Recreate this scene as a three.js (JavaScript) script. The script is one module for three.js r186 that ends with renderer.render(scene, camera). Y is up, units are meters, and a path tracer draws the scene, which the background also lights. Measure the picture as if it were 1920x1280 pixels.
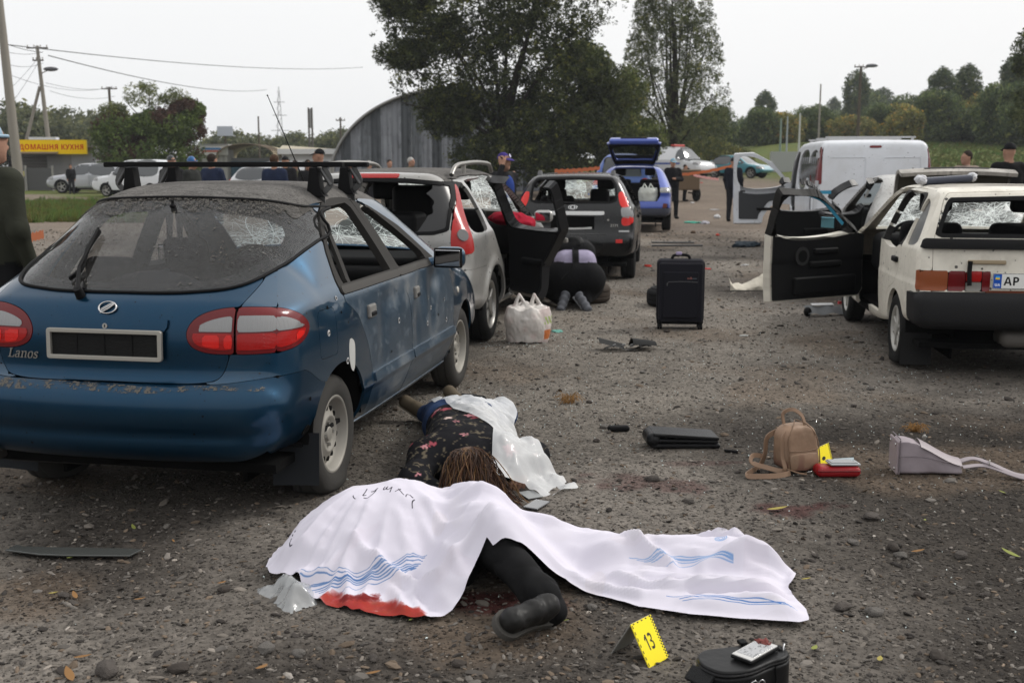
import * as THREE from 'three';
import { RoundedBoxGeometry } from 'three/addons/geometries/RoundedBoxGeometry.js';
import { mergeGeometries } from 'three/addons/utils/BufferGeometryUtils.js';
import { FontLoader } from 'three/addons/loaders/FontLoader.js';
import { TextGeometry } from 'three/addons/geometries/TextGeometry.js';

// ---------- camera, sky, sun, exposure ----------
const F = 2050, EYE = 1.55, PITCH = Math.atan(330 / F);
const scene = new THREE.Scene();
const camera = new THREE.PerspectiveCamera(2 * Math.atan(640 / F) * 180 / Math.PI, 1920 / 1280, 0.1, 2000);
camera.position.set(0, EYE, 0);
camera.rotation.x = -PITCH;
camera.focus = 5.2; camera.userData.fStop = 4.5;
camera.updateMatrixWorld();
scene.add(camera);
const renderer = new THREE.WebGLRenderer({ antialias: true });
renderer.setSize(1024, 682);
renderer.toneMapping = THREE.LinearToneMapping;
renderer.toneMappingExposure = 1.0;
renderer.shadowMap.enabled = true;
const SUN_DIR = new THREE.Vector3(0.72, 0.665, -0.31).normalize();
{
  const w = 512, h = 256, d = new Float32Array(w * h * 4);
  for (let j = 0; j < h; j++) for (let i = 0; i < w; i++) {
    const el = ((j + 0.5) / h - 0.5) * Math.PI, az = ((i + 0.5) / w - 0.5) * 2 * Math.PI;
    const v = new THREE.Vector3(Math.cos(az) * Math.cos(el), Math.sin(el), Math.sin(az) * Math.cos(el));
    const up = Math.max(v.y, 0), c = v.dot(SUN_DIR);
    const band = 0.5 + 0.5 * Math.sin(v.x * 5 + Math.sin(v.z * 4) * 1.5) * Math.sin(v.y * 9 + v.x * 3);
    let L = 0.90 + 0.30 * Math.pow(up, 0.8) + 0.035 * band;
    L += 0.75 * Math.pow(Math.max(c, 0), 9);
    if (v.y < 0) L = 0.3;
    const k = (j * w + i) * 4, warm = 0.03 * Math.max(c, 0);
    d[k] = L * (0.985 + warm); d[k + 1] = L * (0.992 + warm * 0.5); d[k + 2] = L * 1.0; d[k + 3] = 1;
  }
  const t = new THREE.DataTexture(d, w, h, THREE.RGBAFormat, THREE.FloatType);
  t.mapping = THREE.EquirectangularReflectionMapping; t.magFilter = THREE.LinearFilter; t.needsUpdate = true;
  scene.background = t; scene.environment = t;
}
const sun = new THREE.DirectionalLight(new THREE.Color(1, 0.96, 0.9), 1.7);
sun.position.copy(SUN_DIR).multiplyScalar(60); sun.castShadow = true; sun.shadow.radius = 24;
Object.assign(sun.shadow.camera, { left: -40, right: 40, top: 40, bottom: -40, near: 1, far: 200 });
sun.shadow.mapSize.set(2048, 2048);
scene.add(sun); scene.add(sun.target);
scene.fog = new THREE.FogExp2(new THREE.Color(0.80, 0.84, 0.88), 0.00038);

// ---------- random numbers, noise ----------
function rng(a) { return () => { a |= 0; a = a + 0x6D2B79F5 | 0; let t = Math.imul(a ^ a >>> 15, 1 | a); t = t + Math.imul(t ^ t >>> 7, 61 | t) ^ t; return ((t ^ t >>> 14) >>> 0) / 4294967296; }; }
const R = rng(7);
const rr = (a, b) => a + (b - a) * R();
const clamp = (x, a = 0, b = 1) => Math.min(b, Math.max(a, x));
const sst = (a, b, x) => { const t = clamp((x - a) / (b - a)); return t * t * (3 - 2 * t); };
const lerp = (a, b, t) => a + (b - a) * t;
const h3 = (x, y, z) => { let n = Math.imul(x, 374761393) + Math.imul(y, 668265263) + Math.imul(z, 2147483647 ^ 0x2545F491) | 0; n = Math.imul(n ^ n >>> 13, 1274126177); return ((n ^ n >>> 16) >>> 0) / 4294967296; };
function noise(x, y, z = 0) {
  const X = Math.floor(x), Y = Math.floor(y), Z = Math.floor(z); let a = x - X, b = y - Y, c = z - Z;
  a = a * a * (3 - 2 * a); b = b * b * (3 - 2 * b); c = c * c * (3 - 2 * c);
  const L = (k) => lerp(lerp(h3(X, Y, Z + k), h3(X + 1, Y, Z + k), a), lerp(h3(X, Y + 1, Z + k), h3(X + 1, Y + 1, Z + k), a), b);
  return c === 0 ? L(0) : lerp(L(0), L(1), c);
}
function fbm(x, y, z = 0, o = 4) { let s = 0, a = 0.5, n = 0; for (let i = 0; i < o; i++) { s += a * noise(x, y, z); n += a; a *= 0.5; x = x * 2.03 + 11.3; y = y * 2.03 + 5.7; z = z * 2.03; } return s / n; }

// ---------- names, things, parts ----------
const taken = {};
function numbered(n) { if (!(n in taken)) { taken[n] = 0; return n; } taken[n]++; return n + '_' + String(taken[n]).padStart(3, '0'); }
const V = (x, y, z) => new THREE.Vector3(x, y, z);
function shade(o) { o.castShadow = true; o.receiveShadow = true; return o; }
function tag(o, label, category, group, kind) { if (label) o.userData.label = label; if (category) o.userData.category = category; if (group) o.userData.group = group; if (kind) o.userData.kind = kind; return o; }
function thing(name, label, category, pos = [0, 0, 0], turn = 0, group) {
  const o = new THREE.Group(); o.name = numbered(name); o.position.set(...pos); o.rotation.y = turn; scene.add(o);
  return tag(o, label, category, group);
}
function clean(gs) {
  return gs.map(g => { let q = g.index ? g.toNonIndexed() : g; if (!q.attributes.normal) q.computeVertexNormals(); for (const k of Object.keys(q.attributes)) if (!['position', 'normal', 'uv'].includes(k)) q.deleteAttribute(k); if (!q.attributes.uv) q.setAttribute('uv', new THREE.BufferAttribute(new Float32Array(q.attributes.position.count * 2), 2)); return q; });
}
function geo(gs) { if (!Array.isArray(gs)) return gs; return gs.length === 1 ? gs[0] : mergeGeometries(clean(gs)); }
function part(name, gs, mat, parent) { const m = shade(new THREE.Mesh(geo(gs), mat)); m.name = name; parent.add(m); return m; }
function solo(name, gs, mat, label, category, pos = [0, 0, 0], turn = 0, group) {
  const m = shade(new THREE.Mesh(geo(gs), mat)); m.name = numbered(name); m.position.set(...pos); m.rotation.y = turn; scene.add(m);
  return tag(m, label, category, group);
}
function struct(name, gs, mat) { const m = shade(new THREE.Mesh(geo(gs), mat)); m.name = numbered(name); m.userData.kind = 'structure'; scene.add(m); return m; }
function dup(root, pos, turn, label, group) { const r = root.clone(); r.name = numbered(root.name.replace(/_\d{3}$/, '')); r.position.set(...pos); if (turn !== undefined) r.rotation.y = turn; r.userData = { ...root.userData }; if (label) r.userData.label = label; if (group) r.userData.group = group; scene.add(r); return r; }

// a point on the line of sight of picture point (u, v): on the plane y, or at depth Z
function sight(u, v) { const a = (u - 960) / F, b = (640 - v) / F, s = Math.sin(PITCH), c = Math.cos(PITCH); return V(a, -s + b * c, -c - b * s); }
function G(u, v, y = 0) { const d = sight(u, v), t = (y - EYE) / d.y; return V(d.x * t, y, d.z * t); }
function U(u, v, Z) { const d = sight(u, v), t = -Z / d.z; return V(d.x * t, EYE + d.y * t, -Z); }

// ---------- geometry helpers ----------
const mt = (g, x = 0, y = 0, z = 0, rx = 0, ry = 0, rz = 0) => { if (rz) g.rotateZ(rz); if (rx) g.rotateX(rx); if (ry) g.rotateY(ry); g.translate(x, y, z); return g; };
const bx = (w, h, d, x = 0, y = 0, z = 0, rx = 0, ry = 0, rz = 0) => mt(new THREE.BoxGeometry(w, h, d), x, y, z, rx, ry, rz);
const rb = (w, h, d, r, x = 0, y = 0, z = 0, rx = 0, ry = 0, rz = 0, s = 3) => mt(new RoundedBoxGeometry(w, h, d, s, Math.min(r, w / 2.01, h / 2.01, d / 2.01)), x, y, z, rx, ry, rz);
const cyl = (r1, r2, h, x = 0, y = 0, z = 0, rx = 0, ry = 0, rz = 0, n = 20) => mt(new THREE.CylinderGeometry(r1, r2, h, n), x, y, z, rx, ry, rz);
const sph = (r, x, y, z, sx = 1, sy = 1, sz = 1, n = 16) => { const g = new THREE.SphereGeometry(r, n, n); g.scale(sx, sy, sz); g.translate(x, y, z); return g; };
const tube = (pts, r, seg = 40, n = 8, closed = false) => new THREE.TubeGeometry(new THREE.CatmullRomCurve3(pts.map(p => p.isVector3 ? p : V(...p)), closed), seg, r, n, closed);
function rod(a, b, r1, r2 = r1, n = 10) { a = a.isVector3 ? a : V(...a); b = b.isVector3 ? b : V(...b); const d = b.clone().sub(a), g = new THREE.CylinderGeometry(r2, r1, d.length(), n); g.applyQuaternion(new THREE.Quaternion().setFromUnitVectors(V(0, 1, 0), d.normalize())); g.translate((a.x + b.x) / 2, (a.y + b.y) / 2, (a.z + b.z) / 2); return g; }
function ribbon(pts, w, t, up = V(0, 1, 0), seg = 60) { // a flat strap of width w and thickness t along a curve, its width lying across `up`
  const c = new THREE.CatmullRomCurve3(pts.map(p => V(...p))), pos = [], idx = [];
  for (let i = 0; i <= seg; i++) { const p = c.getPoint(i / seg), T = c.getTangent(i / seg), S = up.clone().cross(T).normalize(), N = T.clone().cross(S).normalize();
    for (const [a, b] of [[-1, -1], [1, -1], [1, 1], [-1, 1]]) { const q = p.clone().addScaledVector(S, a * w / 2).addScaledVector(N, b * t / 2); pos.push(q.x, q.y, q.z); }
    if (i) for (let k = 0; k < 4; k++) { const a = (i - 1) * 4 + k, b = (i - 1) * 4 + (k + 1) % 4; idx.push(a, b, a + 4, b, b + 4, a + 4); } }
  idx.push(0, 2, 1, 0, 3, 2); const e = seg * 4; idx.push(e, e + 1, e + 2, e, e + 2, e + 3);
  const g = new THREE.BufferGeometry(); g.setAttribute('position', new THREE.Float32BufferAttribute(pos, 3)); g.setIndex(idx); const q = g.toNonIndexed(); q.computeVertexNormals(); return q;
}
function sheetFrom(nu, nv, fn) { // a fine sheet from fn(a, b) -> Vector3
  const pos = [], uv = [], idx = [];
  for (let j = 0; j <= nv; j++) for (let i = 0; i <= nu; i++) { const p = fn(i / nu, j / nv); pos.push(p.x, p.y, p.z); uv.push(i / nu, j / nv); }
  for (let j = 0; j < nv; j++) for (let i = 0; i < nu; i++) { const a = j * (nu + 1) + i; idx.push(a, a + 1, a + nu + 1, a + 1, a + nu + 2, a + nu + 1); }
  const g = new THREE.BufferGeometry(); g.setAttribute('position', new THREE.Float32BufferAttribute(pos, 3)); g.setAttribute('uv', new THREE.Float32BufferAttribute(uv, 2)); g.setIndex(idx); g.computeVertexNormals(); return g;
}
// naive surface nets of f < 0 inside a box
function surf(f, lo, hi, cell, color) {
  const n = [0, 1, 2].map(k => Math.ceil((hi[k] - lo[k]) / cell) + 1), [nx, ny, nz] = n, val = new Float32Array(nx * ny * nz);
  const B = 4, far = cell * (B - 1) * 0.87 + cell * 2.2;
  for (let k0 = 0; k0 < nz; k0 += B) for (let j0 = 0; j0 < ny; j0 += B) for (let i0 = 0; i0 < nx; i0 += B) {
    const m = (B - 1) / 2, c = f(lo[0] + (i0 + m) * cell, lo[1] + (j0 + m) * cell, lo[2] + (k0 + m) * cell), skip = Math.abs(c) > far;
    for (let k = k0; k < Math.min(k0 + B, nz); k++) for (let j = j0; j < Math.min(j0 + B, ny); j++) for (let i = i0; i < Math.min(i0 + B, nx); i++) val[(k * ny + j) * nx + i] = skip ? c : f(lo[0] + i * cell, lo[1] + j * cell, lo[2] + k * cell);
  }
  const id = new Int32Array(nx * ny * nz).fill(-1), pos = [], nor = [], idx = [], col = [];
  const at = (i, j, k) => (k * ny + j) * nx + i;
  for (let k = 0; k < nz - 1; k++) for (let j = 0; j < ny - 1; j++) for (let i = 0; i < nx - 1; i++) {
    let sx = 0, sy = 0, sz = 0, c = 0, neg = 0; const v = [];
    for (let q = 0; q < 8; q++) { const x = val[at(i + (q & 1), j + (q >> 1 & 1), k + (q >> 2))]; v.push(x); if (x < 0) neg++; }
    if (!neg || neg === 8) continue;
    for (let q = 0; q < 8; q++) for (const b of [1, 2, 4]) { if (q & b) continue; const a = v[q], e = v[q | b]; if ((a < 0) === (e < 0)) continue; const t = a / (a - e); sx += (q & 1) + (b === 1 ? t : 0); sy += (q >> 1 & 1) + (b === 2 ? t : 0); sz += (q >> 2) + (b === 4 ? t : 0); c++; }
    id[at(i, j, k)] = pos.length / 3;
    const p = [lo[0] + (i + sx / c) * cell, lo[1] + (j + sy / c) * cell, lo[2] + (k + sz / c) * cell]; pos.push(...p);
    const e = cell * 0.6, N = V(f(p[0] + e, p[1], p[2]) - f(p[0] - e, p[1], p[2]), f(p[0], p[1] + e, p[2]) - f(p[0], p[1] - e, p[2]), f(p[0], p[1], p[2] + e) - f(p[0], p[1], p[2] - e)).normalize();
    nor.push(N.x, N.y, N.z); if (color) col.push(...color(p[0], p[1], p[2], N));
  }
  const quad = (a, b, c, d, flip) => { if (a < 0 || b < 0 || c < 0 || d < 0) return; flip ? idx.push(a, c, b, a, d, c) : idx.push(a, b, c, a, c, d); };
  for (let k = 1; k < nz - 1; k++) for (let j = 1; j < ny - 1; j++) for (let i = 1; i < nx - 1; i++) {
    const a = val[at(i, j, k)] < 0;
    if (a !== val[at(i + 1, j, k)] < 0) quad(id[at(i, j - 1, k - 1)], id[at(i, j, k - 1)], id[at(i, j, k)], id[at(i, j - 1, k)], !a);
    if (a !== val[at(i, j + 1, k)] < 0) quad(id[at(i - 1, j, k - 1)], id[at(i - 1, j, k)], id[at(i, j, k)], id[at(i, j, k - 1)], !a);
    if (a !== val[at(i, j, k + 1)] < 0) quad(id[at(i - 1, j - 1, k)], id[at(i, j - 1, k)], id[at(i, j, k)], id[at(i - 1, j, k)], !a);
  }
  const g = new THREE.BufferGeometry(); g.setAttribute('position', new THREE.Float32BufferAttribute(pos, 3)); g.setAttribute('normal', new THREE.Float32BufferAttribute(nor, 3));
  const uv = new Float32Array(pos.length / 3 * 2); for (let i = 0; i < pos.length / 3; i++) { uv[2 * i] = pos[3 * i] + pos[3 * i + 2] * 0.7; uv[2 * i + 1] = pos[3 * i + 1] + pos[3 * i + 2] * 0.3; }
  g.setAttribute('uv', new THREE.Float32BufferAttribute(uv, 2));
  if (color) g.setAttribute('color', new THREE.Float32BufferAttribute(col, 3)); g.setIndex(idx); return g;
}
const smin = (a, b, k) => { const h = Math.max(k - Math.abs(a - b), 0) / k; return Math.min(a, b) - h * h * k * 0.25; };
const smax = (a, b, k) => -smin(-a, -b, k);
// distance to a capsule that tapers from radius ra at a to rb at b
function cap(x, y, z, c) { const [ax, ay, az, ra, bx_, by, bz, rb_] = c, dx = bx_ - ax, dy = by - ay, dz = bz - az, t = clamp(((x - ax) * dx + (y - ay) * dy + (z - az) * dz) / (dx * dx + dy * dy + dz * dz + 1e-9)); return Math.hypot(x - ax - dx * t, y - ay - dy * t, z - az - dz * t) - lerp(ra, rb_, t); }
const ell = (x, y, z, cx, cy, cz, a, b, c) => { const q = Math.hypot((x - cx) / a, (y - cy) / b, (z - cz) / c); return (q - 1) * Math.min(a, b, c); };
function sdPoly(P) { const n = P.length; return (x, y) => { let d = 1e9, s = 1; for (let i = 0, j = n - 1; i < n; j = i++) { const ax = P[i][0], ay = P[i][1], ex = P[j][0] - ax, ey = P[j][1] - ay, wx = x - ax, wy = y - ay, t = clamp((wx * ex + wy * ey) / (ex * ex + ey * ey + 1e-12)), bx2 = wx - ex * t, by2 = wy - ey * t; d = Math.min(d, bx2 * bx2 + by2 * by2); const c1 = y >= ay, c2 = y < P[j][1], c3 = ex * wy > ey * wx; if ((c1 && c2 && c3) || (!c1 && !c2 && !c3)) s = -s; } return s * Math.sqrt(d); }; }
const smoothPoly = (P, n = 6) => { const c = new THREE.CatmullRomCurve3(P.map(p => V(p[0], p[1], 0)), true, 'centripetal'); return c.getSpacedPoints(P.length * n).slice(0, -1).map(p => [p.x, p.y]); };

// ---------- textures and materials ----------
function std(c, r = 0.6, m = 0, o = {}) { const M = new THREE.MeshPhysicalMaterial({ roughness: r, metalness: m, side: THREE.DoubleSide, specularIntensity: m > 0.2 ? 1 : r > 0.5 ? 0.22 : 0.6, ...o }); M.color.setRGB(...c); return M; }
function phy(c, r = 0.4, m = 0, o = {}) { const M = new THREE.MeshPhysicalMaterial({ roughness: r, metalness: m, side: THREE.DoubleSide, ...o }); M.color.setRGB(...c); return M; }
const toS = x => Math.round(255 * clamp(x <= 0.0031308 ? x * 12.92 : 1.055 * Math.pow(x, 1 / 2.4) - 0.055));
function dataTex(w, h, fn, color, repeat) { // fn(u, v, i, j) -> [r,g,b(,a)] linear values
  const d = new Uint8Array(w * h * 4);
  for (let j = 0, k = 0; j < h; j++) for (let i = 0; i < w; i++, k += 4) { const c = fn(i / w, j / h, i, j); for (let q = 0; q < 3; q++) d[k + q] = color ? toS(c[q]) : Math.round(255 * clamp(c[q])); d[k + 3] = c[3] === undefined ? 255 : Math.round(255 * clamp(c[3])); }
  const t = new THREE.DataTexture(d, w, h); t.wrapS = t.wrapT = THREE.RepeatWrapping; t.magFilter = THREE.LinearFilter; t.minFilter = THREE.LinearMipmapLinearFilter; if (color) t.colorSpace = THREE.SRGBColorSpace; if (repeat) t.repeat.set(...repeat); t.needsUpdate = true; return t;
}
function canvasTex(w, h, draw, repeat, color = true) { const c = document.createElement('canvas'); c.width = w; c.height = h; draw(c.getContext('2d'), w, h); const t = new THREE.CanvasTexture(c); t.wrapS = t.wrapT = THREE.RepeatWrapping; if (color) t.colorSpace = THREE.SRGBColorSpace; if (repeat) t.repeat.set(...repeat); return t; }
// a tile of fbm noise that wraps
function tnoise(u, v, f, s) { const a = (x, y) => fbm(x * f + s, y * f + s * 1.7, 0, 4); const e = 0.15, wu = u > 1 - e ? (u - 1 + e) / e : 0, wv = v > 1 - e ? (v - 1 + e) / e : 0; let q = a(u, v); if (wu) q = lerp(q, a(u - 1, v), wu); if (wv) { let p = a(u, v - 1); if (wu) p = lerp(p, a(u - 1, v - 1), wu); q = lerp(q, p, wv); } return q; }
const bumpFine = dataTex(512, 512, (u, v) => { const n = tnoise(u, v, 40, 3); return [n, n, n]; }, false);
const mBlack = std([0.006, 0.006, 0.0065], 0.6), mRubber = std([0.014, 0.014, 0.014], 0.75, 0, { bumpMap: bumpFine, bumpScale: 0.001 }), mTrim = std([0.007, 0.007, 0.0075], 0.75), mDark = std([0.003, 0.003, 0.003], 0.95), mChrome = std([0.55, 0.55, 0.55], 0.2, 1), mSteel = std([0.30, 0.29, 0.27], 0.45, 0.7), mSeat = std([0.008, 0.008, 0.009], 0.9, 0, { bumpMap: bumpFine, bumpScale: 0.002 });

// ---------- car bodies: an implicit surface, cut into panels ----------
// body coordinates: l forward from the rear axle, y up, w to the right; in the group x = w, y = y, z = -l
class Car {
  constructor(o) {
    Object.assign(this, { cell: 0.024, k: 0.13, cR: 0.08, cF: 0.12, crown: 0.05, arches: [], warpY: 0.85 }, o);
    this.root = thing(o.name, o.label, 'car', o.pos, -o.yaw * Math.PI / 180, o.group);
    if (o.category) this.root.userData.category = o.category;
    const c = new THREE.CatmullRomCurve3(o.sil.map(p => V(p[0], p[1], 0)), true, 'centripetal');
    c.arcLengthDivisions = 1500; const N = 420, pts = c.getSpacedPoints(N).slice(0, N).map(p => [p.x, p.y]); this.pts = pts;
    const ls = pts.map(p => p[0]), ys = pts.map(p => p[1]); this.l0 = Math.min(...ls); this.l1 = Math.max(...ls); this.top = Math.max(...ys); this.bot = Math.min(...ys);
    const gc = this.gc = 0.022, ox = this.ox = this.l0 - 0.45, oy = this.oy = this.bot - 0.35; this.gnx = Math.ceil((this.l1 - this.l0 + 0.9) / gc) + 1; this.gny = Math.ceil((this.top - this.bot + 0.7) / gc) + 1;
    const sd = sdPoly(pts); this.g = new Float32Array(this.gnx * this.gny);
    for (let j = 0; j < this.gny; j++) for (let i = 0; i < this.gnx; i++) this.g[j * this.gnx + i] = sd(ox + i * gc, oy + j * gc);
    this.charts = {}; this.smp = pts.length;
    // tidy numbers along the outline: smoothed outward normals
    this.nrm = pts.map((p, i) => { const m = 10, a = pts[(i - m + N) % N], b = pts[(i + m) % N]; let nx = b[1] - a[1], ny = -(b[0] - a[0]); const L = Math.hypot(nx, ny); nx /= L; ny /= L; return sd(p[0] + nx * 0.05, p[1] + ny * 0.05) > 0 ? [nx, ny] : [-nx, -ny]; });
  }
  sd(l, y) { // smooth sampling of the outline's distance
    const fx = (l - this.ox) / this.gc, fy = (y - this.oy) / this.gc, X = clamp(Math.round(fx), 1, this.gnx - 2), Y = clamp(Math.round(fy), 1, this.gny - 2), a = clamp(fx - X, -1, 1), b = clamp(fy - Y, -1, 1);
    const wx = [0.5 * (0.5 - a) ** 2, 0.75 - a * a, 0.5 * (0.5 + a) ** 2], wy = [0.5 * (0.5 - b) ** 2, 0.75 - b * b, 0.5 * (0.5 + b) ** 2]; let s = 0;
    for (let q = 0; q < 3; q++) { const r = (Y + q - 1) * this.gnx + X; s += wy[q] * (wx[0] * this.g[r - 1] + wx[1] * this.g[r] + wx[2] * this.g[r + 1]); }
    return s;
  }
  ab(l, y, w) {
    const q = w * w, mid = (this.l0 + this.l1) / 2;
    const lw = l - this.cR * q * sst(mid - 0.2, this.l0 + 0.3, l) + this.cF * q * sst(mid + 0.2, this.l1 - 0.4, l);
    return [this.sd(lw, y + this.crown * q * sst(this.warpY, this.warpY + 0.35, y)), (Math.abs(w) - this.W(l, y)) * 0.97];
  }
  kk(l, y) { return typeof this.k === 'function' ? this.k(l, y) : this.k; }
  f(l, y, w) { const [a, b] = this.ab(l, y, w); return smax(a, b, this.kk(l, y)); }
  S(l, y, w) { return this.ab(l, y, w)[0] + this.kk(l, y) / 4; }
  N(l, y, w) { const e = 0.012; return V(this.f(l, y, w + e) - this.f(l, y, w - e), this.f(l, y + e, w) - this.f(l, y - e, w), -(this.f(l + e, y, w) - this.f(l - e, y, w))).normalize(); }
  shoot(o, d, far, step) { let t = 0, best = 1e9, bt = 0; for (; t <= far; t += step) { const v = this.f(o[0] + d[0] * t, o[1] + d[1] * t, o[2] + d[2] * t); if (v < 0) { let a = t - step, b = t; for (let i = 0; i < 13; i++) { const m = (a + b) / 2; this.f(o[0] + d[0] * m, o[1] + d[1] * m, o[2] + d[2] * m) < 0 ? b = m : a = m; } return [b, true]; } if (v < best - 1e-3) { best = v; bt = t; } } return [bt, false]; }
  hit(w, y) { const [t] = this.shoot([this.l0 - 0.3, y, w], [1, 0, 0], 2.4, 0.02); const P = [this.l0 - 0.3 + t, y, w]; return { P: V(w, y, -P[0]), N: this.N(...P), l: P[0] }; }
  hitSide(l, y, s = 1) { const [t] = this.shoot([l, y, s * 1.3], [0, 0, -s], 1.28, 0.02); return { P: V(s * (1.3 - t), y, -l), N: this.N(l, y, s * (1.3 - t)) }; }
  hitTop(l, w) { const [t] = this.shoot([l, this.top + 0.3, w], [0, -1, 0], 1.4, 0.02); return { P: V(w, this.top + 0.3 - t, -l), N: this.N(l, this.top + 0.3 - t, w) }; }
  chart(id) {
    if (this.charts[id]) return this.charts[id];
    const c = this.cell; let nu, nv, at;
    if (id === 'sil') {
      const n = this.pts.length; let from = 0; // start below the rear bumper, end below the front one
      const low = this.bot + 0.12, rearLow = this.pts.findIndex((p, i) => p[0] < 0.2 && p[1] > low && this.pts[(i - 1 + n) % n][1] <= low), dir = rearLow >= 0 ? 1 : -1;
      from = rearLow >= 0 ? rearLow - 3 : this.pts.findIndex((p, i) => p[0] < 0.2 && p[1] > low && this.pts[(i + 1) % n][1] <= low) + 3;
      const path = []; for (let i = 0; i < n; i++) { const j = ((from + dir * i) % n + n) % n; path.push(j); if (i > 20 && this.pts[j][0] > 1 && this.pts[j][1] < low - 0.04) break; }
      const acc = [0]; for (let i = 1; i < path.length; i++) { const a = this.pts[path[i]], b = this.pts[path[i - 1]]; acc.push(acc[i - 1] + Math.hypot(a[0] - b[0], a[1] - b[1])); }
      const len = acc[acc.length - 1]; nv = Math.ceil(len / c); const wm = this.wm || 0.95; nu = Math.ceil(2 * wm / c);
      at = (i, j) => { const s = j / nv * len, w = (i / nu * 2 - 1) * wm; let q = 1; while (q < acc.length - 1 && acc[q] < s) q++; const t = clamp((s - acc[q - 1]) / (acc[q] - acc[q - 1])), A = this.pts[path[q - 1]], B = this.pts[path[q]], na = this.nrm[path[q - 1]], nb = this.nrm[path[q]]; let nx = lerp(na[0], nb[0], t), ny = lerp(na[1], nb[1], t); const L = Math.hypot(nx, ny); nx /= L; ny /= L; const l = lerp(A[0], B[0], t), y = lerp(A[1], B[1], t), o = [l + nx * 0.16, y + ny * 0.16, w]; const [d] = this.shoot(o, [-nx, -ny, 0], 0.46, 0.02); return [o[0] - nx * d, o[1] - ny * d, w, w, s]; };
    } else {
      const s = id === 'R' ? 1 : -1, a = this.l0 - 0.03, b = this.l1 + 0.03, y0 = this.bot - 0.03, y1 = this.top + 0.03; nu = Math.ceil((b - a) / c); nv = Math.ceil((y1 - y0) / c);
      at = (i, j) => { const l = lerp(a, b, i / nu), y = lerp(y0, y1, j / nv), [t] = this.shoot([l, y, s * 1.3], [0, 0, -s], 1.28, 0.04); return [l, y, s * (1.3 - t), l, y]; };
    }
    const P = [], Nn = []; for (let j = 0; j <= nv; j++) for (let i = 0; i <= nu; i++) { const p = at(i, j); p.push(this.S(p[0], p[1], p[2])); P.push(p); Nn.push(null); }
    return this.charts[id] = { nu, nv, P, Nn };
  }
  shape(g, { charts = ['sil', 'L', 'R'], offset = 0, rim = 0.014, tint } = {}) {
    const pos = [], nor = [], uv = [], col = [], idx = [];
    for (const id of charts) {
      const C = this.chart(id), n = C.nu + 1, val = new Float32Array(C.P.length), sg = id === 'sil' ? -1 : 1;
      for (let i = 0; i < val.length; i++) { const p = C.P[i], s = sg * p[5]; val[i] = s > 0.06 ? s : Math.max(s, g(p[0], p[1], p[2])); }
      const vid = new Map(), arch = {};
      const put = (key, p, N, u, v) => { let k = vid.get(key); if (k === undefined) { k = pos.length / 3; vid.set(key, k); pos.push(p.x + N.x * offset, p.y + N.y * offset, p.z + N.z * offset); nor.push(N.x, N.y, N.z); uv.push(u, v); if (tint) col.push(...tint(-p.z, p.y, p.x, N)); } return k; };
      const nn = i => C.Nn[i] || (C.Nn[i] = this.N(C.P[i][0], C.P[i][1], C.P[i][2]));
      const node = i => { const p = C.P[i]; return put(i, V(p[2], p[1], -p[0]), nn(i), p[3], p[4]); };
      const cut = (i, j) => { if (i > j) [i, j] = [j, i]; const t = clamp(val[i] / (val[i] - val[j]), 0.001, 0.999), a = C.P[i], b = C.P[j], N = nn(i).clone().lerp(nn(j), t).normalize(), m = q => lerp(a[q], b[q], t); return put(i * 4e6 + j, V(m(2), m(1), -m(0)), N, m(3), m(4)); };
      const flip = id !== 'L';
      const tri = (a, b, c) => flip ? idx.push(a, b, c) : idx.push(a, c, b);
      const edges = [];
      for (let j = 0; j < C.nv; j++) for (let i = 0; i < C.nu; i++) {
        const a = j * n + i;
        for (const T of [[a, a + 1, a + n + 1], [a, a + n + 1, a + n]]) {
          const inn = T.map(q => val[q] < 0), c = inn[0] + inn[1] + inn[2];
          if (!c) continue; if (c === 3) { tri(node(T[0]), node(T[1]), node(T[2])); continue; }
          const k = c === 1 ? inn.indexOf(true) : inn.indexOf(false), A = T[k], B = T[(k + 1) % 3], D = T[(k + 2) % 3], x = cut(A, B), y = cut(A, D);
          if (c === 1) tri(node(A), x, y); else { tri(x, node(B), node(D)); tri(x, node(D), y); }
          edges.push([x, y]);
        }
      }
      if (rim) for (const [x, y] of edges) { const q = k => [pos[3 * k], pos[3 * k + 1], pos[3 * k + 2]], nq = k => [nor[3 * k], nor[3 * k + 1], nor[3 * k + 2]], A = q(x), B = q(y), na = nq(x), nb = nq(y), b = pos.length / 3, c = V(B[0] - A[0], B[1] - A[1], B[2] - A[2]).cross(V(...na)).normalize();
        for (const [p, m, t] of [[A, na, 0], [B, nb, 0], [B, nb, rim], [A, na, rim]]) { pos.push(p[0] - m[0] * t, p[1] - m[1] * t, p[2] - m[2] * t); nor.push(c.x, c.y, c.z); uv.push(uv[2 * x], uv[2 * x + 1]); if (tint) col.push(col[3 * x], col[3 * x + 1], col[3 * x + 2]); }
        idx.push(b, b + 2, b + 1, b, b + 3, b + 2); }
    }
    const G_ = new THREE.BufferGeometry(); G_.setAttribute('position', new THREE.Float32BufferAttribute(pos, 3)); G_.setAttribute('normal', new THREE.Float32BufferAttribute(nor, 3)); G_.setAttribute('uv', new THREE.Float32BufferAttribute(uv, 2)); if (tint) G_.setAttribute('color', new THREE.Float32BufferAttribute(col, 3)); G_.setIndex(idx); return G_;
  }
  panel(name, g, mat, o = {}, parent = this.root) { return part(name, this.shape(g, o), mat, parent); }
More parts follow.
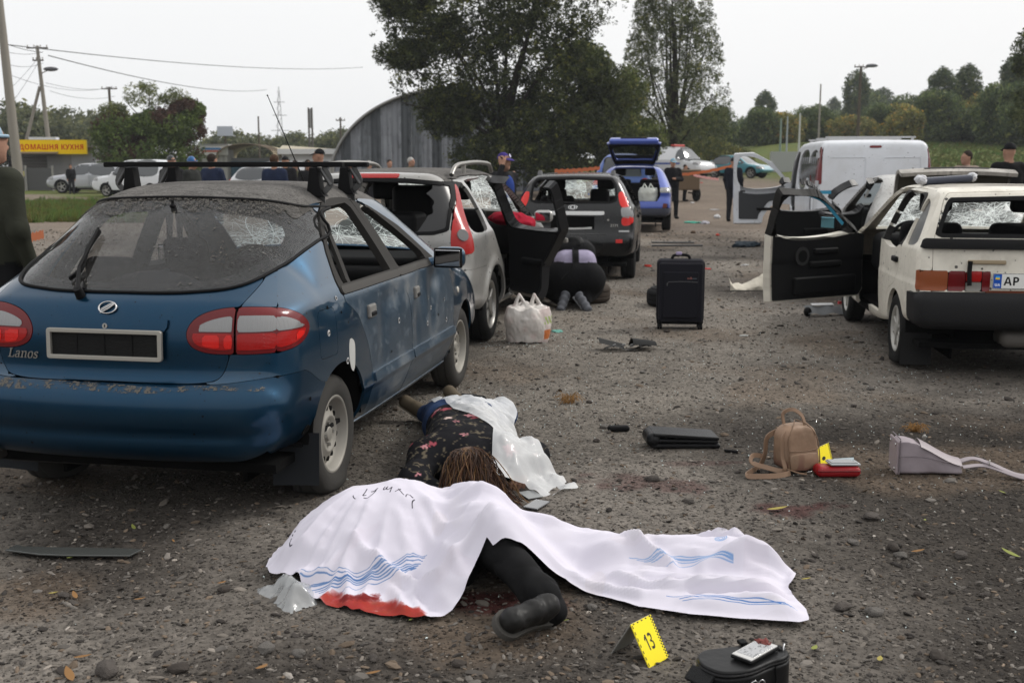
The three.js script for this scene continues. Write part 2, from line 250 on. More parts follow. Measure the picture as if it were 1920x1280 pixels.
  swing(gs, hinge, axis, angle) { // parts [[name, geometry, material]...] turned about an axis through hinge; the first is the parent
    const q = new THREE.Quaternion().setFromAxisAngle(axis.clone().normalize(), angle); let top = null;
    for (const [nm, g, m] of gs) { const gg = g.clone(); gg.translate(-hinge.x, -hinge.y, -hinge.z); if (!top) { top = part(nm, gg, m, this.root); top.position.copy(hinge); top.quaternion.copy(q); } else part(nm, gg, m, top); }
    return top;
  }
}
// regions over the body surface
const side = (P, r = 0, s = 0) => { const d = sdPoly(P); return (l, y, w) => (s && w * s < 0.2) ? 1 : d(l, y) - r; };
const back = (P, r = 0, lm = 0.9) => { const d = sdPoly(P); return (l, y, w) => l > lm ? 1 : d(Math.abs(w), y) - r; };
const back2 = (P, r = 0, lm = 0.9) => { const d = sdPoly(P); return (l, y, w) => l > lm ? 1 : d(w, y) - r; };
const not = (g, gap = 0) => (l, y, w) => -g(l, y, w) + gap;
const all = (...gs) => (l, y, w) => { let m = -1e9; for (const g of gs) { m = Math.max(m, g(l, y, w)); if (m > 0.1) return m; } return m; };
const any = (...gs) => (l, y, w) => { let m = 1e9; for (const g of gs) { m = Math.min(m, g(l, y, w)); if (m < -0.1) return m; } return m; };
const grow = (g, r) => (l, y, w) => g(l, y, w) - r;
const archCut = (as) => (l, y, w) => { let m = -1e9; if (Math.abs(w) < 0.45) return -1; for (const [a, b, r] of as) m = Math.max(m, r - Math.hypot(l - a, y - b)); return m; };

// tyres and rims; the wheel's axle lies along x, outside towards +x
function tyreGeo(R0, wd, rim, flat = 0) {
  const h = wd / 2, pr = [[rim, -h * 0.8], [rim + 0.02, -h * 0.95], [(rim + R0) / 2, -h * 1.04], [R0 - 0.025, -h * 0.93], [R0 - 0.006, -h * 0.75], [R0, -h * 0.5], [R0, -h * 0.34], [R0 - 0.008, -h * 0.33], [R0 - 0.008, -h * 0.27], [R0, -h * 0.26], [R0, h * 0.26], [R0 - 0.008, h * 0.27], [R0 - 0.008, h * 0.33], [R0, h * 0.34], [R0, h * 0.5], [R0 - 0.006, h * 0.75], [R0 - 0.025, h * 0.93], [(rim + R0) / 2, h * 1.04], [rim + 0.02, h * 0.95], [rim, h * 0.8]];
  const g = new THREE.LatheGeometry(pr.map(p => new THREE.Vector2(p[0], p[1])), 72); g.rotateZ(-Math.PI / 2);
  if (flat) { const p = g.attributes.position; for (let i = 0; i < p.count; i++) { let y = p.getY(i), z = p.getZ(i), x = p.getX(i); const lim = -(R0 - flat); if (y < lim + 0.05) { const t = sst(lim + 0.06, lim - 0.01, y); p.setX(i, x * (1 + 0.26 * t)); p.setZ(i, z * (1 + 0.12 * t)); if (y < lim) p.setY(i, lim + (y - lim) * 0.05); } } g.computeVertexNormals(); }
  return g;
}
function steelRim(r, wd) { // a pressed steel wheel with a ring of holes
  const x = wd * 0.32, pr = [[r + 0.012, wd * 0.44], [r + 0.004, wd * 0.46], [r - 0.006, wd * 0.42], [r - 0.018, wd * 0.25], [r - 0.026, x * 0.4], [r - 0.032, x * 0.55], [r * 0.62, x * 0.75], [r * 0.52, x * 0.95], [r * 0.46, x * 1.0], [r * 0.40, x * 0.8], [r * 0.22, x * 0.62], [r * 0.19, x * 0.9], [r * 0.17, x * 0.98], [0.001, x * 0.98]];
  const g = new THREE.LatheGeometry(pr.map(p => new THREE.Vector2(p[0], p[1])), 60); g.rotateZ(-Math.PI / 2); return g;
}
function wheel(car, l, y, w, spec, parent = car.root) {
  const s = Math.sign(w), o = new THREE.Group(); o.name = 'wheel'; o.position.set(w, y, -l); if (s < 0) o.rotation.y = Math.PI; if (spec.spin) o.rotation.x = 0; if (spec.camber) o.rotation.z = spec.camber; parent.add(o);
  part('tyre', tyreGeo(spec.R, spec.w, spec.r, spec.flat && l < 1 ? spec.flat : 0), spec.rubber || mRubber, o);
  const r = spec.r, x = spec.w * 0.3;
  if (spec.kind === 'steel') {
    part('rim', steelRim(r, spec.w), spec.metal, o);
    const hg = mt(new THREE.CylinderGeometry(0.0130, 0.0130, 0.008, 12), 0, 0, 0, 0, 0, Math.PI / 2), bg = cyl(0.009, 0.009, 0.02, 0, 0, 0, 0, 0, Math.PI / 2, 6);
    for (let k = 0; k < 14; k++) { const a = k / 14 * Math.PI * 2; part('vent_hole', hg, mDark, o).position.set(spec.w * 0.32 * 0.69, Math.cos(a) * r * 0.70, Math.sin(a) * r * 0.70); }
    for (let k = 0; k < 4; k++) { const a = k / 4 * 6.283; part('wheel_bolt', bg, mSteel, o).position.set(spec.w * 0.32 * 0.8, Math.cos(a) * r * 0.3, Math.sin(a) * r * 0.3); }
  } else {
    const gs = [(() => { const pr = [[r + 0.012, spec.w * 0.44], [r - 0.004, spec.w * 0.46], [r - 0.02, spec.w * 0.3], [r - 0.03, -spec.w * 0.3]]; const g = new THREE.LatheGeometry(pr.map(p => new THREE.Vector2(...p)), 48); g.rotateZ(-Math.PI / 2); return g; })()];
    const ns = spec.spokes || 5; for (let k = 0; k < ns; k++) { const a = k / ns * 6.283 + 0.3, g = rb(0.03, r * 0.92, r * (ns > 6 ? 0.13 : 0.26), 0.012); g.translate(0, r * 0.5, 0); g.rotateX(a); g.translate(spec.w * 0.3, 0, 0); gs.push(g); }
    gs.push(cyl(r * 0.28, r * 0.3, 0.05, spec.w * 0.3, 0, 0, 0, 0, Math.PI / 2, 24)); part('rim', gs, spec.metal, o);
    part('brake_disc', cyl(r * 0.75, r * 0.75, 0.02, 0, 0, 0, 0, 0, Math.PI / 2, 24), mDark, o);
  }
  return o;
}
function underside(car, o) { // floor, wheel wells, dark inner walls
  const gs = [bx(1.42, 0.04, o.l1 - o.l0, 0, o.y, -(o.l0 + o.l1) / 2)];
  for (const [a, b, r] of car.arches) for (const s of [-1, 1]) { const g = new THREE.CylinderGeometry(r + 0.012, r + 0.012, 0.34, 28, 1, true, 0, Math.PI); g.rotateZ(Math.PI / 2); g.rotateX(Math.PI); const p = g.attributes.position; let hi = 0; for (let i = 0; i < p.count; i++) hi += p.getY(i); if (hi < 0) g.rotateX(Math.PI); g.translate(s * (o.w - 0.19), b, -a); gs.push(g); gs.push(bx(0.02, r * 1.2, r * 2, s * (o.w - 0.36), b, -a)); }
  part('underbody', gs, mDark, car.root);
}
function seat(parent, w, l, y, wd = 0.5, mat = mSeat, hr = true, tilt = 0.25, hgt = 0.58) {
  const s = new THREE.Group(); s.name = 'seat'; s.position.set(w, y, -l); parent.add(s);
  part('cushion', rb(wd, 0.16, 0.5, 0.06, 0, 0.08, -0.22), mat, s);
  part('backrest', rb(wd, hgt, 0.14, 0.06, 0, 0.14 + hgt / 2, 0.10, tilt), mat, s);
  if (hr) part('headrest', rb(wd * 0.52, 0.19, 0.1, 0.045, 0, 0.2 + hgt + 0.12, 0.12 + tilt * 0.62, tilt * 0.5), mat, s);
  return s;
}
function steering(parent, w, l, y, r = 0.185) { const g = new THREE.TorusGeometry(r, 0.016, 8, 28); g.rotateX(-0.42); g.translate(w, y, -l); part('steering_wheel', [g, rb(r * 1.9, 0.05, 0.03, 0.012, w, y, -l, -0.42), rb(0.1, 0.1, 0.05, 0.02, w, y, -l, -0.42)], mTrim, parent); }
// white crackle of a shattered laminated pane
function crackTex(seed, dens = 1) {
  const r = rng(seed);
  return canvasTex(1024, 1024, (c, w, h) => {
    c.fillStyle = '#1a1a1a'; c.fillRect(0, 0, w, h); c.lineCap = 'round';
    for (let q = 0; q < 9 * dens; q++) { const x = r() * w, y = r() * h, n = 14 + r() * 16 | 0; for (let k = 0; k < n; k++) { const a = k / n * 6.283 + r() * 0.5; let px = x, py = y, L = (0.1 + r() * 0.34) * w, d = a; c.strokeStyle = `rgba(255,255,255,${0.35 + r() * 0.6})`; c.lineWidth = 1 + r() * 4; c.beginPath(); c.moveTo(px, py); for (let i = 0; i < 7; i++) { d += (r() - 0.5) * 0.6; px += Math.cos(d) * L / 7; py += Math.sin(d) * L / 7; c.lineTo(px, py); } c.stroke(); }
      for (let k = 0; k < 6; k++) { c.strokeStyle = `rgba(255,255,255,${0.3 + r() * 0.4})`; c.lineWidth = 1 + r() * 3; c.beginPath(); const R0 = (0.02 + k * 0.025) * w * (0.7 + r() * 0.6); for (let i = 0; i <= 24; i++) { const a = i / 24 * 6.283, q2 = R0 * (0.85 + r() * 0.35); i ? c.lineTo(x + Math.cos(a) * q2, y + Math.sin(a) * q2) : c.moveTo(x + Math.cos(a) * q2, y + Math.sin(a) * q2); } c.stroke(); } }
    for (let k = 0; k < 700 * dens; k++) { c.fillStyle = `rgba(255,255,255,${r() * 0.5})`; const x = r() * w, y = r() * h, s = 2 + r() * 14; c.beginPath(); c.moveTo(x, y); c.lineTo(x + s * (r() - 0.3), y + s * r()); c.lineTo(x - s * r(), y + s * (r() - 0.2)); c.fill(); }
  }, [0.9, 0.9], false);
}
const mCrack = phy([0.80, 0.88, 0.86], 1, 0, { alphaMap: crackTex(5, 2.2), transparent: true, transmission: 0.75, thickness: 0 });
const mCrack2 = phy([0.85, 0.90, 0.88], 1, 0, { alphaMap: crackTex(15, 3), transparent: true, transmission: 0.75, thickness: 0 });
const mPane = phy([0.55, 0.6, 0.6], 0.02, 0, { transmission: 1, thickness: 0, ior: 1.5 });
// car paint with grit, pits and film of dust as a tile of 1.5 m
function paint(base, o = {}) {
  const { rough = 0.28, metal = 0.35, dust = 0.35, dustC = [0.17, 0.16, 0.145], pits = 1, seed = 1, coat = 1, size = 512 } = o, n = size, a = new Float32Array(n * n), r = rng(seed * 77 + 3);
  for (let j = 0; j < n; j++) for (let i = 0; i < n; i++) { const u = i / n, v = j / n; a[j * n + i] = dust * sst(0.35, 0.8, tnoise(u, v, 5, seed)) * 0.8 + dust * 0.35 * tnoise(u, v, 90, seed + 9) + dust * 0.3 * sst(0.55, 0.7, tnoise(u, v, 28, seed + 4)); }
  const dk = new Float32Array(n * n);
  for (let q = 0; q < 900 * pits; q++) { const x = r() * n | 0, y = r() * n | 0, s = 0.8 + r() * r() * r() * 5, m = r() < 0.55 ? 0 : 1; for (let b = -6; b <= 6; b++) for (let c = -6; c <= 6; c++) if (b * b + c * c < s * s) { const k = ((y + b + n) % n) * n + (x + c + n) % n; if (m) dk[k] = 0.9; else a[k] = Math.max(a[k], 0.75 * Math.min(1, dust * 2.2)); } }
  const map = dataTex(n, n, (u, v, i, j) => { const t = clamp(a[j * n + i]), d = 1 - dk[j * n + i]; return base.map((b, k) => lerp(b, dustC[k], t) * d); }, true, [1 / 1.5, 1 / 1.5]);
  const rm = dataTex(512, 512, (u, v) => { const t = clamp(a[(v * n | 0) * n + (u * n | 0)]); const q = clamp(rough + t * 0.7); return [q, q, clamp(metal * (1 - t * 1.2))]; }, false, [1 / 1.5, 1 / 1.5]);
  const M = phy([1, 1, 1], 1, 1, { map, roughnessMap: rm, metalnessMap: rm, clearcoat: coat, clearcoatRoughness: o.coatR ?? 0.09 + dust * 0.3, specularIntensity: o.spec ?? 0.6 }); return M;
}

// ---------- ground: one sheet from under the camera to the horizon ----------
function terrain(x, z) { // metres above the yard
  const d = -z; let y = 0;
  y += 3.4 * sst(62, 130, d) * sst(8, 34, x) + 4.5 * sst(120, 280, d) * sst(30, 110, x);
  y += 0.75 * sst(36, 64, d) * sst(2, 8, x);
  y += 0.6 * sst(60, 140, d) * sst(-5, -60, x);
  y += (fbm(x * 0.9, z * 0.9, 0, 3) - 0.5) * 0.05 * sst(0.5, 3, d) + (fbm(x * 0.12 + 9, z * 0.12, 0, 3) - 0.5) * 0.10 * sst(6, 20, d);
  return y;
}
const stain = (x, z, cx, cz, a, b, t, e) => { const c = Math.cos(t), s = Math.sin(t), dx = x - cx, dz = z - cz, q = Math.hypot((dx * c + dz * s) / a, (-dx * s + dz * c) / b) + (fbm(x * 9, z * 9, 0, 3) - 0.5) * e; return 1 - sst(0.75, 1.05, q); };
{
  const n = 560, a = 1.5, A = 6.6, pos = [], uv = [], idx = [], col = [];
  for (let j = 0; j <= n; j++) for (let i = 0; i <= n; i++) {
    const x = a * Math.sinh((i / n * 2 - 1) * A), z = -4.5 + a * Math.sinh((j / n * 2 - 1) * A), d = -z;
    pos.push(x, terrain(x, z), z); uv.push(x / 2.4, z / 2.4);
    let c = [0.142, 0.129, 0.116];
    const f = fbm(x * 0.7 + 3, z * 0.7, 0, 4), f2 = fbm(x * 2.6, z * 2.6 + 7, 0, 3);
    const k = 0.62 + 0.55 * f + 0.35 * (f2 - 0.5); c = c.map(q => q * k);
    // trodden pale grit in the middle, black soil to the right
    const dark = sst(0.48, 0.66, fbm(x * 0.45 + 40, z * 0.45, 0, 3) + 0.27 * sst(0.5, 2.0, x) * sst(9, 6, d) - 0.05 * sst(1.4, -0.6, x));
    c = c.map((q, m) => lerp(q, [0.030, 0.026, 0.023][m], dark * 0.85));
    c = c.map((q, m) => lerp(q, [0.024, 0.0205, 0.0175][m] * (0.7 + 0.6 * f2), 0.9 * sst(0.8, 1.9, x + 0.9 * (f - 0.5)) * sst(8.2, 5.6, d + 2 * (f2 - 0.5))));
    const pale = sst(0.40, 0.62, fbm(x * 0.5 + 80, z * 0.35, 0, 3)) * sst(4.5, 7.5, d); c = c.map((q, m) => lerp(q, [0.20, 0.182, 0.160][m], pale * 0.75));
    { const mid = sst(-1.2, 0.2, x) * sst(3.4, 2.2, x) * sst(6.2, 8, d) * sst(15, 11, d); c = c.map((q, m) => lerp(q, [0.185, 0.168, 0.148][m] * (0.75 + 0.5 * f2), mid * 0.6)); }
    const brown = sst(0.55, 0.7, fbm(x * 1.1 + 20, z * 1.1 + 60, 0, 3)); c = c.map((q, m) => lerp(q, [0.10, 0.075, 0.055][m] * (0.7 + f), brown * 0.45));
    // dark stains with edges of their own
    const red = Math.max(stain(x, z, 0.70, -5.2, 0.30, 0.13, 0.1, 2.2) * 0.6, stain(x, z, 1.24, -4.83, 0.27, 0.09, -0.1, 2.4) * 0.75, stain(x, z, -0.05, -3.72, 0.26, 0.12, 0.1, 0.6), stain(x, z, 1.0, -5.55, 0.2, 0.05, -0.1, 1.8) * 0.4);
    c = c.map((q, m) => lerp(q, [0.045, 0.010, 0.011][m], red * 0.85));
    // far: dry earth road, grass beyond
    const far = sst(16, 34, d); c = c.map((q, m) => lerp(q, [0.165, 0.135, 0.11][m] * (0.75 + 0.5 * f), far));
    const grassR = sst(52, 64, d + 9 * (fbm(x * 0.08, z * 0.08, 0, 3) - 0.5)) * sst(13, 20, x + d * 0.02), path = sst(3.4, 1.8, Math.abs(x - 25 - (d - 60) * 0.18 + 3 * Math.sin(d * 0.06)));
    const grassL = sst(0.5, 0.62, fbm(x * 0.15 + 5, z * 0.25, 0, 3)) * sst(30, 36, d) * sst(-9, -14, x), grassM = sst(74, 84, d) * sst(-20, 0, x);
    const gr = clamp(Math.max(grassR * (1 - 0.8 * path), grassL, grassM)); const gc = [0.065 + 0.05 * f2, 0.085 + 0.05 * f, 0.03]; c = c.map((q, m) => lerp(q, gc[m], gr));
    col.push(...c.map(q => q * 2.05));
  }
  for (let j = 0; j < n; j++) for (let i = 0; i < n; i++) { const q = j * (n + 1) + i; idx.push(q, q + n + 1, q + 1, q + 1, q + n + 1, q + n + 2); }
  const g = new THREE.BufferGeometry(); g.setAttribute('position', new THREE.Float32BufferAttribute(pos, 3)); g.setAttribute('uv', new THREE.Float32BufferAttribute(uv, 2)); g.setAttribute('color', new THREE.Float32BufferAttribute(col, 3)); g.setIndex(idx); g.computeVertexNormals();
  const N = 2048, alb = new Float32Array(N * N), hgt = new Float32Array(N * N), r = rng(21);
  for (let j = 0; j < N; j++) for (let i = 0; i < N; i++) { const u = i / N, v = j / N, q = tnoise(u, v, 150, 2), p = tnoise(u, v, 36, 5); alb[j * N + i] = 0.30 + 0.34 * q + 0.22 * (p - 0.5); hgt[j * N + i] = 0.22 * q + 0.3 * p; }
  for (let q = 0; q < 26000; q++) { const x = r() * N | 0, y = r() * N | 0, s = 1.2 + 6.5 * Math.pow(r(), 4), e = 0.6 + 0.7 * r(), t = r() * 3.14, ct = Math.cos(t), st = Math.sin(t), tone = (r() < 0.06 ? 0.75 : 0.22 + 0.42 * r()), m = Math.ceil(s * 1.4);
    for (let b = -m; b <= m; b++) for (let c = -m; c <= m; c++) { const d = Math.hypot((c * ct + b * st) / s, (-c * st + b * ct) / (s * e)); if (d < 1) { const k = ((y + b + N) % N) * N + (x + c + N) % N; alb[k] = tone * (0.92 + 0.15 * r()); hgt[k] = Math.min(1, hgt[k] * 0.5 + 0.12 + (0.2 + s * 0.055) * Math.sqrt(1 - d * d)); } } }
  const map = dataTex(N, N, (u, v, i, j) => { const q = Math.max(0.03, alb[j * N + i] * 1.45 - 0.17); return [q * 1.02, q, q * 0.97]; }, true), bump = dataTex(N, N, (u, v, i, j) => { const q = hgt[j * N + i]; return [q, q, q]; }, false);
  struct('ground', g, std([1, 1, 1], 0.92, 0, { map, bumpMap: bump, bumpScale: 0.028, vertexColors: true }));
}
function rock(seed, sub = 1) { const g = new THREE.IcosahedronGeometry(1, sub), p = g.attributes.position, r = rng(seed), o = r() * 50; for (let i = 0; i < p.count; i++) { const v = V(p.getX(i), p.getY(i), p.getZ(i)), k = 0.68 + 0.6 * noise(v.x * 1.4 + o, v.y * 1.4 + o, v.z * 1.4); p.setXYZ(i, v.x * k * 1.15, v.y * k * 0.55, v.z * k * 0.8); } g.computeVertexNormals(); return g; }
{ // loose grit and clods, thick near the camera
  const r = rng(99), cols = [[0.15, 0.135, 0.12], [0.085, 0.076, 0.068], [0.04, 0.036, 0.033], [0.17, 0.15, 0.13], [0.13, 0.10, 0.075], [0.05, 0.044, 0.04], [0.11, 0.10, 0.09]], M = std([1, 1, 1], 0.95), m = new THREE.Matrix4(), q = new THREE.Quaternion(), e = new THREE.Euler();
  for (let k = 0; k < 4; k++) { const n = 19000, I = shade(new THREE.InstancedMesh(rock(31 + k, 0), M, n)), c = new THREE.Color();
    for (let i = 0; i < n; i++) { const d = 2.6 + 24 * Math.pow(r(), 2.1), x = (r() * 2 - 1) * (0.55 * d + 0.5), z = -d, s = (0.003 + 0.010 * Math.pow(r(), 3.5) + (r() < 0.045 ? 0.017 * r() : 0)) * (0.8 + d * 0.05); e.set((r() - 0.5) * 0.9, r() * 6, (r() - 0.5) * 0.9); q.setFromEuler(e); m.compose(V(x, terrain(x, z) + s * 0.15, z), q, V(s * (0.8 + 0.7 * r()), s * (0.45 + 0.5 * r()), s * (0.6 + 0.5 * r()))); I.setMatrixAt(i, m); const b = cols[r() * cols.length | 0], t = 0.7 + 0.6 * r(); const wh = r() < 0.015 ? 2.0 : 1; c.setRGB(b[0] * t * wh, b[1] * t * wh, b[2] * t * wh); I.setColorAt(i, c); }
    I.name = numbered('gravel'); tag(I, 'loose grey grit and small clods scattered over the yard', 'gravel', null, 'stuff'); scene.add(I); }
  // crumbs of safety glass
  const n = 2200, gg = new THREE.OctahedronGeometry(1, 0), I = shade(new THREE.InstancedMesh(gg, phy([0.62, 0.70, 0.68], 0.12, 0, { clearcoat: 1 }), n));
  const spots = [[0.2, -9.6, 0.6], [1.8, -16, 2.4], [-0.2, -6.6, 1.0], [2.0, -7.5, 1.6], [2.6, -9, 1.5], [0.5, -7.5, 2.5], [1.2, -5, 2.2], [2.2, -12, 1.5]];
  for (let i = 0; i < n; i++) { const s = spots[i % 8], a = r() * 6.283, d = s[2] * Math.sqrt(-2 * Math.log(1 - r() * 0.95)) * 0.6, x = s[0] + Math.cos(a) * d, z = s[1] + Math.sin(a) * d, k = 0.0016 + 0.0026 * r(); e.set(r() * 6, r() * 6, r() * 6); q.setFromEuler(e); m.compose(V(x, terrain(x, z) + k, z), q, V(k * 1.4, k, k)); I.setMatrixAt(i, m); }
  I.name = numbered('glass_crumbs'); tag(I, 'crumbs of broken safety glass glittering on the ground', 'broken glass', null, 'stuff'); scene.add(I);
}

// ---------- the blue hatchback ----------
const DENT = [[1.42, 0.80, 0.10, 0.16, 0.022], [1.62, 0.72, 0.07, 0.2, 0.014], [1.75, 0.86, 0.12, 0.07, 0.018], [0.80, 0.84, 0.16, 0.06, 0.012], [0.62, 0.68, 0.07, 0.16, 0.010], [-0.16, 1.10, 0.05, 0.09, 0.016], [-0.05, 0.92, 0.14, 0.05, 0.010], [1.28, 0.62, 0.06, 0.12, 0.010], [2.25, 0.80, 0.12, 0.08, 0.010]];
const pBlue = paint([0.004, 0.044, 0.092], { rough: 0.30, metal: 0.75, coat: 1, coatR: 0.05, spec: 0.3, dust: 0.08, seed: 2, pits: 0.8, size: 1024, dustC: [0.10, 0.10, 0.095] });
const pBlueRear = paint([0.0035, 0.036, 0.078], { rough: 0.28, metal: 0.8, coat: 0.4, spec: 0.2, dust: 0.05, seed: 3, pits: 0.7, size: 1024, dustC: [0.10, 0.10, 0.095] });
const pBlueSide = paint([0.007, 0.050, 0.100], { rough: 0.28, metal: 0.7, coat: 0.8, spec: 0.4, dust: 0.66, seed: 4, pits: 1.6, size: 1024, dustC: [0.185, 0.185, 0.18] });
const mGrime = std([1, 1, 1], 0.95, 0, { map: dataTex(1024, 1024, (u, v) => { const a = tnoise(u, v, 60, 3), b = tnoise(u, v, 14, 7), d = sst(0.55, 0.66, tnoise(u, v, 190, 1)); const k = (0.085 + 0.08 * a + 0.06 * (b - 0.5)) * (1 - 0.5 * d); return [k * 1.0, k * 0.95, k * 0.9]; }, true, [1.4, 1.4]), bumpMap: bumpFine, bumpScale: 0.012 });
const mFilm = (seed, thick) => std([0.10, 0.096, 0.09], 0.95, 0, { transparent: true, alphaMap: dataTex(1024, 1024, (u, v) => { const k = clamp(thick + 0.06 * sst(0.3, 0.7, tnoise(u, v, 6, seed)) + 0.8 * sst(0.66, 0.72, tnoise(u, v, 190, seed + 2)) * sst(0.42, 0.6, tnoise(u, v, 9, seed + 4)) + 0.8 * sst(0.74, 0.78, tnoise(u, v, 80, seed + 5))); return [k, k, k]; }, false, [0.9, 0.9]) });
const mLensRed = phy([0.34, 0.008, 0.007], 0.25, 0, { clearcoat: 0.35, clearcoatRoughness: 0.08, specularIntensity: 0.4, bumpMap: canvasTex(64, 64, (c) => { c.fillStyle = '#888'; c.fillRect(0, 0, 64, 64); c.fillStyle = '#fff'; c.fillRect(0, 0, 40, 40); }, [60, 60], false), bumpScale: 0.0015 });
const mLensDark = phy([0.13, 0.006, 0.008], 0.25, 0, { clearcoat: 0.4, specularIntensity: 0.4, clearcoatRoughness: 0.1 });
const mLensBright = phy([0.62, 0.014, 0.010], 0.25, 0, { clearcoat: 0.4, specularIntensity: 0.4, bumpMap: mLensRed.bumpMap, bumpScale: 0.002 });
const mLensClear = phy([0.22, 0.22, 0.22], 0.22, 0.2, { clearcoat: 1, bumpMap: canvasTex(64, 64, (c) => { c.fillStyle = '#555'; c.fillRect(0, 0, 64, 64); c.fillStyle = '#fff'; c.fillRect(0, 0, 30, 64); }, [55, 40], false), bumpScale: 0.003 });
const fontSans = await new FontLoader().loadAsync('fonts/droid/droid_sans_bold.typeface.json');
const fontSerif = await new FontLoader().loadAsync('fonts/droid/droid_serif_regular.typeface.json');
const textGeo = (s, size, depth, font = fontSans) => { const g = new TextGeometry(s, { font, size, depth, curveSegments: 4 }); g.computeBoundingBox(); g.translate(-(g.boundingBox.max.x + g.boundingBox.min.x) / 2, 0, 0); return g; };
function onto(g, h, lift = 0.003, roll = 0) { const z = h.N.clone(), x = V(0, 1, 0).cross(z).normalize(), y = z.clone().cross(x), m = new THREE.Matrix4().makeBasis(x, y, z); if (roll) g.rotateZ(roll); g.applyMatrix4(m); g.translate(h.P.x + z.x * lift, h.P.y + z.y * lift, h.P.z + z.z * lift); return g; }
{
  const c = new Car({
    name: 'hatchback', label: 'dusty blue hatchback with roof bars and flat rear tyre, nearest the camera', pos: [-1.623, 0, -5.296], yaw: 11, cell: 0.018,
    sil: [[-0.50, 0.27], [-0.64, 0.275], [-0.715, 0.33], [-0.728, 0.385], [-0.722, 0.41], [-0.742, 0.45], [-0.748, 0.52], [-0.735, 0.585], [-0.705, 0.62], [-0.672, 0.64], [-0.662, 0.68], [-0.66, 0.80], [-0.645, 0.90], [-0.615, 0.965], [-0.565, 1.00], [-0.43, 1.09], [-0.22, 1.235], [-0.03, 1.345], [0.08, 1.402], [0.33, 1.448], [0.75, 1.468], [1.15, 1.452], [1.45, 1.395], [1.68, 1.27], [2.0, 1.09], [2.22, 0.975], [2.42, 0.92], [2.8, 0.85], [3.08, 0.75], [3.24, 0.64], [3.31, 0.5], [3.29, 0.34], [3.15, 0.23], [2.9, 0.2], [2.0, 0.18], [1.0, 0.18], [0.3, 0.2]],
    W: (l, y) => { let w = 0.838 - 0.16 * (y - 0.62) ** 2 - DENT.reduce((q, [a, b, c, d, e]) => q + e * Math.exp(-(((l - a) / c) ** 2) - (((y - b) / d) ** 2)), 0) - (y > 0.90 ? 0.40 * (y - 0.90) * sst(0.9, 1.0, y) : 0); w -= 0.05 * sst(0.45, 0.2, y); if (l < 0.35) w -= 0.085 * ((0.35 - l) / 1.1) ** 2 * (1 + 1.2 * sst(0.95, 1.3, y)); if (l > 2.2) w -= 0.10 * ((l - 2.2) / 1.1) ** 2; w += 0.012 * sst(0.50, 0.44, y) * sst(0.40, 0.44, y) * (l > 0.3 && l < 2.2 ? 1 : 0); return w; },
    k: (l, y) => lerp(0.17, 0.14, sst(-0.2, 0.6, l)) + 0.10 * sst(0.4, -0.2, l) * sst(0.9, 1.1, y), cR: 0.13, cF: 0.2, crown: 0.045, arches: [[0, 0.30, 0.325], [2.52, 0.30, 0.325]],
  });
  const sm0 = smoothPoly, R_ = c.root, arch = archCut(c.arches);
  const glassO = back(smoothPoly([[0, 1.003], [0.35, 1.008], [0.545, 1.035], [0.62, 1.09], [0.662, 1.17], [0.658, 1.25], [0.605, 1.32], [0.47, 1.372], [0.2, 1.392], [0, 1.395], [-0.2, 1.392], [-0.47, 1.372], [-0.605, 1.32], [-0.658, 1.25], [-0.662, 1.17], [-0.62, 1.09], [-0.545, 1.035], [-0.35, 1.008]]), 0, 0.35);
  const glassI = back(smoothPoly([[0, 1.045], [0.3, 1.05], [0.46, 1.075], [0.545, 1.125], [0.578, 1.185], [0.565, 1.245], [0.48, 1.30], [0.2, 1.335], [-0.2, 1.335], [-0.48, 1.30], [-0.565, 1.245], [-0.578, 1.185], [-0.545, 1.125], [-0.46, 1.075], [-0.3, 1.05]]), 0, 0.35);
  const hatch = back(smoothPoly([[0.0, 0.635], [0.45, 0.638], [0.505, 0.655], [0.545, 0.74], [0.565, 0.85], [0.585, 0.95], [0.60, 1.06], [0.5, 1.2], [0, 1.25], [-0.5, 1.2], [-0.60, 1.06], [-0.585, 0.95], [-0.565, 0.85], [-0.545, 0.74], [-0.505, 0.655], [-0.45, 0.638]], 8), 0, 0);
  const bumperTop = (l, y, w) => { const q = 0.628 + 0.03 * sst(0.45, 0.8, Math.abs(w)) - 0.09 * sst(-0.42, -0.2, l); return y - q; };
  const bumper = all(bumperTop, (l) => l + 0.2, (l, y) => (l + 0.34) * 0 - 1);
  // side glass area and doors
  const dlo = [[0.07, 0.945], [0.10, 1.03], [0.155, 1.13], [0.235, 1.225], [0.34, 1.31], [0.48, 1.36], [0.65, 1.378], [0.85, 1.37], [1.15, 1.315], [1.45, 1.19], [1.80, 0.985], [1.80, 0.945]];
  const dloS = side(dlo, 0.006);
  const rearDoorP = [[0.075, 0.95], [0.10, 0.90], [0.24, 0.82], [0.36, 0.66], [0.43, 0.50], [0.44, 0.30], [0.48, 0.25], [1.12, 0.245], [1.16, 0.5], [1.15, 0.7], [1.12, 0.80], [1.00, 0.95], [0.90, 1.38], [0.65, 1.38], [0.48, 1.362], [0.34, 1.312], [0.235, 1.227], [0.155, 1.132], [0.10, 1.03]];
  const frontDoorP = [[0.985, 0.95], [1.125, 0.80], [1.155, 0.7], [1.165, 0.5], [1.125, 0.245], [2.10, 0.245], [2.15, 0.4], [2.16, 0.75], [2.05, 0.92], [1.82, 0.97], [1.45, 1.2], [1.15, 1.32], [0.95, 1.38], [0.905, 1.38]];
  const rearWinP = [[0.155, 0.985], [0.165, 1.06], [0.21, 1.14], [0.29, 1.23], [0.385, 1.295], [0.50, 1.333], [0.80, 1.345], [0.835, 1.32], [0.91, 0.985]], frontWinP = [[1.07, 0.985], [0.985, 1.30], [0.99, 1.335], [1.03, 1.335], [1.16, 1.285], [1.36, 1.18], [1.62, 1.03], [1.655, 0.985]];
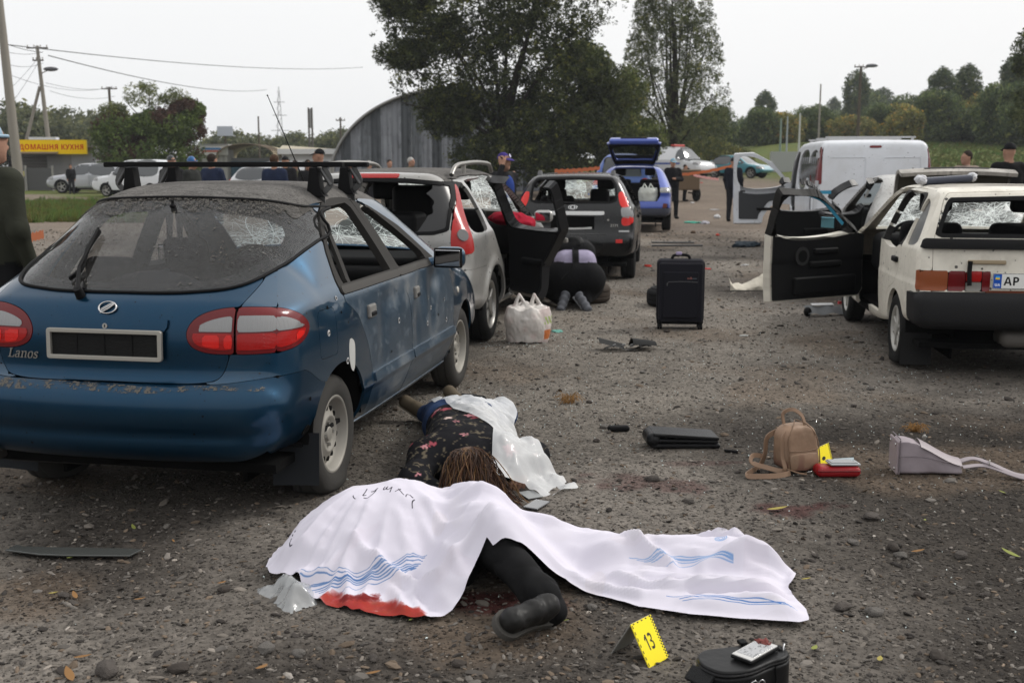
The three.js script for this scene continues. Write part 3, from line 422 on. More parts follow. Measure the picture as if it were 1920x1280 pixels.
  const rearDoor = side(rearDoorP, -0.001), frontDoor = side(frontDoorP, -0.001), rearWin = side(rearWinP, 0.004), frontWin = side(frontWinP, 0.004), dloBelt = side([[0.0, 0.945], [0.05, 0.995], [1.9, 0.985], [1.9, 0.94]], 0);
  const shieldP = (l, y, w) => Math.max(1.52 - l + 0, l - 2.17, Math.abs(w) - 0.60 + 0.10 * sst(1.6, 2.1, l) * 0 + (1.36 - y) * -0.22, 0.0);
  const shield = (l, y, w) => { const n = Math.max((1.365 - y) * 0 + (1.50 - l), l - 2.10, Math.abs(w) - (0.56 + 0.30 * (1.37 - y))); return n; };
  const roofG = (l, y, w) => Math.max(0.085 + 0.05 * w * w - l, l - 1.50, 1.30 - y, Math.abs(w) - 0.555 - 0.02 * (l < 0.3 ? 1 : 0));
  const lampQ = P => { const d = sdPoly(smoothPoly(P)); return (l, y, w) => (l > 0.3) ? 1 : d(Math.abs(w) + Math.max(0, l + 0.56) * 0.9, y); };
  const lampO = lampQ([[0.365, 0.845], [0.40, 0.905], [0.50, 0.945], [0.70, 0.950], [0.86, 0.930], [0.97, 0.885], [1.005, 0.845], [0.97, 0.805], [0.86, 0.772], [0.60, 0.758], [0.44, 0.765], [0.38, 0.795]]);
  const lampI = lampQ([[0.39, 0.845], [0.425, 0.88], [0.52, 0.912], [0.70, 0.917], [0.84, 0.90], [0.93, 0.868], [0.97, 0.845], [0.94, 0.815], [0.84, 0.788], [0.60, 0.775], [0.45, 0.782], [0.40, 0.805]]);
  const gapLine = (l, y, w) => 0.006 - Math.abs(Math.abs(w) - 0.572);
  const flap = (l, y, w) => w < 0.5 ? 1 : Math.max(Math.abs(l + 0.135) - 0.085 + 0, Math.abs(y - 0.79) - 0.10) + 0;
  const flapR = (l, y, w) => { if (w < 0.5) return 1; const a = Math.abs(l + 0.145) - 0.07, b = Math.abs(y - 0.785) - 0.085; return Math.min(Math.max(a, b), 0) + Math.hypot(Math.max(a, 0), Math.max(b, 0)) - 0.025; };
  const notDoors = all(not(rearDoor, 0.003), not(frontDoor, 0.003), not(dloS, 0.0));
  const base = all(arch, not(glassO, 0.002), notDoors, not(roofG, 0.0));
  // dents: soft dimples pressed into the right side
  c.panel('body', all(base, not(hatch, 0.003), not(lampO, 0.003), (l, y, w) => Math.max(-flapR(l, y, w) + 0.0025), not(bumper, 0.002), not(shield)), pBlue);
  c.panel('bumper', all(bumper, arch, (l, y) => 0.27 - y), pBlueRear);
  c.panel('tailgate', all(hatch, not(glassO, 0.002), not(lampO, 0.003)), pBlueRear, { charts: ['sil'] });
  c.panel('roof', roofG, mGrime);
  c.panel('fuel_flap', flapR, pBlue, { charts: ['R'] });
  // rear window
  const gl = c.panel('rear_window', all(glassO), phy([0.42, 0.44, 0.46], 0.03, 0, { transmission: 1, thickness: 0, ior: 1.45 }), { offset: -0.004, rim: 0 });
  part('dark_border', c.shape(all(glassO, not(glassI)), { offset: -0.009, rim: 0 }), std([0.014, 0.014, 0.016], 0.35), gl);
  { const P = sm0([[0, 1.003], [0.35, 1.008], [0.545, 1.035], [0.62, 1.09], [0.662, 1.17], [0.658, 1.25], [0.605, 1.32], [0.47, 1.372], [0.2, 1.392], [-0.2, 1.392], [-0.47, 1.372], [-0.605, 1.32], [-0.658, 1.25], [-0.662, 1.17], [-0.62, 1.09], [-0.545, 1.035], [-0.35, 1.008]], 5).map(q => { const h = c.hit(q[0], q[1]); return h.P.addScaledVector(h.N, 0.002); }); part('seal', new THREE.TubeGeometry(new THREE.CatmullRomCurve3(P, true), 160, 0.0085, 6, true), mBlack, gl); }
  part('dust_film', c.shape(grow(glassO, -0.014), { offset: 0.001, rim: 0 }), mFilm(3, 0.10), gl);
  { const gr = c.shape(all(glassO, (l, y, w) => 0.085 - (y - 1.295 + 0.10 * w * w) - 0.03 * fbm(l * 9, w * 9, 0, 3) * 3), { offset: 0.003, rim: 0 }); part('grit', gr, std([0.085, 0.08, 0.073], 0.95, 0, { transparent: true, alphaMap: dataTex(512, 512, (u, v) => { const k = sst(0.49, 0.56, tnoise(u, v, 110, 31) * 0.7 + tnoise(u, v, 20, 3) * 0.3); return [k, k, k]; }, false, [2, 2]) }), gl); }
  // lamps
  for (const s of [1, -1]) {
    const sd = g => (l, y, w) => w * s < 0.1 ? 1 : g(l, y, w), ch = ['sil', s > 0 ? 'R' : 'L'], gp = gapLine;
    const lamp = c.panel('tail_light', sd(all(lampO, gp)), mLensDark, { charts: ch, offset: 0.002, rim: 0.006 });
    part('reversing_lens', c.shape(sd(all(lampI, (l, y, w) => 0.852 - y, (l, y, w) => 0.012 - Math.abs(Math.abs(w) - 0.572), (l, y, w) => 0.418 - Math.abs(w))), { charts: ch, offset: 0.0045, rim: 0 }), mLensClear, lamp);
    part('red_lens', c.shape(sd(all(lampI, (l, y, w) => y - 0.845, (l, y, w) => 0.012 - Math.abs(Math.abs(w) - 0.572))), { charts: ch, offset: 0.0045, rim: 0 }), mLensRed, lamp);
    part('bright_lens', c.shape(sd(all(grow(lampI, -0.006), (l, y, w) => y - 0.838, (l, y, w) => { const q = Math.abs(w) + Math.max(0, l + 0.56) * 0.9; return Math.min(Math.abs(q - 0.93) - 0.055, Math.abs(q - 0.47) - 0.035, Math.abs(q - 0.545) - 0.018); })), { charts: ch, offset: 0.0065, rim: 0 }), mLensBright, lamp);
  }
  // doors
  const sides = [['R', 1], ['L', -1]];
  for (const [ch, s] of sides) {
    const one = { charts: [ch] };
    for (const [nm, dr, win, hl] of [['rear', rearDoor, rearWin, 0.43], ['front', frontDoor, frontWin, 1.28]]) {
      const d = c.panel('door', all(dr, not(dloS, 0.004), arch), pBlueSide, one);
      part('window_frame', c.shape(all(grow(dr, -0.001), dloS, not(win)), { ...one, offset: 0.004, rim: 0.04 }), std([0.035, 0.033, 0.031], 0.75), d);
      part('inner_panel', c.shape(all(dr, not(dloS, 0.004), arch), { ...one, offset: -0.07, rim: 0 }), mTrim, d);
      part('belt_strip', c.shape(all(grow(dr, -0.004), (l, y) => Math.abs(y - 0.955) - 0.017), { ...one, offset: 0.009, rim: 0.012 }), std([0.06, 0.057, 0.053], 0.7), d);
      const h = c.hitSide(hl, 0.815, s); const hd = part('door_handle', onto(rb(0.115, 0.07, 0.026, 0.03, 0, 0, 0), h, 0.004), std([0.17, 0.165, 0.155], 0.55), d);
      part('grip_hollow', onto(rb(0.085, 0.026, 0.02, 0.012, 0, -0.014, 0), h, 0.012), mBlack, hd);
      part('rubbing_strip', c.shape(all(grow(dr, -0.004), (l, y) => Math.abs(y - 0.47) - 0.024, arch), { ...one, offset: 0.012, rim: 0.014 }), pBlueSide, d);
    }
    part('quarter_bar', c.shape(all(rearWin, (l, y) => Math.abs(l - 0.24 - (y - 0.985) * 0.42) - 0.022), { ...one, offset: 0.0, rim: 0.02 }), std([0.035, 0.033, 0.031], 0.75), R_);
    wheel(c, 0, 0.278, s * 0.70, { R: 0.29, w: 0.18, r: 0.178, kind: 'steel', metal: std([0.27, 0.255, 0.225], 0.6, 0.4), flat: s > 0 ? 0.022 : 0.016, rubber: std([0.045, 0.043, 0.04], 0.85, 0, { bumpMap: bumpFine, bumpScale: 0.001 }) }).position.y = 0.27;
    wheel(c, 2.52, 0.288, s * 0.71, { R: 0.288, w: 0.175, r: 0.178, kind: 'steel', metal: std([0.27, 0.255, 0.225], 0.6, 0.4), rubber: std([0.045, 0.043, 0.04], 0.85) });
    const mf = part('mud_flap', [sheetFrom(8, 8, (a, b) => V(s * (0.60 + 0.235 * a + (b > 0.5 ? 0 : 0)), 0.10 + 0.24 * b + 0.02 * a, 0.335 - 0.02 * b + 0.03 * a * a))], std([0.022, 0.024, 0.027], 0.7), R_);
    part('sill', c.shape(all((l, y) => y - 0.245, (l) => 0.30 - l, (l) => l - 2.2), { ...one, offset: 0.004 }), pBlueSide, R_);
  }
  // windscreen, cracked
  c.panel('windscreen', shield, mCrack, { offset: -0.004, rim: 0, charts: ['sil'] });
  underside(c, { l0: -0.55, l1: 3.1, y: 0.24, w: 0.82 });
  part('interior', [rb(1.36, 0.34, 0.5, 0.08, 0, 0.74, -2.05), rb(1.30, 0.03, 0.52, 0.01, 0, 0.93, 0.30, 0.12), bx(1.3, 0.5, 0.03, 0, 0.5, 0.05), rb(1.35, 0.10, 0.24, 0.04, 0, 0.93, -2.0, 0.2), bx(1.5, 0.02, 3.1, 0, 0.30, -1.2)], mTrim, R_);
  for (const w of [-0.36, 0.36]) seat(R_, w, 1.12, 0.28, 0.5, mSeat, w < 0, 0.35, 0.46);
  const bench = seat(R_, 0, 0.28, 0.34, 1.26, mSeat, false, 0.3, 0.52);
  for (const w of [-0.38, 0.38]) part('headrest', rb(0.26, 0.13, 0.09, 0.04, w, 0.70, 0.24, 0.2), mSeat, bench);
  steering(R_, -0.36, 1.62, 0.87);
  { const h = c.hit(0, 1.055); part('brake_lamp', [rb(0.30, 0.05, 0.06, 0.02, 0.02, 1.0, 0.28)], mLensRed, R_); part('lamp_hood', [sph(0.2, 0.02, 0.985, 0.25, 1.2, 0.42, 0.4, 20)], std([0.05, 0.05, 0.055], 0.6), R_); }
  // badge, lock, lettering, plate holder
  { const h = c.hit(0, 0.943), el = new THREE.TorusGeometry(0.041, 0.0045, 10, 40); el.scale(1, 0.66, 1); const arc = k => { const g = tube([[-0.03, -0.016 + k, 0], [-0.008, -0.004 + k, 0.002], [0.008, 0.006 + k, 0.002], [0.028, 0.020 + k * 0.4, 0]], 0.0034, 16, 6); return g; };
    part('badge', [el, arc(0), arc(-0.009), arc(0.008)].map(g => onto(g, h, 0.006)), mChrome, R_); }
  { const h = c.hit(0.0, 0.868); const k = part('lock', onto(rb(0.05, 0.05, 0.016, 0.016), h, 0.002), mBlack, R_); part('lock_cylinder', onto(cyl(0.012, 0.012, 0.012, 0, 0, 0, Math.PI / 2), h, 0.008), mSteel, k); part('keyhole', onto(bx(0.003, 0.012, 0.004), h, 0.0145), mBlack, k); }
  { const h = c.hit(-0.42, 0.715), g = textGeo('Lanos', 0.04, 0.004, fontSerif); g.applyMatrix4(new THREE.Matrix4().set(1, 0.32, 0, 0, 0, 1, 0, 0, 0, 0, 1, 0, 0, 0, 0, 1)); part('lettering', onto(g, h, 0.003), std([0.36, 0.35, 0.33], 0.35, 0.8), R_); }
  { const h = c.hit(0, 0.79), rs = (w, hh, r) => { const s = new THREE.Shape(), a = w / 2, b = hh / 2; s.moveTo(-a + r, -b); s.lineTo(a - r, -b); s.quadraticCurveTo(a, -b, a, -b + r); s.lineTo(a, b - r); s.quadraticCurveTo(a, b, a - r, b); s.lineTo(-a + r, b); s.quadraticCurveTo(-a, b, -a, b - r); s.lineTo(-a, -b + r); s.quadraticCurveTo(-a, -b, -a + r, -b); return s; };
    const s = rs(0.535, 0.128, 0.012); s.holes.push(rs(0.508, 0.102, 0.006)); const fr = new THREE.ExtrudeGeometry(s, { depth: 0.012, bevelEnabled: true, bevelSize: 0.003, bevelThickness: 0.003, bevelSegments: 2 });
    const pf = part('plate_holder', onto(fr, h, 0.012), std([0.36, 0.345, 0.31], 0.5, 0.6), R_);
    part('holder_back', onto(bx(0.515, 0.108, 0.012), h, 0.006), std([0.014, 0.014, 0.014], 0.8, 0, { bumpMap: bumpFine, bumpScale: 0.004 }), pf);
    const rbs = []; for (const x of [-0.13, 0, 0.13]) rbs.push(onto(bx(0.003, 0.098, 0.004, x, 0, 0), h, 0.013)); part('rib', rbs, mBlack, pf); }
  { const g = c.shape(all(back([[0, 0.855], [0.275, 0.855], [0.28, 0.895], [0, 0.90], [-0.28, 0.895], [-0.275, 0.855]], 0.006)), { charts: ['sil'], offset: 0.014, rim: 0.014 }); part('grab_strip', g, pBlueRear, R_); }
  // wiper
  { const a = c.hit(-0.155, 0.985), b = c.hit(-0.235, 1.075), d = c.hit(-0.275, 1.235), e = c.hit(-0.258, 1.04); const off = (h, k) => h.P.clone().addScaledVector(h.N, k);
    const w = part('wiper', [rod(off(a, 0.0), off(a, 0.045), 0.022, 0.018), rod(off(a, 0.035), off(b, 0.03), 0.012, 0.008), rod(off(b, 0.03), off(d, 0.03), 0.008, 0.006)], mBlack, R_);
    part('wiper_blade', ribbon([e, b, c.hit(-0.27, 1.16), d].map(h => { const p = off(h, 0.014); return [p.x, p.y, p.z]; }), 0.012, 0.02, V(0, 1, 0.4), 20), mBlack, w); }
  { const h = c.hit(0.0, 1.35); part('washer_nozzle', [sph(0.016, h.P.x, h.P.y + 0.008, h.P.z, 1, 0.8, 1), cyl(0.007, 0.01, 0.03, h.P.x, h.P.y + 0.02, h.P.z)], mBlack, R_); }
  // scars: bare filler and small holes
  { const sc = c.shape(all(side(smoothPoly([[0.10, 0.72], [0.155, 0.70], [0.16, 0.62], [0.145, 0.555], [0.11, 0.57], [0.085, 0.64]]), 0, 1)), { charts: ['R'], offset: 0.0015, rim: 0.001 }); part('bare_patch', sc, std([0.42, 0.42, 0.40], 0.8), R_);
    const hs = [], rims = [], r = rng(5); for (const [l, y] of [[-0.12, 0.90], [0.02, 0.86], [0.0, 0.93], [-0.145, 0.785], [0.06, 0.62], [-0.36, 0.52], [1.5, 0.6], [1.62, 0.68], [0.9, 0.7], [1.75, 0.62], [1.9, 0.7], [1.95, 0.56], [1.55, 0.75], [0.75, 0.55], [2.3, 0.72]]) { const h = c.hitSide(l, y, 1), s = 0.006 + 0.005 * r(); hs.push(onto(new THREE.CircleGeometry(s, 9), h, 0.003)); if (r() < 0.6) { const t = new THREE.RingGeometry(s, s * 1.6, 9); rims.push(onto(t, h, 0.0024)); } }
    part('shrapnel_hole', hs, mDark, R_); part('chipped_edge', rims, std([0.5, 0.5, 0.5], 0.5), R_);
    const hb = c.hitSide(-0.44, 0.50, 1); part('bumper_recess', onto(cyl(0.028, 0.028, 0.006, 0, 0, 0, Math.PI / 2), c.hitSide(-0.36, 0.375, 1), 0.001), mDark, R_);
    const fl = c.hitSide(-0.145, 0.785, 1); part('flap_hole', onto(new THREE.TorusGeometry(0.007, 0.003, 6, 14), fl, 0.003), mSteel, R_);
    const gr = c.shape(all(bumper, (l, y, w) => Math.abs(y - 0.612 + 0.006 * Math.sin(w * 9)) - 0.020 + 0.012 * sst(-0.3, 0.6, w), (l, y, w) => w - 0.7), { charts: ['sil'], offset: 0.002, rim: 0 }); part('dirt_streak', gr, std([0.14, 0.13, 0.115], 0.95, 0, { transparent: true, alphaMap: dataTex(512, 512, (u, v) => { const k = 0.85 * sst(0.50, 0.62, tnoise(u, v, 70, 41) * 0.55 + tnoise(u, v, 14, 43) * 0.45); return [k, k, k]; }, false, [1.6, 1.6]) }), R_); }
  // exhaust
  part('silencer', [rb(0.5, 0.16, 0.3, 0.07, -0.45, 0.27, 0.38), rod([-0.62, 0.25, 0.5], [-0.62, 0.245, 0.70], 0.022)], std([0.05, 0.045, 0.04], 0.7, 0.4), R_);
  // mirror
  for (const s of [1, -1]) { const m = part('door_mirror', [rb(0.20, 0.135, 0.10, 0.055, s * 0.925, 0.985, -1.72, 0, s * -0.12), rod([s * 0.80, 0.955, -1.70], [s * 0.86, 0.97, -1.71], 0.03, 0.025)], pBlue, R_); part('mirror_rim', rb(0.188, 0.122, 0.02, 0.05, s * 0.925, 0.985, -1.672, 0, s * -0.12), mBlack, m); part('mirror_glass', rb(0.165, 0.10, 0.01, 0.04, s * 0.925, 0.985, -1.660, 0, s * -0.12), std([0.5, 0.5, 0.52], 0.04, 1), m); }
  part('side_repeater', onto(sph(0.022, 0, 0, 0, 1, 1, 0.4), c.hitSide(2.28, 0.72, 1), 0.002), std([0.45, 0.43, 0.38], 0.4), R_);
  // roof bars: things fixed on the roof
  for (const [l, len] of [[0.52, 1.34], [0.98, 1.30]]) {
    const rk = thing('roof_bar', l < 0.7 ? 'black roof bar across the blue hatchback, the one nearer the camera' : 'black roof bar across the blue hatchback, the one nearer its windscreen', 'roof bar', R_.position.toArray(), R_.rotation.y);
    part('crossbar', [rb(len, 0.027, 0.045, 0.006, 0.0, 1.555, -l)], mBlack, rk);
    for (const s of [1, -1]) { const t = c.hitTop(l, s * 0.52), y = t.P.y, f = part('foot', [(() => { const sh = new THREE.Shape(); sh.moveTo(-0.06, 0); sh.lineTo(0.05, 0); sh.lineTo(0.03, 0.03); sh.lineTo(0.015, 1.54 - y); sh.lineTo(-0.02, 1.54 - y); sh.lineTo(-0.035, 0.03); const g = new THREE.ExtrudeGeometry(sh, { depth: 0.06, bevelEnabled: true, bevelSize: 0.004, bevelThickness: 0.004, bevelSegments: 2 }); g.translate(0, 0, -0.03); if (s < 0) g.rotateY(Math.PI); g.translate(s * 0.52, y - 0.004, -l); return g; })()], mBlack, rk);
      const e = c.hitSide(l, 1.375, s).P; part('clamp', [rod([s * 0.55, 1.53, -l], [s * 0.60, 1.45, -l], 0.012), ribbon([[s * 0.565, 1.545, -l], [s * 0.60, 1.46, -l], [e.x + s * 0.008, 1.40, -l], [e.x + s * 0.01, 1.345, -l]], 0.03, 0.008, V(0, 0, 1), 14)], std([0.10, 0.10, 0.10], 0.4, 0.8), rk); }
  }
  { const a = c.hitTop(1.42, 0.12).P; part('aerial', [rod(a, [a.x - 0.17, a.y + 0.55, a.z + 0.16], 0.004, 0.0022, 6), sph(0.012, a.x, a.y, a.z), sph(0.005, a.x - 0.17, a.y + 0.55, a.z + 0.16)], mBlack, R_); }
}

// a soft carrier bag: a lumpy sack that narrows into two handle loops
function bagGeo(r, h, seed) {
  return surf((x, y, z) => {
    const t = y / h, n = (fbm(x * 7 + seed, y * 5, z * 7, 4) - 0.5) * 0.075 + 0.010 * Math.sin(Math.atan2(z, x) * 6 + 9 * noise(x * 5, y * 3, seed)) * sst(0.25, 0.8, t);
    const rad = r * (1.0 + 0.18 * Math.sin(Math.min(t, 1) * 2.6) - 0.30 * sst(0.45, 1.0, t)); let d = Math.max(Math.hypot(x, z * 1.15) - rad, -y, y - h * 0.72) + n;
    for (const [s, o] of [[-1, 0], [1, -0.15]]) { const ax = s * r * 0.75, tx = s * r * (0.42 + o), bx3 = s * r * 0.06; d = smin(d, Math.min(cap(x, y, z * 0.6, [ax, h * 0.62, 0, 0.024, tx, h * 0.97, 0.01 * s, 0.011]), cap(x, y, z * 0.6, [tx, h * 0.97, 0.01 * s, 0.011, bx3, h * 0.66, 0.015, 0.024])), 0.018); }
    return d;
  }, [-r * 1.5, -0.03, -r * 1.5], [r * 1.5, h * 1.08, r * 1.5], r / 22);
}

// ---------- the other cars ----------
const sm = smoothPoly;
const halfRight = P => [...P, ...P.slice().reverse().filter(p => p[0] > 1e-6).map(p => [-p[0], p[1]])];
// builds what all cars share; o.win: side window outlines, o.doors: [outline, handle l, handle y], o.rear: rear window, o.open: regions left out
function fit(c, o) {
  const arch = archCut(c.arches), wins = o.win.map(p => side(sm(p, 5), 0)), doors = (o.doors || []).map(d => side(d[0], -0.002)), rearG = o.rear ? back(halfRight(o.rear), 0.012, o.rearL ?? 0.4) : () => 1;
  const shield = (l, y, w) => Math.max(o.shield[0] - l, l - o.shield[1], Math.abs(w) - (o.shield[2] + o.shield[3] * (c.top - y)), o.shieldLow ? o.shieldLow - y : -1);
  const open = o.open || [], extra = o.extra || [];
  const base = all(arch, ...wins.map(w => not(w)), not(rearG), not(shield), ...open.map(g => not(g, 0)));
  const roofG = o.roofMat ? (l, y, w) => Math.max(o.roof[0] - l, l - o.roof[1], c.top - 0.17 - y, Math.abs(w) - o.roof[2]) : () => 1;
  const bumper = o.bumper ? (l, y, w) => Math.max(y - o.bumper[0], o.bumper[1] - y, Math.min(l - o.bumper[2], c.l1 - 0.4 - l)) : () => 1;
  const lampGs = (o.lamps || []).map(L => L[1]);
  const hatchG = o.hatch || (() => 1);
  c.panel('body', all(base, ...doors.map(d => not(d, 0.003)), not(roofG), not(bumper, 0.002), not(hatchG, 0.003), ...lampGs.map(g => not(g, 0.001)), ...extra.map(g => not(g, 0))), o.paint, { rim: 0.03 });
  if (o.bumper) for (const q of [1, -1]) c.panel('bumper', all(bumper, (l) => q * (l - 1.2), arch, ...extra.map(g => not(g, 0))), o.bumperMat || o.paint, { offset: o.bumperOut || 0, rim: 0.03 });
  if (o.roofMat) c.panel('roof', roofG, o.roofMat);
  if (o.hatch && !o.hatchOpen) c.panel('tailgate', all(hatchG, not(rearG), not(bumper, 0.002), ...lampGs.map(g => not(g, 0.001)), ...extra.map(g => not(g, 0))), o.hatchMat || o.paint, { charts: ['sil'], rim: 0.03 });
  for (const s of [1, -1]) {
    const one = { charts: [s > 0 ? 'R' : 'L'] };
    doors.forEach((d0, i) => { const d = o.fullFrame ? all(d0, (l, y) => y - o.fullFrame) : d0;
      const sw = o.swing && o.swing.find(q => q.s === s && q.i === i), trimG = all(d0, ...wins.map(w => not(grow(w, 0.01)))), lower = all(trimG, (l, y) => y - (o.belt || 0.95));
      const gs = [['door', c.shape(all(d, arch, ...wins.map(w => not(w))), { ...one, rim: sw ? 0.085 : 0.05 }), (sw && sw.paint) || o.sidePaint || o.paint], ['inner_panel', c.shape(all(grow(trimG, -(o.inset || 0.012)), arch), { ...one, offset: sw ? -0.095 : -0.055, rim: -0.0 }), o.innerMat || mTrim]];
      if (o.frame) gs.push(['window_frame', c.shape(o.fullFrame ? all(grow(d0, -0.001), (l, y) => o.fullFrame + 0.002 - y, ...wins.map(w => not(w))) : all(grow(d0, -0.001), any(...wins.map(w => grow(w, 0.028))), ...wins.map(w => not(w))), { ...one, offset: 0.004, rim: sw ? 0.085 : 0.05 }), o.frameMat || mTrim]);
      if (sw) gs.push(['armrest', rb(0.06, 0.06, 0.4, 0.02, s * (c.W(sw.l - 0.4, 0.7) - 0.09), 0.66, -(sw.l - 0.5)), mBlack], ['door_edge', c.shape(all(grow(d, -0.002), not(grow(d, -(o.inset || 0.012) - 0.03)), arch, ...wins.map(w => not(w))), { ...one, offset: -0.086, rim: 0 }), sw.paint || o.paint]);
      if (o.doors[i][1]) { const h = c.hitSide(o.doors[i][1], o.doors[i][2], s); gs.push(['door_handle', onto(rb(0.16, 0.045, 0.03, 0.014), h, 0.012), o.handle || mBlack]); }
      if (sw) { const top = c.swing(gs, V(s * c.W(sw.l, 0.6), 0, -sw.l), V(0, 1, 0), s * sw.a * Math.PI / 180); sw.made = top; if (sw.add) sw.add(top, c); }
      else { const top = part(...gs[0], c.root); gs.slice(1).forEach(g => part(...g, top)); }
    });
    wins.forEach((w, i) => { const gm = o.glass && o.glass(i, s); if (gm) c.panel('side_window', w, gm, { ...one, offset: -0.02, rim: 0 }); });
    for (const [l, q] of [[c.arches[0][0], 0], [c.arches[1][0], 1]]) wheel(c, l, o.wheel.R, s * o.wheel.at, o.wheel);
    if (o.mirror) { const [l, y, w] = o.mirror, m = part('door_mirror', [rb(0.2, 0.13, 0.1, 0.05, s * w, y, -l), rod([s * (w - 0.14), y - 0.03, -l], [s * (w - 0.05), y - 0.02, -l], 0.025)], o.mirrorMat || o.paint, c.root); part('mirror_glass', rb(0.16, 0.095, 0.01, 0.03, s * w, y, -l + 0.052), std([0.5, 0.5, 0.52], 0.05, 1), m); }
  }
  for (const [nm, g, m, ch, off] of o.lamps || []) for (const s of [1, -1]) c.panel(nm, (l, y, w) => w * s < 0.05 ? 1 : g(l, y, w), m, { charts: ch === 'sil' ? ['sil'] : ['sil', s > 0 ? 'R' : 'L'], offset: off || 0.004 });
  for (const [nm, g, m, off, ch] of o.bits || []) c.panel(nm, g, m, { charts: ch || ['sil'], offset: off || 0.003, rim: 0.008 });
  if (o.shieldMat) c.panel('windscreen', shield, o.shieldMat, { charts: ['sil'], offset: -0.006, rim: 0 });
  if (o.rearMat) c.panel('rear_window', rearG, o.rearMat, { offset: -0.008, rim: 0 });
  if (o.rear) c.panel('window_seal', all(rearG, not(grow(rearG, -0.03))), mBlack, { offset: 0.003, rim: 0.02 });
  underside(c, { l0: c.l0 + 0.2, l1: c.l1 - 0.3, y: o.floor || 0.24, w: c.W(0.5, 0.5) - 0.01 });
  if (!o.bare) {
    const L = o.seatL || 1.05, w = 0.36;
    part('interior', [rb(1.34, 0.36, 0.5, 0.08, 0, (o.belt || 0.95) - 0.17, -(o.shield[1] - 0.28)), bx(1.35, 0.03, 2.4, 0, 0.3, -1.1), bx(1.3, 0.45, 0.03, 0, 0.52, -(o.benchL ?? 0.0) + 0.16)], mTrim, c.root);
    for (const x of [-w, w]) seat(c.root, x, L, o.seatY || 0.36);
    seat(c.root, 0, o.benchL ?? 0.25, o.seatY || 0.36, 1.24, mSeat, false, 0.25, 0.5);
    steering(c.root, -w, L + 0.55, (o.belt || 0.95) - 0.06);
  }
  return { base, arch, rearG, shield };
}
const pSilver = paint([0.275, 0.27, 0.258], { rough: 0.3, metal: 0.35, dust: 0.35, seed: 6, dustC: [0.22, 0.205, 0.18] });
const pBlackC = paint([0.005, 0.0055, 0.0065], { rough: 0.25, metal: 0.1, coat: 0.45, spec: 0.4, dust: 0.06, seed: 7, dustC: [0.12, 0.11, 0.10] });
const pWhite = paint([0.74, 0.70, 0.61], { rough: 0.42, metal: 0, dust: 0.38, seed: 8, coat: 0.3, dustC: [0.30, 0.27, 0.22], pits: 0.5 });
const pVan = paint([0.64, 0.66, 0.70], { rough: 0.4, metal: 0, dust: 0.2, seed: 9, coat: 0.4, dustC: [0.35, 0.33, 0.30], pits: 0.25 });
const pRoyal = phy([0.035, 0.075, 0.36], 0.28, 0.3, { clearcoat: 1, clearcoatRoughness: 0.1 });
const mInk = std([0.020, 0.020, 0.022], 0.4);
const mAlloy = std([0.34, 0.33, 0.31], 0.4, 0.7);

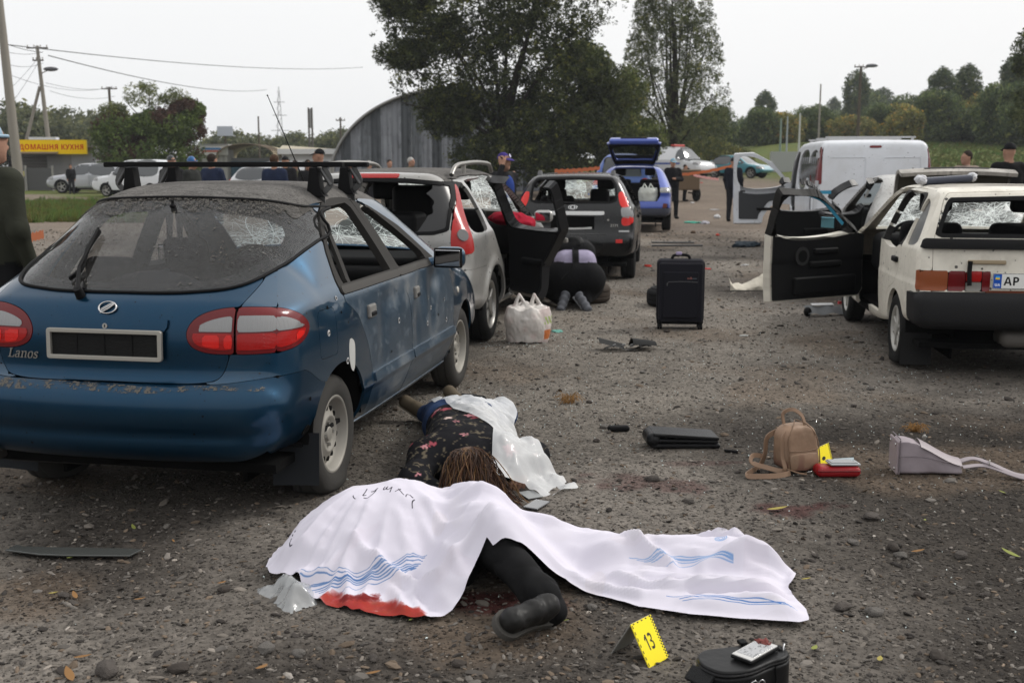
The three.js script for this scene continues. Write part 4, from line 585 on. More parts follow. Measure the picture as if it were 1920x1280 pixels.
// silver estate with its rear door open
{
  const c = new Car({ name: 'estate_car', label: 'silver estate car with broken rear window and open black rear door', pos: [-1.02, 0, -9.87], yaw: 11, cell: 0.023,
    sil: [[-0.75, 0.32], [-0.92, 0.34], [-0.97, 0.46], [-0.965, 0.60], [-0.93, 0.68], [-0.90, 0.74], [-0.885, 0.95], [-0.80, 1.20], [-0.69, 1.42], [-0.64, 1.475], [-0.45, 1.50], [0.2, 1.525], [0.9, 1.525], [1.5, 1.47], [1.9, 1.34], [2.35, 1.08], [2.6, 1.0], [3.1, 0.92], [3.4, 0.78], [3.5, 0.55], [3.45, 0.3], [3.2, 0.22], [1.5, 0.22], [0.5, 0.22]],
    W: (l, y) => 0.885 - 0.14 * (y - 0.6) ** 2 - (y > 0.95 ? 0.30 * (y - 0.95) * sst(0.95, 1.05, y) : 0) - 0.04 * sst(0.45, 0.2, y) - (l < 0 ? 0.06 * (l / 0.95) ** 2 * (1 + sst(0.9, 1.3, y)) : 0) - (l > 2.4 ? 0.1 * ((l - 2.4) / 1.1) ** 2 : 0) + 0.025 * Math.exp(-(((Math.hypot(l, y - 0.32) - 0.39) / 0.05) ** 2)),
    k: 0.16, cR: 0.12, arches: [[0, 0.32, 0.365], [2.69, 0.32, 0.365]] });
  const lamp = (() => { const d = sdPoly(sm([[0.695, 1.40], [0.725, 1.38], [0.78, 1.15], [0.845, 0.98], [0.885, 0.87], [0.87, 0.84], [0.73, 0.84], [0.70, 0.87], [0.69, 1.1]], 4)); return (l, y, w) => l > 0.2 ? 1 : d(Math.abs(w) + Math.max(0, l + 0.72 - 0.35 * Math.max(0, y - 0.9)) * 0.6, y); })();
  fit(c, { paint: pSilver, roofMat: mGrime, roof: [-0.55, 1.45, 0.60], belt: 0.97, handle: std([0.25, 0.24, 0.22], 0.5),
    win: [[[-0.60, 1.03], [-0.57, 1.32], [-0.52, 1.37], [-0.28, 1.39], [-0.20, 1.36], [-0.12, 1.03], [-0.18, 1.0], [-0.55, 1.0]], [[0.06, 1.03], [-0.06, 1.36], [0.0, 1.41], [0.5, 1.43], [0.95, 1.42], [1.00, 1.38], [1.02, 1.03], [0.98, 1.0], [0.1, 1.0]], [[1.16, 1.0], [1.13, 1.38], [1.2, 1.41], [1.5, 1.36], [1.85, 1.2], [2.1, 1.03], [2.08, 1.0]]],
    doors: [[[[0.0, 1.02], [-0.14, 1.42], [1.05, 1.46], [1.09, 1.0], [1.09, 0.5], [1.02, 0.30], [0.46, 0.30], [0.42, 0.62], [0.16, 0.86]], 0.18, 0.88], [[[1.10, 1.0], [1.07, 1.46], [1.55, 1.40], [1.95, 1.2], [2.2, 1.0], [2.24, 0.6], [2.15, 0.30], [1.04, 0.30], [1.10, 0.5]], 1.25, 0.88]],
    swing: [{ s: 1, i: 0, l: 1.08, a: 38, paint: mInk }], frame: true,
    rear: [[0, 0.99], [0.55, 1.0], [0.66, 1.03], [0.665, 1.30], [0.63, 1.40], [0.3, 1.43], [0, 1.435]],
    shield: [1.46, 2.32, 0.56, 0.24], shieldMat: mCrack2, wheel: { R: 0.325, w: 0.2, r: 0.205, metal: mAlloy, at: 0.76, spokes: 5 },
    lamps: [['tail_light', lamp, mLensRed]], bumper: [0.70, 0.1, -0.30, -0.3], seatY: 0.42, benchL: 0.3, mirror: [1.95, 1.02, 1.0] });
  for (const s of [1, -1]) { part('roof_rail', [tube([[s * 0.60, 1.47, 0.42], [s * 0.605, 1.535, 0.32], [s * 0.61, 1.57, -0.1], [s * 0.60, 1.575, -0.8], [s * 0.58, 1.55, -1.2], [s * 0.57, 1.49, -1.32]], 0.02, 40, 8), rod([s * 0.61, 1.48, 0.02], [s * 0.61, 1.57, 0.02], 0.02)], std([0.28, 0.27, 0.25], 0.35, 0.7), c.root);
    part('lamp_roundel', onto(cyl(0.052, 0.052, 0.012, 0, 0, 0, Math.PI / 2), c.hit(s * 0.775, 0.985), 0.004), mLensClear, c.root); }
  c.panel('brake_lamp', all((l, y, w) => Math.abs(y - 1.462) - 0.017 - 0.02 * w * w * 0, (l, y, w) => Math.abs(w) - 0.21, (l) => l), mLensRed, { charts: ['sil'], offset: 0.006 });
  c.panel('rear_window', all(back(halfRight([[0, 0.99], [0.55, 1.0], [0.66, 1.03], [0.665, 1.30], [0.63, 1.40], [0.3, 1.43], [0, 1.435]]), 0.012, 0.4), (l, y, w) => { const a = Math.atan2(y - 1.22, w - 0.06), q = Math.hypot(w - 0.06, (y - 1.22) * 1.5); return 0.38 + 0.12 * noise(a * 5 + 20, 3) + 0.05 * noise(a * 19 + 9, 8) - q; }), std([0.035, 0.035, 0.036], 0.25), { charts: ['sil', 'R', 'L'], offset: -0.006, rim: 0.005 });
  part('luggage', [rb(0.5, 0.4, 0.4, 0.05, 0.05, 0.95, 0.3), rb(0.42, 0.5, 0.12, 0.08, 0.02, 1.12, -0.45)], mBlack, c.root);
  // red jacket lying at the front door
  const red = surf((x, y, z) => smin(smin(ell(x, y, z, 0, 0, 0, 0.2, 0.07, 0.16), ell(x, y, z, 0.17, -0.06, 0.05, 0.12, 0.06, 0.1), 0.05), 1, 0.01) + 0.02 * (noise(x * 16, y * 16, z * 16) - 0.5), [-0.3, -0.16, -0.24], [0.34, 0.13, 0.26], 0.012);
  const w = c.root.localToWorld(V(0.72, 0.0, -1.6)); solo('jacket', red, std([0.32, 0.012, 0.03], 0.9), 'crumpled red jacket lying over the sill of the silver estate', 'jacket', [c.root.position.x + 0.98, 1.02, c.root.position.z - 1.35], 0.4);
}
// black hatchback
{
  const c = new Car({ name: 'hatchback', label: 'black hatchback with broken rear window and chrome tailgate strip', pos: [0.90, 0, -15.24], yaw: 8, cell: 0.026,
    sil: [[-0.6, 0.36], [-0.76, 0.38], [-0.80, 0.5], [-0.79, 0.62], [-0.75, 0.68], [-0.73, 0.75], [-0.71, 0.95], [-0.66, 1.06], [-0.48, 1.36], [-0.40, 1.42], [-0.2, 1.44], [0.4, 1.455], [1.0, 1.445], [1.4, 1.39], [2.1, 1.02], [2.3, 0.96], [2.9, 0.86], [3.15, 0.72], [3.2, 0.5], [3.1, 0.28], [2.5, 0.25], [1, 0.25]],
    W: (l, y) => 0.84 - 0.15 * (y - 0.65) ** 2 - (y > 0.95 ? 0.34 * (y - 0.95) * sst(0.95, 1.05, y) : 0) - (l < 0 ? 0.05 * (l / 0.8) ** 2 : 0) - (l > 2.2 ? 0.1 * (l - 2.2) ** 2 : 0), k: 0.13, cR: 0.09, arches: [[0, 0.31, 0.34], [2.49, 0.31, 0.34]] });
  const lampP = P => { const d = sdPoly(sm(P, 4)); return (l, y, w) => l > 0.1 ? 1 : d(Math.abs(w) + Math.max(0, l + 0.6 - 0.5 * Math.max(0, y - 1)) * 0.5, y); };
  fit(c, { paint: pBlackC, belt: 0.95, roofMat: pBlackC, roof: [-0.3, 1.3, 0.56],
    win: [[[-0.25, 1.03], [-0.3, 1.30], [-0.2, 1.35], [0.65, 1.38], [0.7, 1.0], [-0.2, 0.99]], [[0.8, 1.0], [0.78, 1.38], [1.2, 1.35], [1.8, 1.03], [1.78, 1.0]]],
    doors: [[[[-0.1, 0.97], [-0.32, 1.36], [0.72, 1.41], [0.75, 0.95], [0.72, 0.3], [0.42, 0.3], [0.35, 0.65]], 0.15, 0.86], [[[0.76, 0.95], [0.74, 1.41], [1.3, 1.38], [1.9, 1.0], [2.0, 0.6], [1.95, 0.3], [0.73, 0.3]], 0.95, 0.86]], frame: true,
    rear: [[0, 1.06], [0.5, 1.065], [0.57, 1.09], [0.555, 1.30], [0.50, 1.375], [0, 1.39]], shield: [1.4, 2.05, 0.54, 0.28], shieldMat: mCrack,
    wheel: { R: 0.30, w: 0.19, r: 0.19, metal: mAlloy, at: 0.72, spokes: 6 }, seatY: 0.40, benchL: 0.35,
    lamps: [['upper_lamp', lampP([[0.60, 1.20], [0.655, 1.20], [0.75, 1.02], [0.72, 1.005], [0.64, 1.01]]), mLensBright], ['clear_lamp', lampP([[0.64, 1.0], [0.74, 1.0], [0.80, 0.93], [0.80, 0.875], [0.66, 0.875], [0.64, 0.92]]), mLensClear], ['lower_lamp', lampP([[0.655, 0.87], [0.80, 0.87], [0.79, 0.80], [0.72, 0.765], [0.655, 0.775]]), mLensBright]],
    bits: [['chrome_strip', (l, y, w) => Math.max(Math.abs(y - 0.925) - 0.024, Math.abs(w) - 0.42, l), std([0.55, 0.55, 0.54], 0.3, 0.6), 0.02], ['plate_recess', (l, y, w) => Math.max(Math.abs(y - 0.80) - 0.085, Math.abs(w) - 0.29, l), mDark, 0.001], ['plate_edge', (l, y, w) => Math.max(Math.abs(y - 0.725 - 0.03 * w) - 0.014, Math.abs(w) - 0.26, l), std([0.42, 0.42, 0.41], 0.5), 0.012], ['bumper_line', (l, y, w) => Math.max(Math.abs(y - 0.655) - 0.006, Math.abs(w) - 0.7, l), std([0.09, 0.09, 0.09], 0.4), 0.006]] });
  for (const s of [1, -1]) { part('reflector', onto(rb(0.09, 0.05, 0.012, 0.008), c.hit(s * 0.62, 0.565), 0.004), mLensBright, c.root); part('roof_lug', [cyl(0.025, 0.04, 0.07, s * 0.50, 1.45, 0.12)], std([0.15, 0.15, 0.15], 0.5), c.root); part('exhaust_trim', onto(rb(0.14, 0.03, 0.012, 0.006), c.hit(s * 0.68, 0.69), 0.004), std([0.3, 0.3, 0.3], 0.3, 0.6), c.root);
    for (const x of [-0.3, 0.3]) if (s > 0) part('headrest', rb(0.27, 0.22, 0.1, 0.05, x, 1.12, -0.25, 0.15), mBlack, c.root); }
  { const h = c.hit(0, 1.0), g = new THREE.TorusGeometry(0.055, 0.007, 8, 30); g.scale(1, 0.62, 1); const b = new THREE.TorusGeometry(0.022, 0.008, 8, 20); b.scale(1.3, 1, 1); part('badge', [g, b].map(q => onto(q, h, 0.008)), mChrome, c.root);
    part('lettering', onto(textGeo('2171', 0.035, 0.003), c.hit(0.55, 0.75), 0.004), mSteel, c.root); part('lock', onto(cyl(0.014, 0.014, 0.01, 0, 0, 0, Math.PI / 2), c.hit(0.47, 0.84), 0.003), mSteel, c.root);
    part('wiper', [rod(c.hit(0.02, 1.045).P.add(V(0, 0, 0.02)), c.hit(-0.36, 1.10).P.add(V(0, 0, 0.02)), 0.01, 0.006)], mBlack, c.root); }
}
// bright blue crossover, tailgate up
{
  const c = new Car({ name: 'crossover', label: 'bright blue crossover with its tailgate raised', pos: [2.95, 0, -26.6], yaw: 8, cell: 0.04,
    sil: [[-0.6, 0.36], [-0.82, 0.40], [-0.86, 0.55], [-0.84, 0.72], [-0.80, 0.82], [-0.80, 0.95], [-0.72, 1.05], [-0.30, 1.38], [-0.12, 1.50], [0.3, 1.55], [0.9, 1.56], [1.4, 1.49], [2.2, 1.08], [2.5, 1.0], [3.1, 0.92], [3.4, 0.7], [3.4, 0.4], [3.1, 0.25], [1, 0.25]],
    W: (l, y) => 0.90 - 0.12 * (y - 0.7) ** 2 - (y > 1.0 ? 0.36 * (y - 1.0) : 0) - (l < 0 ? 0.07 * l * l : 0), k: 0.16, cR: 0.1, arches: [[0, 0.34, 0.38], [2.64, 0.34, 0.38]] });
  const gate = back(halfRight([[0, 0.73], [0.55, 0.73], [0.62, 0.85], [0.60, 1.1], [0.52, 1.40], [0.46, 1.50], [0, 1.51]]), 0.01, 0.0);
  const gateGlass = back(halfRight([[0, 1.12], [0.46, 1.12], [0.50, 1.16], [0.42, 1.40], [0, 1.43]]), 0.01, 0.0);
  fit(c, { paint: pRoyal, belt: 1.05, win: [[[-0.1, 1.15], [0.0, 1.36], [0.7, 1.44], [0.75, 1.08], [0.1, 1.06]], [[0.85, 1.08], [0.83, 1.44], [1.3, 1.42], [1.95, 1.1], [1.9, 1.07]]], doors: [[[[0.05, 1.0], [-0.15, 1.3], [0.0, 1.42], [0.78, 1.48], [0.8, 0.9], [0.77, 0.35], [0.48, 0.35], [0.42, 0.7]]], [[[0.81, 0.9], [0.8, 1.48], [1.35, 1.45], [2.05, 1.08], [2.1, 0.6], [2.0, 0.35], [0.79, 0.35]]]], frame: true,
    shield: [1.4, 2.15, 0.52, 0.3], shieldMat: mPane, wheel: { R: 0.335, w: 0.21, r: 0.22, metal: mAlloy, at: 0.78, spokes: 5 }, extra: [gate], bumper: [0.56, 0.1, -0.3, -0.3], bumperMat: std([0.05, 0.055, 0.075], 0.5), seatY: 0.5, benchL: 0.45,
    lamps: [['tail_light', (l, y, w) => l > 0 ? 1 : Math.max(Math.abs(y - 0.98) - 0.06, 0.62 - Math.abs(w), l + 0.42), mLensClear], ['reflector', (l, y, w) => Math.max(Math.abs(y - 0.62) - 0.05, Math.abs(Math.abs(w) - 0.74) - 0.05, l + 0.6), std([0.12, 0.03, 0.02], 0.4)]] });
  const hinge = V(0, 1.53, 0.02), gg = all(gate, not(gateGlass));
  c.swing([['tailgate', c.shape(gg, { charts: ['sil'], rim: 0.03 }), pRoyal], ['inner_panel', c.shape(all(grow(gg, -0.02)), { charts: ['sil'], offset: -0.06, rim: 0 }), mBlack], ['gate_window', c.shape(gateGlass, { charts: ['sil'], rim: 0 }), phy([0.3, 0.32, 0.34], 0.05, 0, { transmission: 1, thickness: 0 })],
    ['gate_lip', rb(1.14, 0.20, 0.14, 0.06, 0, 0.80, 0.82), pRoyal], ['plate_well', rb(0.62, 0.07, 0.15, 0.02, 0, 0.79, 0.835), mBlack], ['spoiler', rb(0.98, 0.05, 0.2, 0.02, 0, 1.50, 0.20, -0.5), mBlack]], hinge, V(1, 0, 0), -1.30);
  const bag = bagGeo(0.2, 0.42, 3); solo('plastic_bag', bag, std([0.5, 0.52, 0.48], 0.5), 'pale shopping bag inside the open boot of the blue crossover', 'bag', [3.2, 0.72, -25.95]);
}
// beige hatchback on the right, its front door open
{
  const c = new Car({ name: 'hatchback', label: 'old dusty white hatchback on the right with open front door', pos: [3.79, 0, -8.41], yaw: 8.2, cell: 0.02,
    sil: [[-0.50, 0.40], [-0.68, 0.40], [-0.73, 0.44], [-0.735, 0.60], [-0.70, 0.635], [-0.66, 0.65], [-0.655, 0.78], [-0.64, 0.92], [-0.625, 0.985], [-0.59, 1.03], [-0.44, 1.32], [-0.39, 1.368], [-0.22, 1.39], [0.5, 1.405], [0.95, 1.39], [1.18, 1.345], [1.9, 0.98], [2.1, 0.93], [2.9, 0.84], [3.05, 0.76], [3.2, 0.6], [3.2, 0.42], [3.0, 0.28], [2, 0.24], [0.8, 0.24]],
    W: (l, y) => 0.795 - 0.12 * (y - 0.72) ** 2 - (y > 0.93 ? 0.33 * (y - 0.93) * sst(0.93, 1.0, y) : 0) - (l < 0 ? 0.04 * (l / 0.7) ** 2 : 0) + 0.006 * sst(0.71, 0.70, y), k: 0.075, cR: 0.05, crown: 0.035, wm: 0.9, arches: [[0, 0.29, 0.31], [2.46, 0.29, 0.31]] });
  const lm = (w0, w1, y0, y1, ws) => (l, y, w) => l > -0.3 ? 1 : Math.max(w0 - Math.abs(w), Math.abs(w) + Math.max(0, l + 0.60) * (ws || 0) - w1, y0 - y, y - y1);
  const info = fit(c, { paint: pWhite, belt: 0.93, fullFrame: 0.945, frameMat: std([0.022, 0.021, 0.020], 0.6), roofMat: paint([0.40, 0.375, 0.33], { dust: 0.9, rough: 0.7, metal: 0, coat: 0, seed: 12, dustC: [0.17, 0.155, 0.135] }), roof: [-0.12, 1.14, 0.555], roofW: 0.5,
    win: [[[-0.47, 1.00], [-0.36, 1.24], [-0.28, 1.29], [-0.18, 1.295], [-0.17, 1.0], [-0.20, 0.975], [-0.44, 0.975]], [[-0.09, 0.975], [-0.10, 1.285], [-0.07, 1.315], [0.54, 1.325], [0.58, 1.295], [0.62, 0.975]], [[0.76, 0.97], [0.70, 1.30], [0.85, 1.33], [1.10, 1.31], [1.70, 0.99], [1.68, 0.965]]],
    doors: [[[[-0.13, 0.955], [-0.14, 1.32], [-0.08, 1.345], [0.62, 1.355], [0.67, 0.95], [0.68, 0.34], [0.42, 0.33], [0.36, 0.46], [0.26, 0.58], [0.05, 0.64], [-0.10, 0.80]], 0.02, 0.83], [[[0.69, 0.95], [0.64, 1.36], [1.12, 1.345], [1.80, 0.98], [1.86, 0.93], [1.86, 0.4], [1.80, 0.33], [0.70, 0.33]], 0.82, 0.83]], frame: true,
    swing: [{ s: -1, i: 1, l: 1.86, a: 52, add: (top, c2) => { const at = (l, y, w) => V(w, y, -l).sub(V(-c2.W(1.86, 0.6), 0, -1.86)); const p = at(1.35, 0.52, -0.70);
      const A = (g, l, y, w) => { const q = at(l, y, w); g.translate(q.x, q.y, q.z); return g; };
      part('loudspeaker', A(cyl(0.075, 0.085, 0.03, 0, 0, 0, 0, 0, Math.PI / 2, 26), 1.06, 0.74, -0.70), std([0.03, 0.03, 0.03], 0.7), top);
      part('loudspeaker_cone', A(cyl(0.03, 0.055, 0.034, 0, 0, 0, 0, 0, Math.PI / 2, 22), 1.06, 0.74, -0.698), mDark, top);
      part('door_pocket', A(rb(0.05, 0.16, 0.78, 0.02), 1.35, 0.47, -0.69), mBlack, top); part('pull_handle', A(rb(0.04, 0.05, 0.30, 0.015), 1.35, 0.78, -0.69), mBlack, top);
      part('reflector', A(rb(0.05, 0.10, 0.012, 0.006), 0.785, 0.55, -0.755), mLensRed, top); part('latch', A(rb(0.05, 0.09, 0.02, 0.006), 0.785, 0.70, -0.745), mBlack, top);
      const m = part('door_mirror', A(rb(0.19, 0.12, 0.08, 0.02), 1.62, 1.02, -0.90), mBlack, top); part('mirror_glass', A(rb(0.165, 0.10, 0.01, 0.01), 1.575, 1.02, -0.90), std([0.16, 0.38, 0.46], 0.1, 0.9), m);
      part('blue_tape', A(ribbon([[0, 0.31, -0.35], [0, 0.305, 0.06 - 0.1], [0, 0.24, -0.16 - 0.08], [0, 0.02, -0.52]].map(q => [q[0], q[1], q[2]]), 0.03, 0.006, V(1, 0, 0), 20), 1.0, 1.0, -0.66).translate(0, 0, 0), std([0.02, 0.22, 0.36], 0.5), top); } }],
    rear: [[0, 1.045], [0.60, 1.045], [0.625, 1.06], [0.545, 1.275], [0.52, 1.305], [0, 1.32]], rearL: 0, shield: [1.17, 1.86, 0.53, 0.26], shieldMat: mCrack2, glass: (i, s) => i === 0 ? phy([0.12, 0.12, 0.12], 0.3, 0, { transmission: 1, thickness: 0 }) : null,
    wheel: { R: 0.285, w: 0.17, r: 0.17, metal: std([0.42, 0.41, 0.38], 0.5, 0.3), at: 0.70, spokes: 8, flat: 0.03 }, bumper: [0.635, 0.1, -0.46, -0.46], bumperMat: std([0.018, 0.018, 0.019], 0.6), bumperOut: 0.02, seatY: 0.36, benchL: 0.30, seatL: 1.0,
    hatch: back(halfRight([[0, 0.655], [0.66, 0.655], [0.66, 0.98], [0.635, 1.06], [0.565, 1.30], [0.53, 1.345], [0, 1.36]]), 0.005, 0),
    lamps: [['indicator_lens', lm(0.56, 0.79, 0.655, 0.80, 1), std([0.24, 0.065, 0.022], 0.35)], ['dark_lens', lm(0.44, 0.555, 0.655, 0.80), mLensDark, 'sil'], ['brake_lens', lm(0.33, 0.435, 0.725, 0.80), mLensRed, 'sil'], ['reversing_lens', lm(0.33, 0.435, 0.655, 0.72), std([0.22, 0.21, 0.19], 0.4), 'sil'], ['fog_lens', lm(0.27, 0.325, 0.655, 0.80), mLensDark, 'sil']],
    bits: [['spoiler', (l, y, w) => Math.max(Math.abs(y - 0.982) - 0.03, Math.abs(w) - 0.74, l), mBlack, 0.03], ['rust_strip', (l, y, w) => Math.max(Math.abs(y - 0.650) - 0.012, Math.abs(w) - 0.3, l), std([0.10, 0.03, 0.015], 0.9), 0.006]] });
  // number plate
  { const h = c.hit(0, 0.735); const t = canvasTex(1024, 224, (x, w, hh) => { x.fillStyle = '#e6e6e2'; x.fillRect(0, 0, w, hh); x.strokeStyle = '#111'; x.lineWidth = 6; x.strokeRect(6, 6, w - 12, hh - 12); x.fillStyle = '#1450b0'; x.fillRect(12, 12, 110, hh - 24); x.fillStyle = '#3fa0ee'; x.fillRect(38, 36, 58, 26); x.fillStyle = '#f5d21c'; x.fillRect(38, 62, 58, 26); x.fillStyle = '#fff'; x.font = 'bold 54px sans-serif'; x.textAlign = 'center'; x.fillText('UA', 67, 186); x.fillStyle = '#111'; x.font = 'bold 170px sans-serif'; x.textAlign = 'left'; x.fillText('AP', 150, 172); });
    const g = new THREE.PlaneGeometry(0.52, 0.112); const p = part('number_plate', onto(bx(0.52, 0.112, 0.006), h, 0.014), std([0.7, 0.7, 0.68], 0.4), c.root); part('plate_print', onto(g, h, 0.0185), std([1, 1, 1], 0.4, 0, { map: t }), p); }
  part('tailgate_handle', [onto(rb(0.26, 0.03, 0.02, 0.008), c.hit(-0.30, 0.865), 0.006)], std([0.30, 0.24, 0.16], 0.7), c.root);
  part('broken_strip', ribbon([[-0.42, 0.875, 0.68], [-0.425, 0.80, 0.685], [-0.42, 0.70, 0.69]], 0.03, 0.012, V(0, 0, 1), 8), mBlack, c.root);
  for (const s of [1, -1]) part('mud_flap', [sheetFrom(6, 8, (a, b) => V(s * (0.57 + 0.23 * a), 0.06 + 0.24 * b, 0.345 - 0.03 * b + 0.015 * Math.sin(a * 3)))], mRubber, c.root);
  part('silencer', [rb(0.5, 0.14, 0.24, 0.06, 0.1, 0.30, 0.46)], std([0.12, 0.11, 0.10], 0.6, 0.3), c.root);
  // a wrapped roll on its roof
  const p = c.root.position, yw = c.root.rotation.y, rp = V(-0.36, 1.40, -0.42).applyAxisAngle(V(0, 1, 0), yw).add(p);
  const rl = thing('wrapped_roll', 'dark roll wrapped in clear film on the roof of the white hatchback', 'roll', [rp.x, rp.y, rp.z], 0.12);
  part('roll', [rb(0.42, 0.06, 0.10, 0.028, 0, 0.035, 0, 0, 0, 0.06, 4)], std([0.05, 0.055, 0.075], 0.25), rl);
  part('film_end', [surf((x, y, z) => ell(x, y, z, 0, 0, 0, 0.045, 0.04, 0.06) + 0.02 * (noise(x * 60, y * 60, z * 60) - 0.5), [-0.07, -0.06, -0.09], [0.07, 0.06, 0.09], 0.01)].map(g => g.translate(-0.215, 0.035, 0)), std([0.55, 0.55, 0.57], 0.3), rl);
  part('film_end', [surf((x, y, z) => ell(x, y, z, 0, 0, 0, 0.03, 0.035, 0.055) + 0.02 * (noise(x * 60, y * 60, z * 60 + 7) - 0.5), [-0.07, -0.06, -0.09], [0.07, 0.06, 0.09], 0.01)].map(g => g.translate(0.22, 0.06, 0)), std([0.55, 0.55, 0.57], 0.3), rl);
}
// white saloon in front of it, boot lid up and doors open
{
  const c = new Car({ name: 'saloon', label: 'white saloon with raised boot lid and two open doors, beyond the white hatchback', pos: [5.22, 0, -13.5], yaw: 8, cell: 0.028,
    sil: [[-0.7, 0.36], [-0.95, 0.38], [-1.0, 0.55], [-0.98, 0.75], [-0.95, 0.95], [-0.88, 1.03], [-0.45, 1.06], [0.0, 1.32], [0.2, 1.40], [0.6, 1.44], [1.0, 1.43], [1.3, 1.37], [2.0, 1.03], [2.2, 0.98], [2.9, 0.86], [3.2, 0.7], [3.2, 0.4], [3.0, 0.25], [1, 0.25]],
    W: (l, y) => 0.835 - 0.12 * (y - 0.7) ** 2 - (y > 0.95 ? 0.34 * (y - 0.95) : 0) - (l < 0 ? 0.05 * l * l : 0), k: 0.11, cR: 0.07, arches: [[0, 0.31, 0.34], [2.5, 0.31, 0.34]] });
  const lid = (l, y, w) => Math.max(l + 0.42, 0.74 - y, Math.abs(w) - 0.64);
  fit(c, { paint: paint([0.44, 0.435, 0.42], { rough: 0.4, metal: 0, dust: 0.5, seed: 19, coat: 0.3 }), belt: 0.96, extra: [lid], win: [[[-0.02, 1.0], [0.12, 1.24], [0.3, 1.33], [0.68, 1.36], [0.7, 1.0], [0.05, 0.98]], [[0.82, 1.0], [0.8, 1.36], [1.15, 1.34], [1.75, 1.02], [1.72, 0.985]]],
    doors: [[[[-0.02, 0.95], [0.06, 1.26], [0.28, 1.37], [0.74, 1.40], [0.76, 0.95], [0.74, 0.3], [0.42, 0.3], [0.3, 0.62]], 0.15, 0.86], [[[0.78, 0.95], [0.76, 1.40], [1.2, 1.37], [1.85, 1.0], [1.95, 0.6], [1.9, 0.3], [0.76, 0.3]], 0.95, 0.86]], frame: true, swing: [{ s: -1, i: 0, l: 0.76, a: 46, paint: mInk }, { s: -1, i: 1, l: 1.94, a: 62, paint: mInk }],
    shield: [1.35, 1.98, 0.54, 0.28], shieldMat: mPane, wheel: { R: 0.30, w: 0.19, r: 0.19, metal: mAlloy, at: 0.72 }, mirror: null });
  c.swing([['boot_lid', c.shape(lid, { charts: ['sil'], rim: 0.04 }), paint([0.42, 0.39, 0.35], { rough: 0.5, metal: 0, dust: 0.7, seed: 23, coat: 0.2 })], ['lid_lining', c.shape(grow(lid, -0.03), { charts: ['sil'], offset: -0.05, rim: 0.01 }), std([0.05, 0.045, 0.035], 0.9)], ['lid_vent', c.shape((l, y, w) => Math.max(Math.abs(l + 0.90) - 0.5, Math.abs(y - 0.90) - 0.035, Math.abs(w) - 0.36), { charts: ['sil'], offset: 0.006, rim: 0.006 }), mBlack]], V(0, 1.10, 0.44), V(1, 0, 0), -1.22);
}
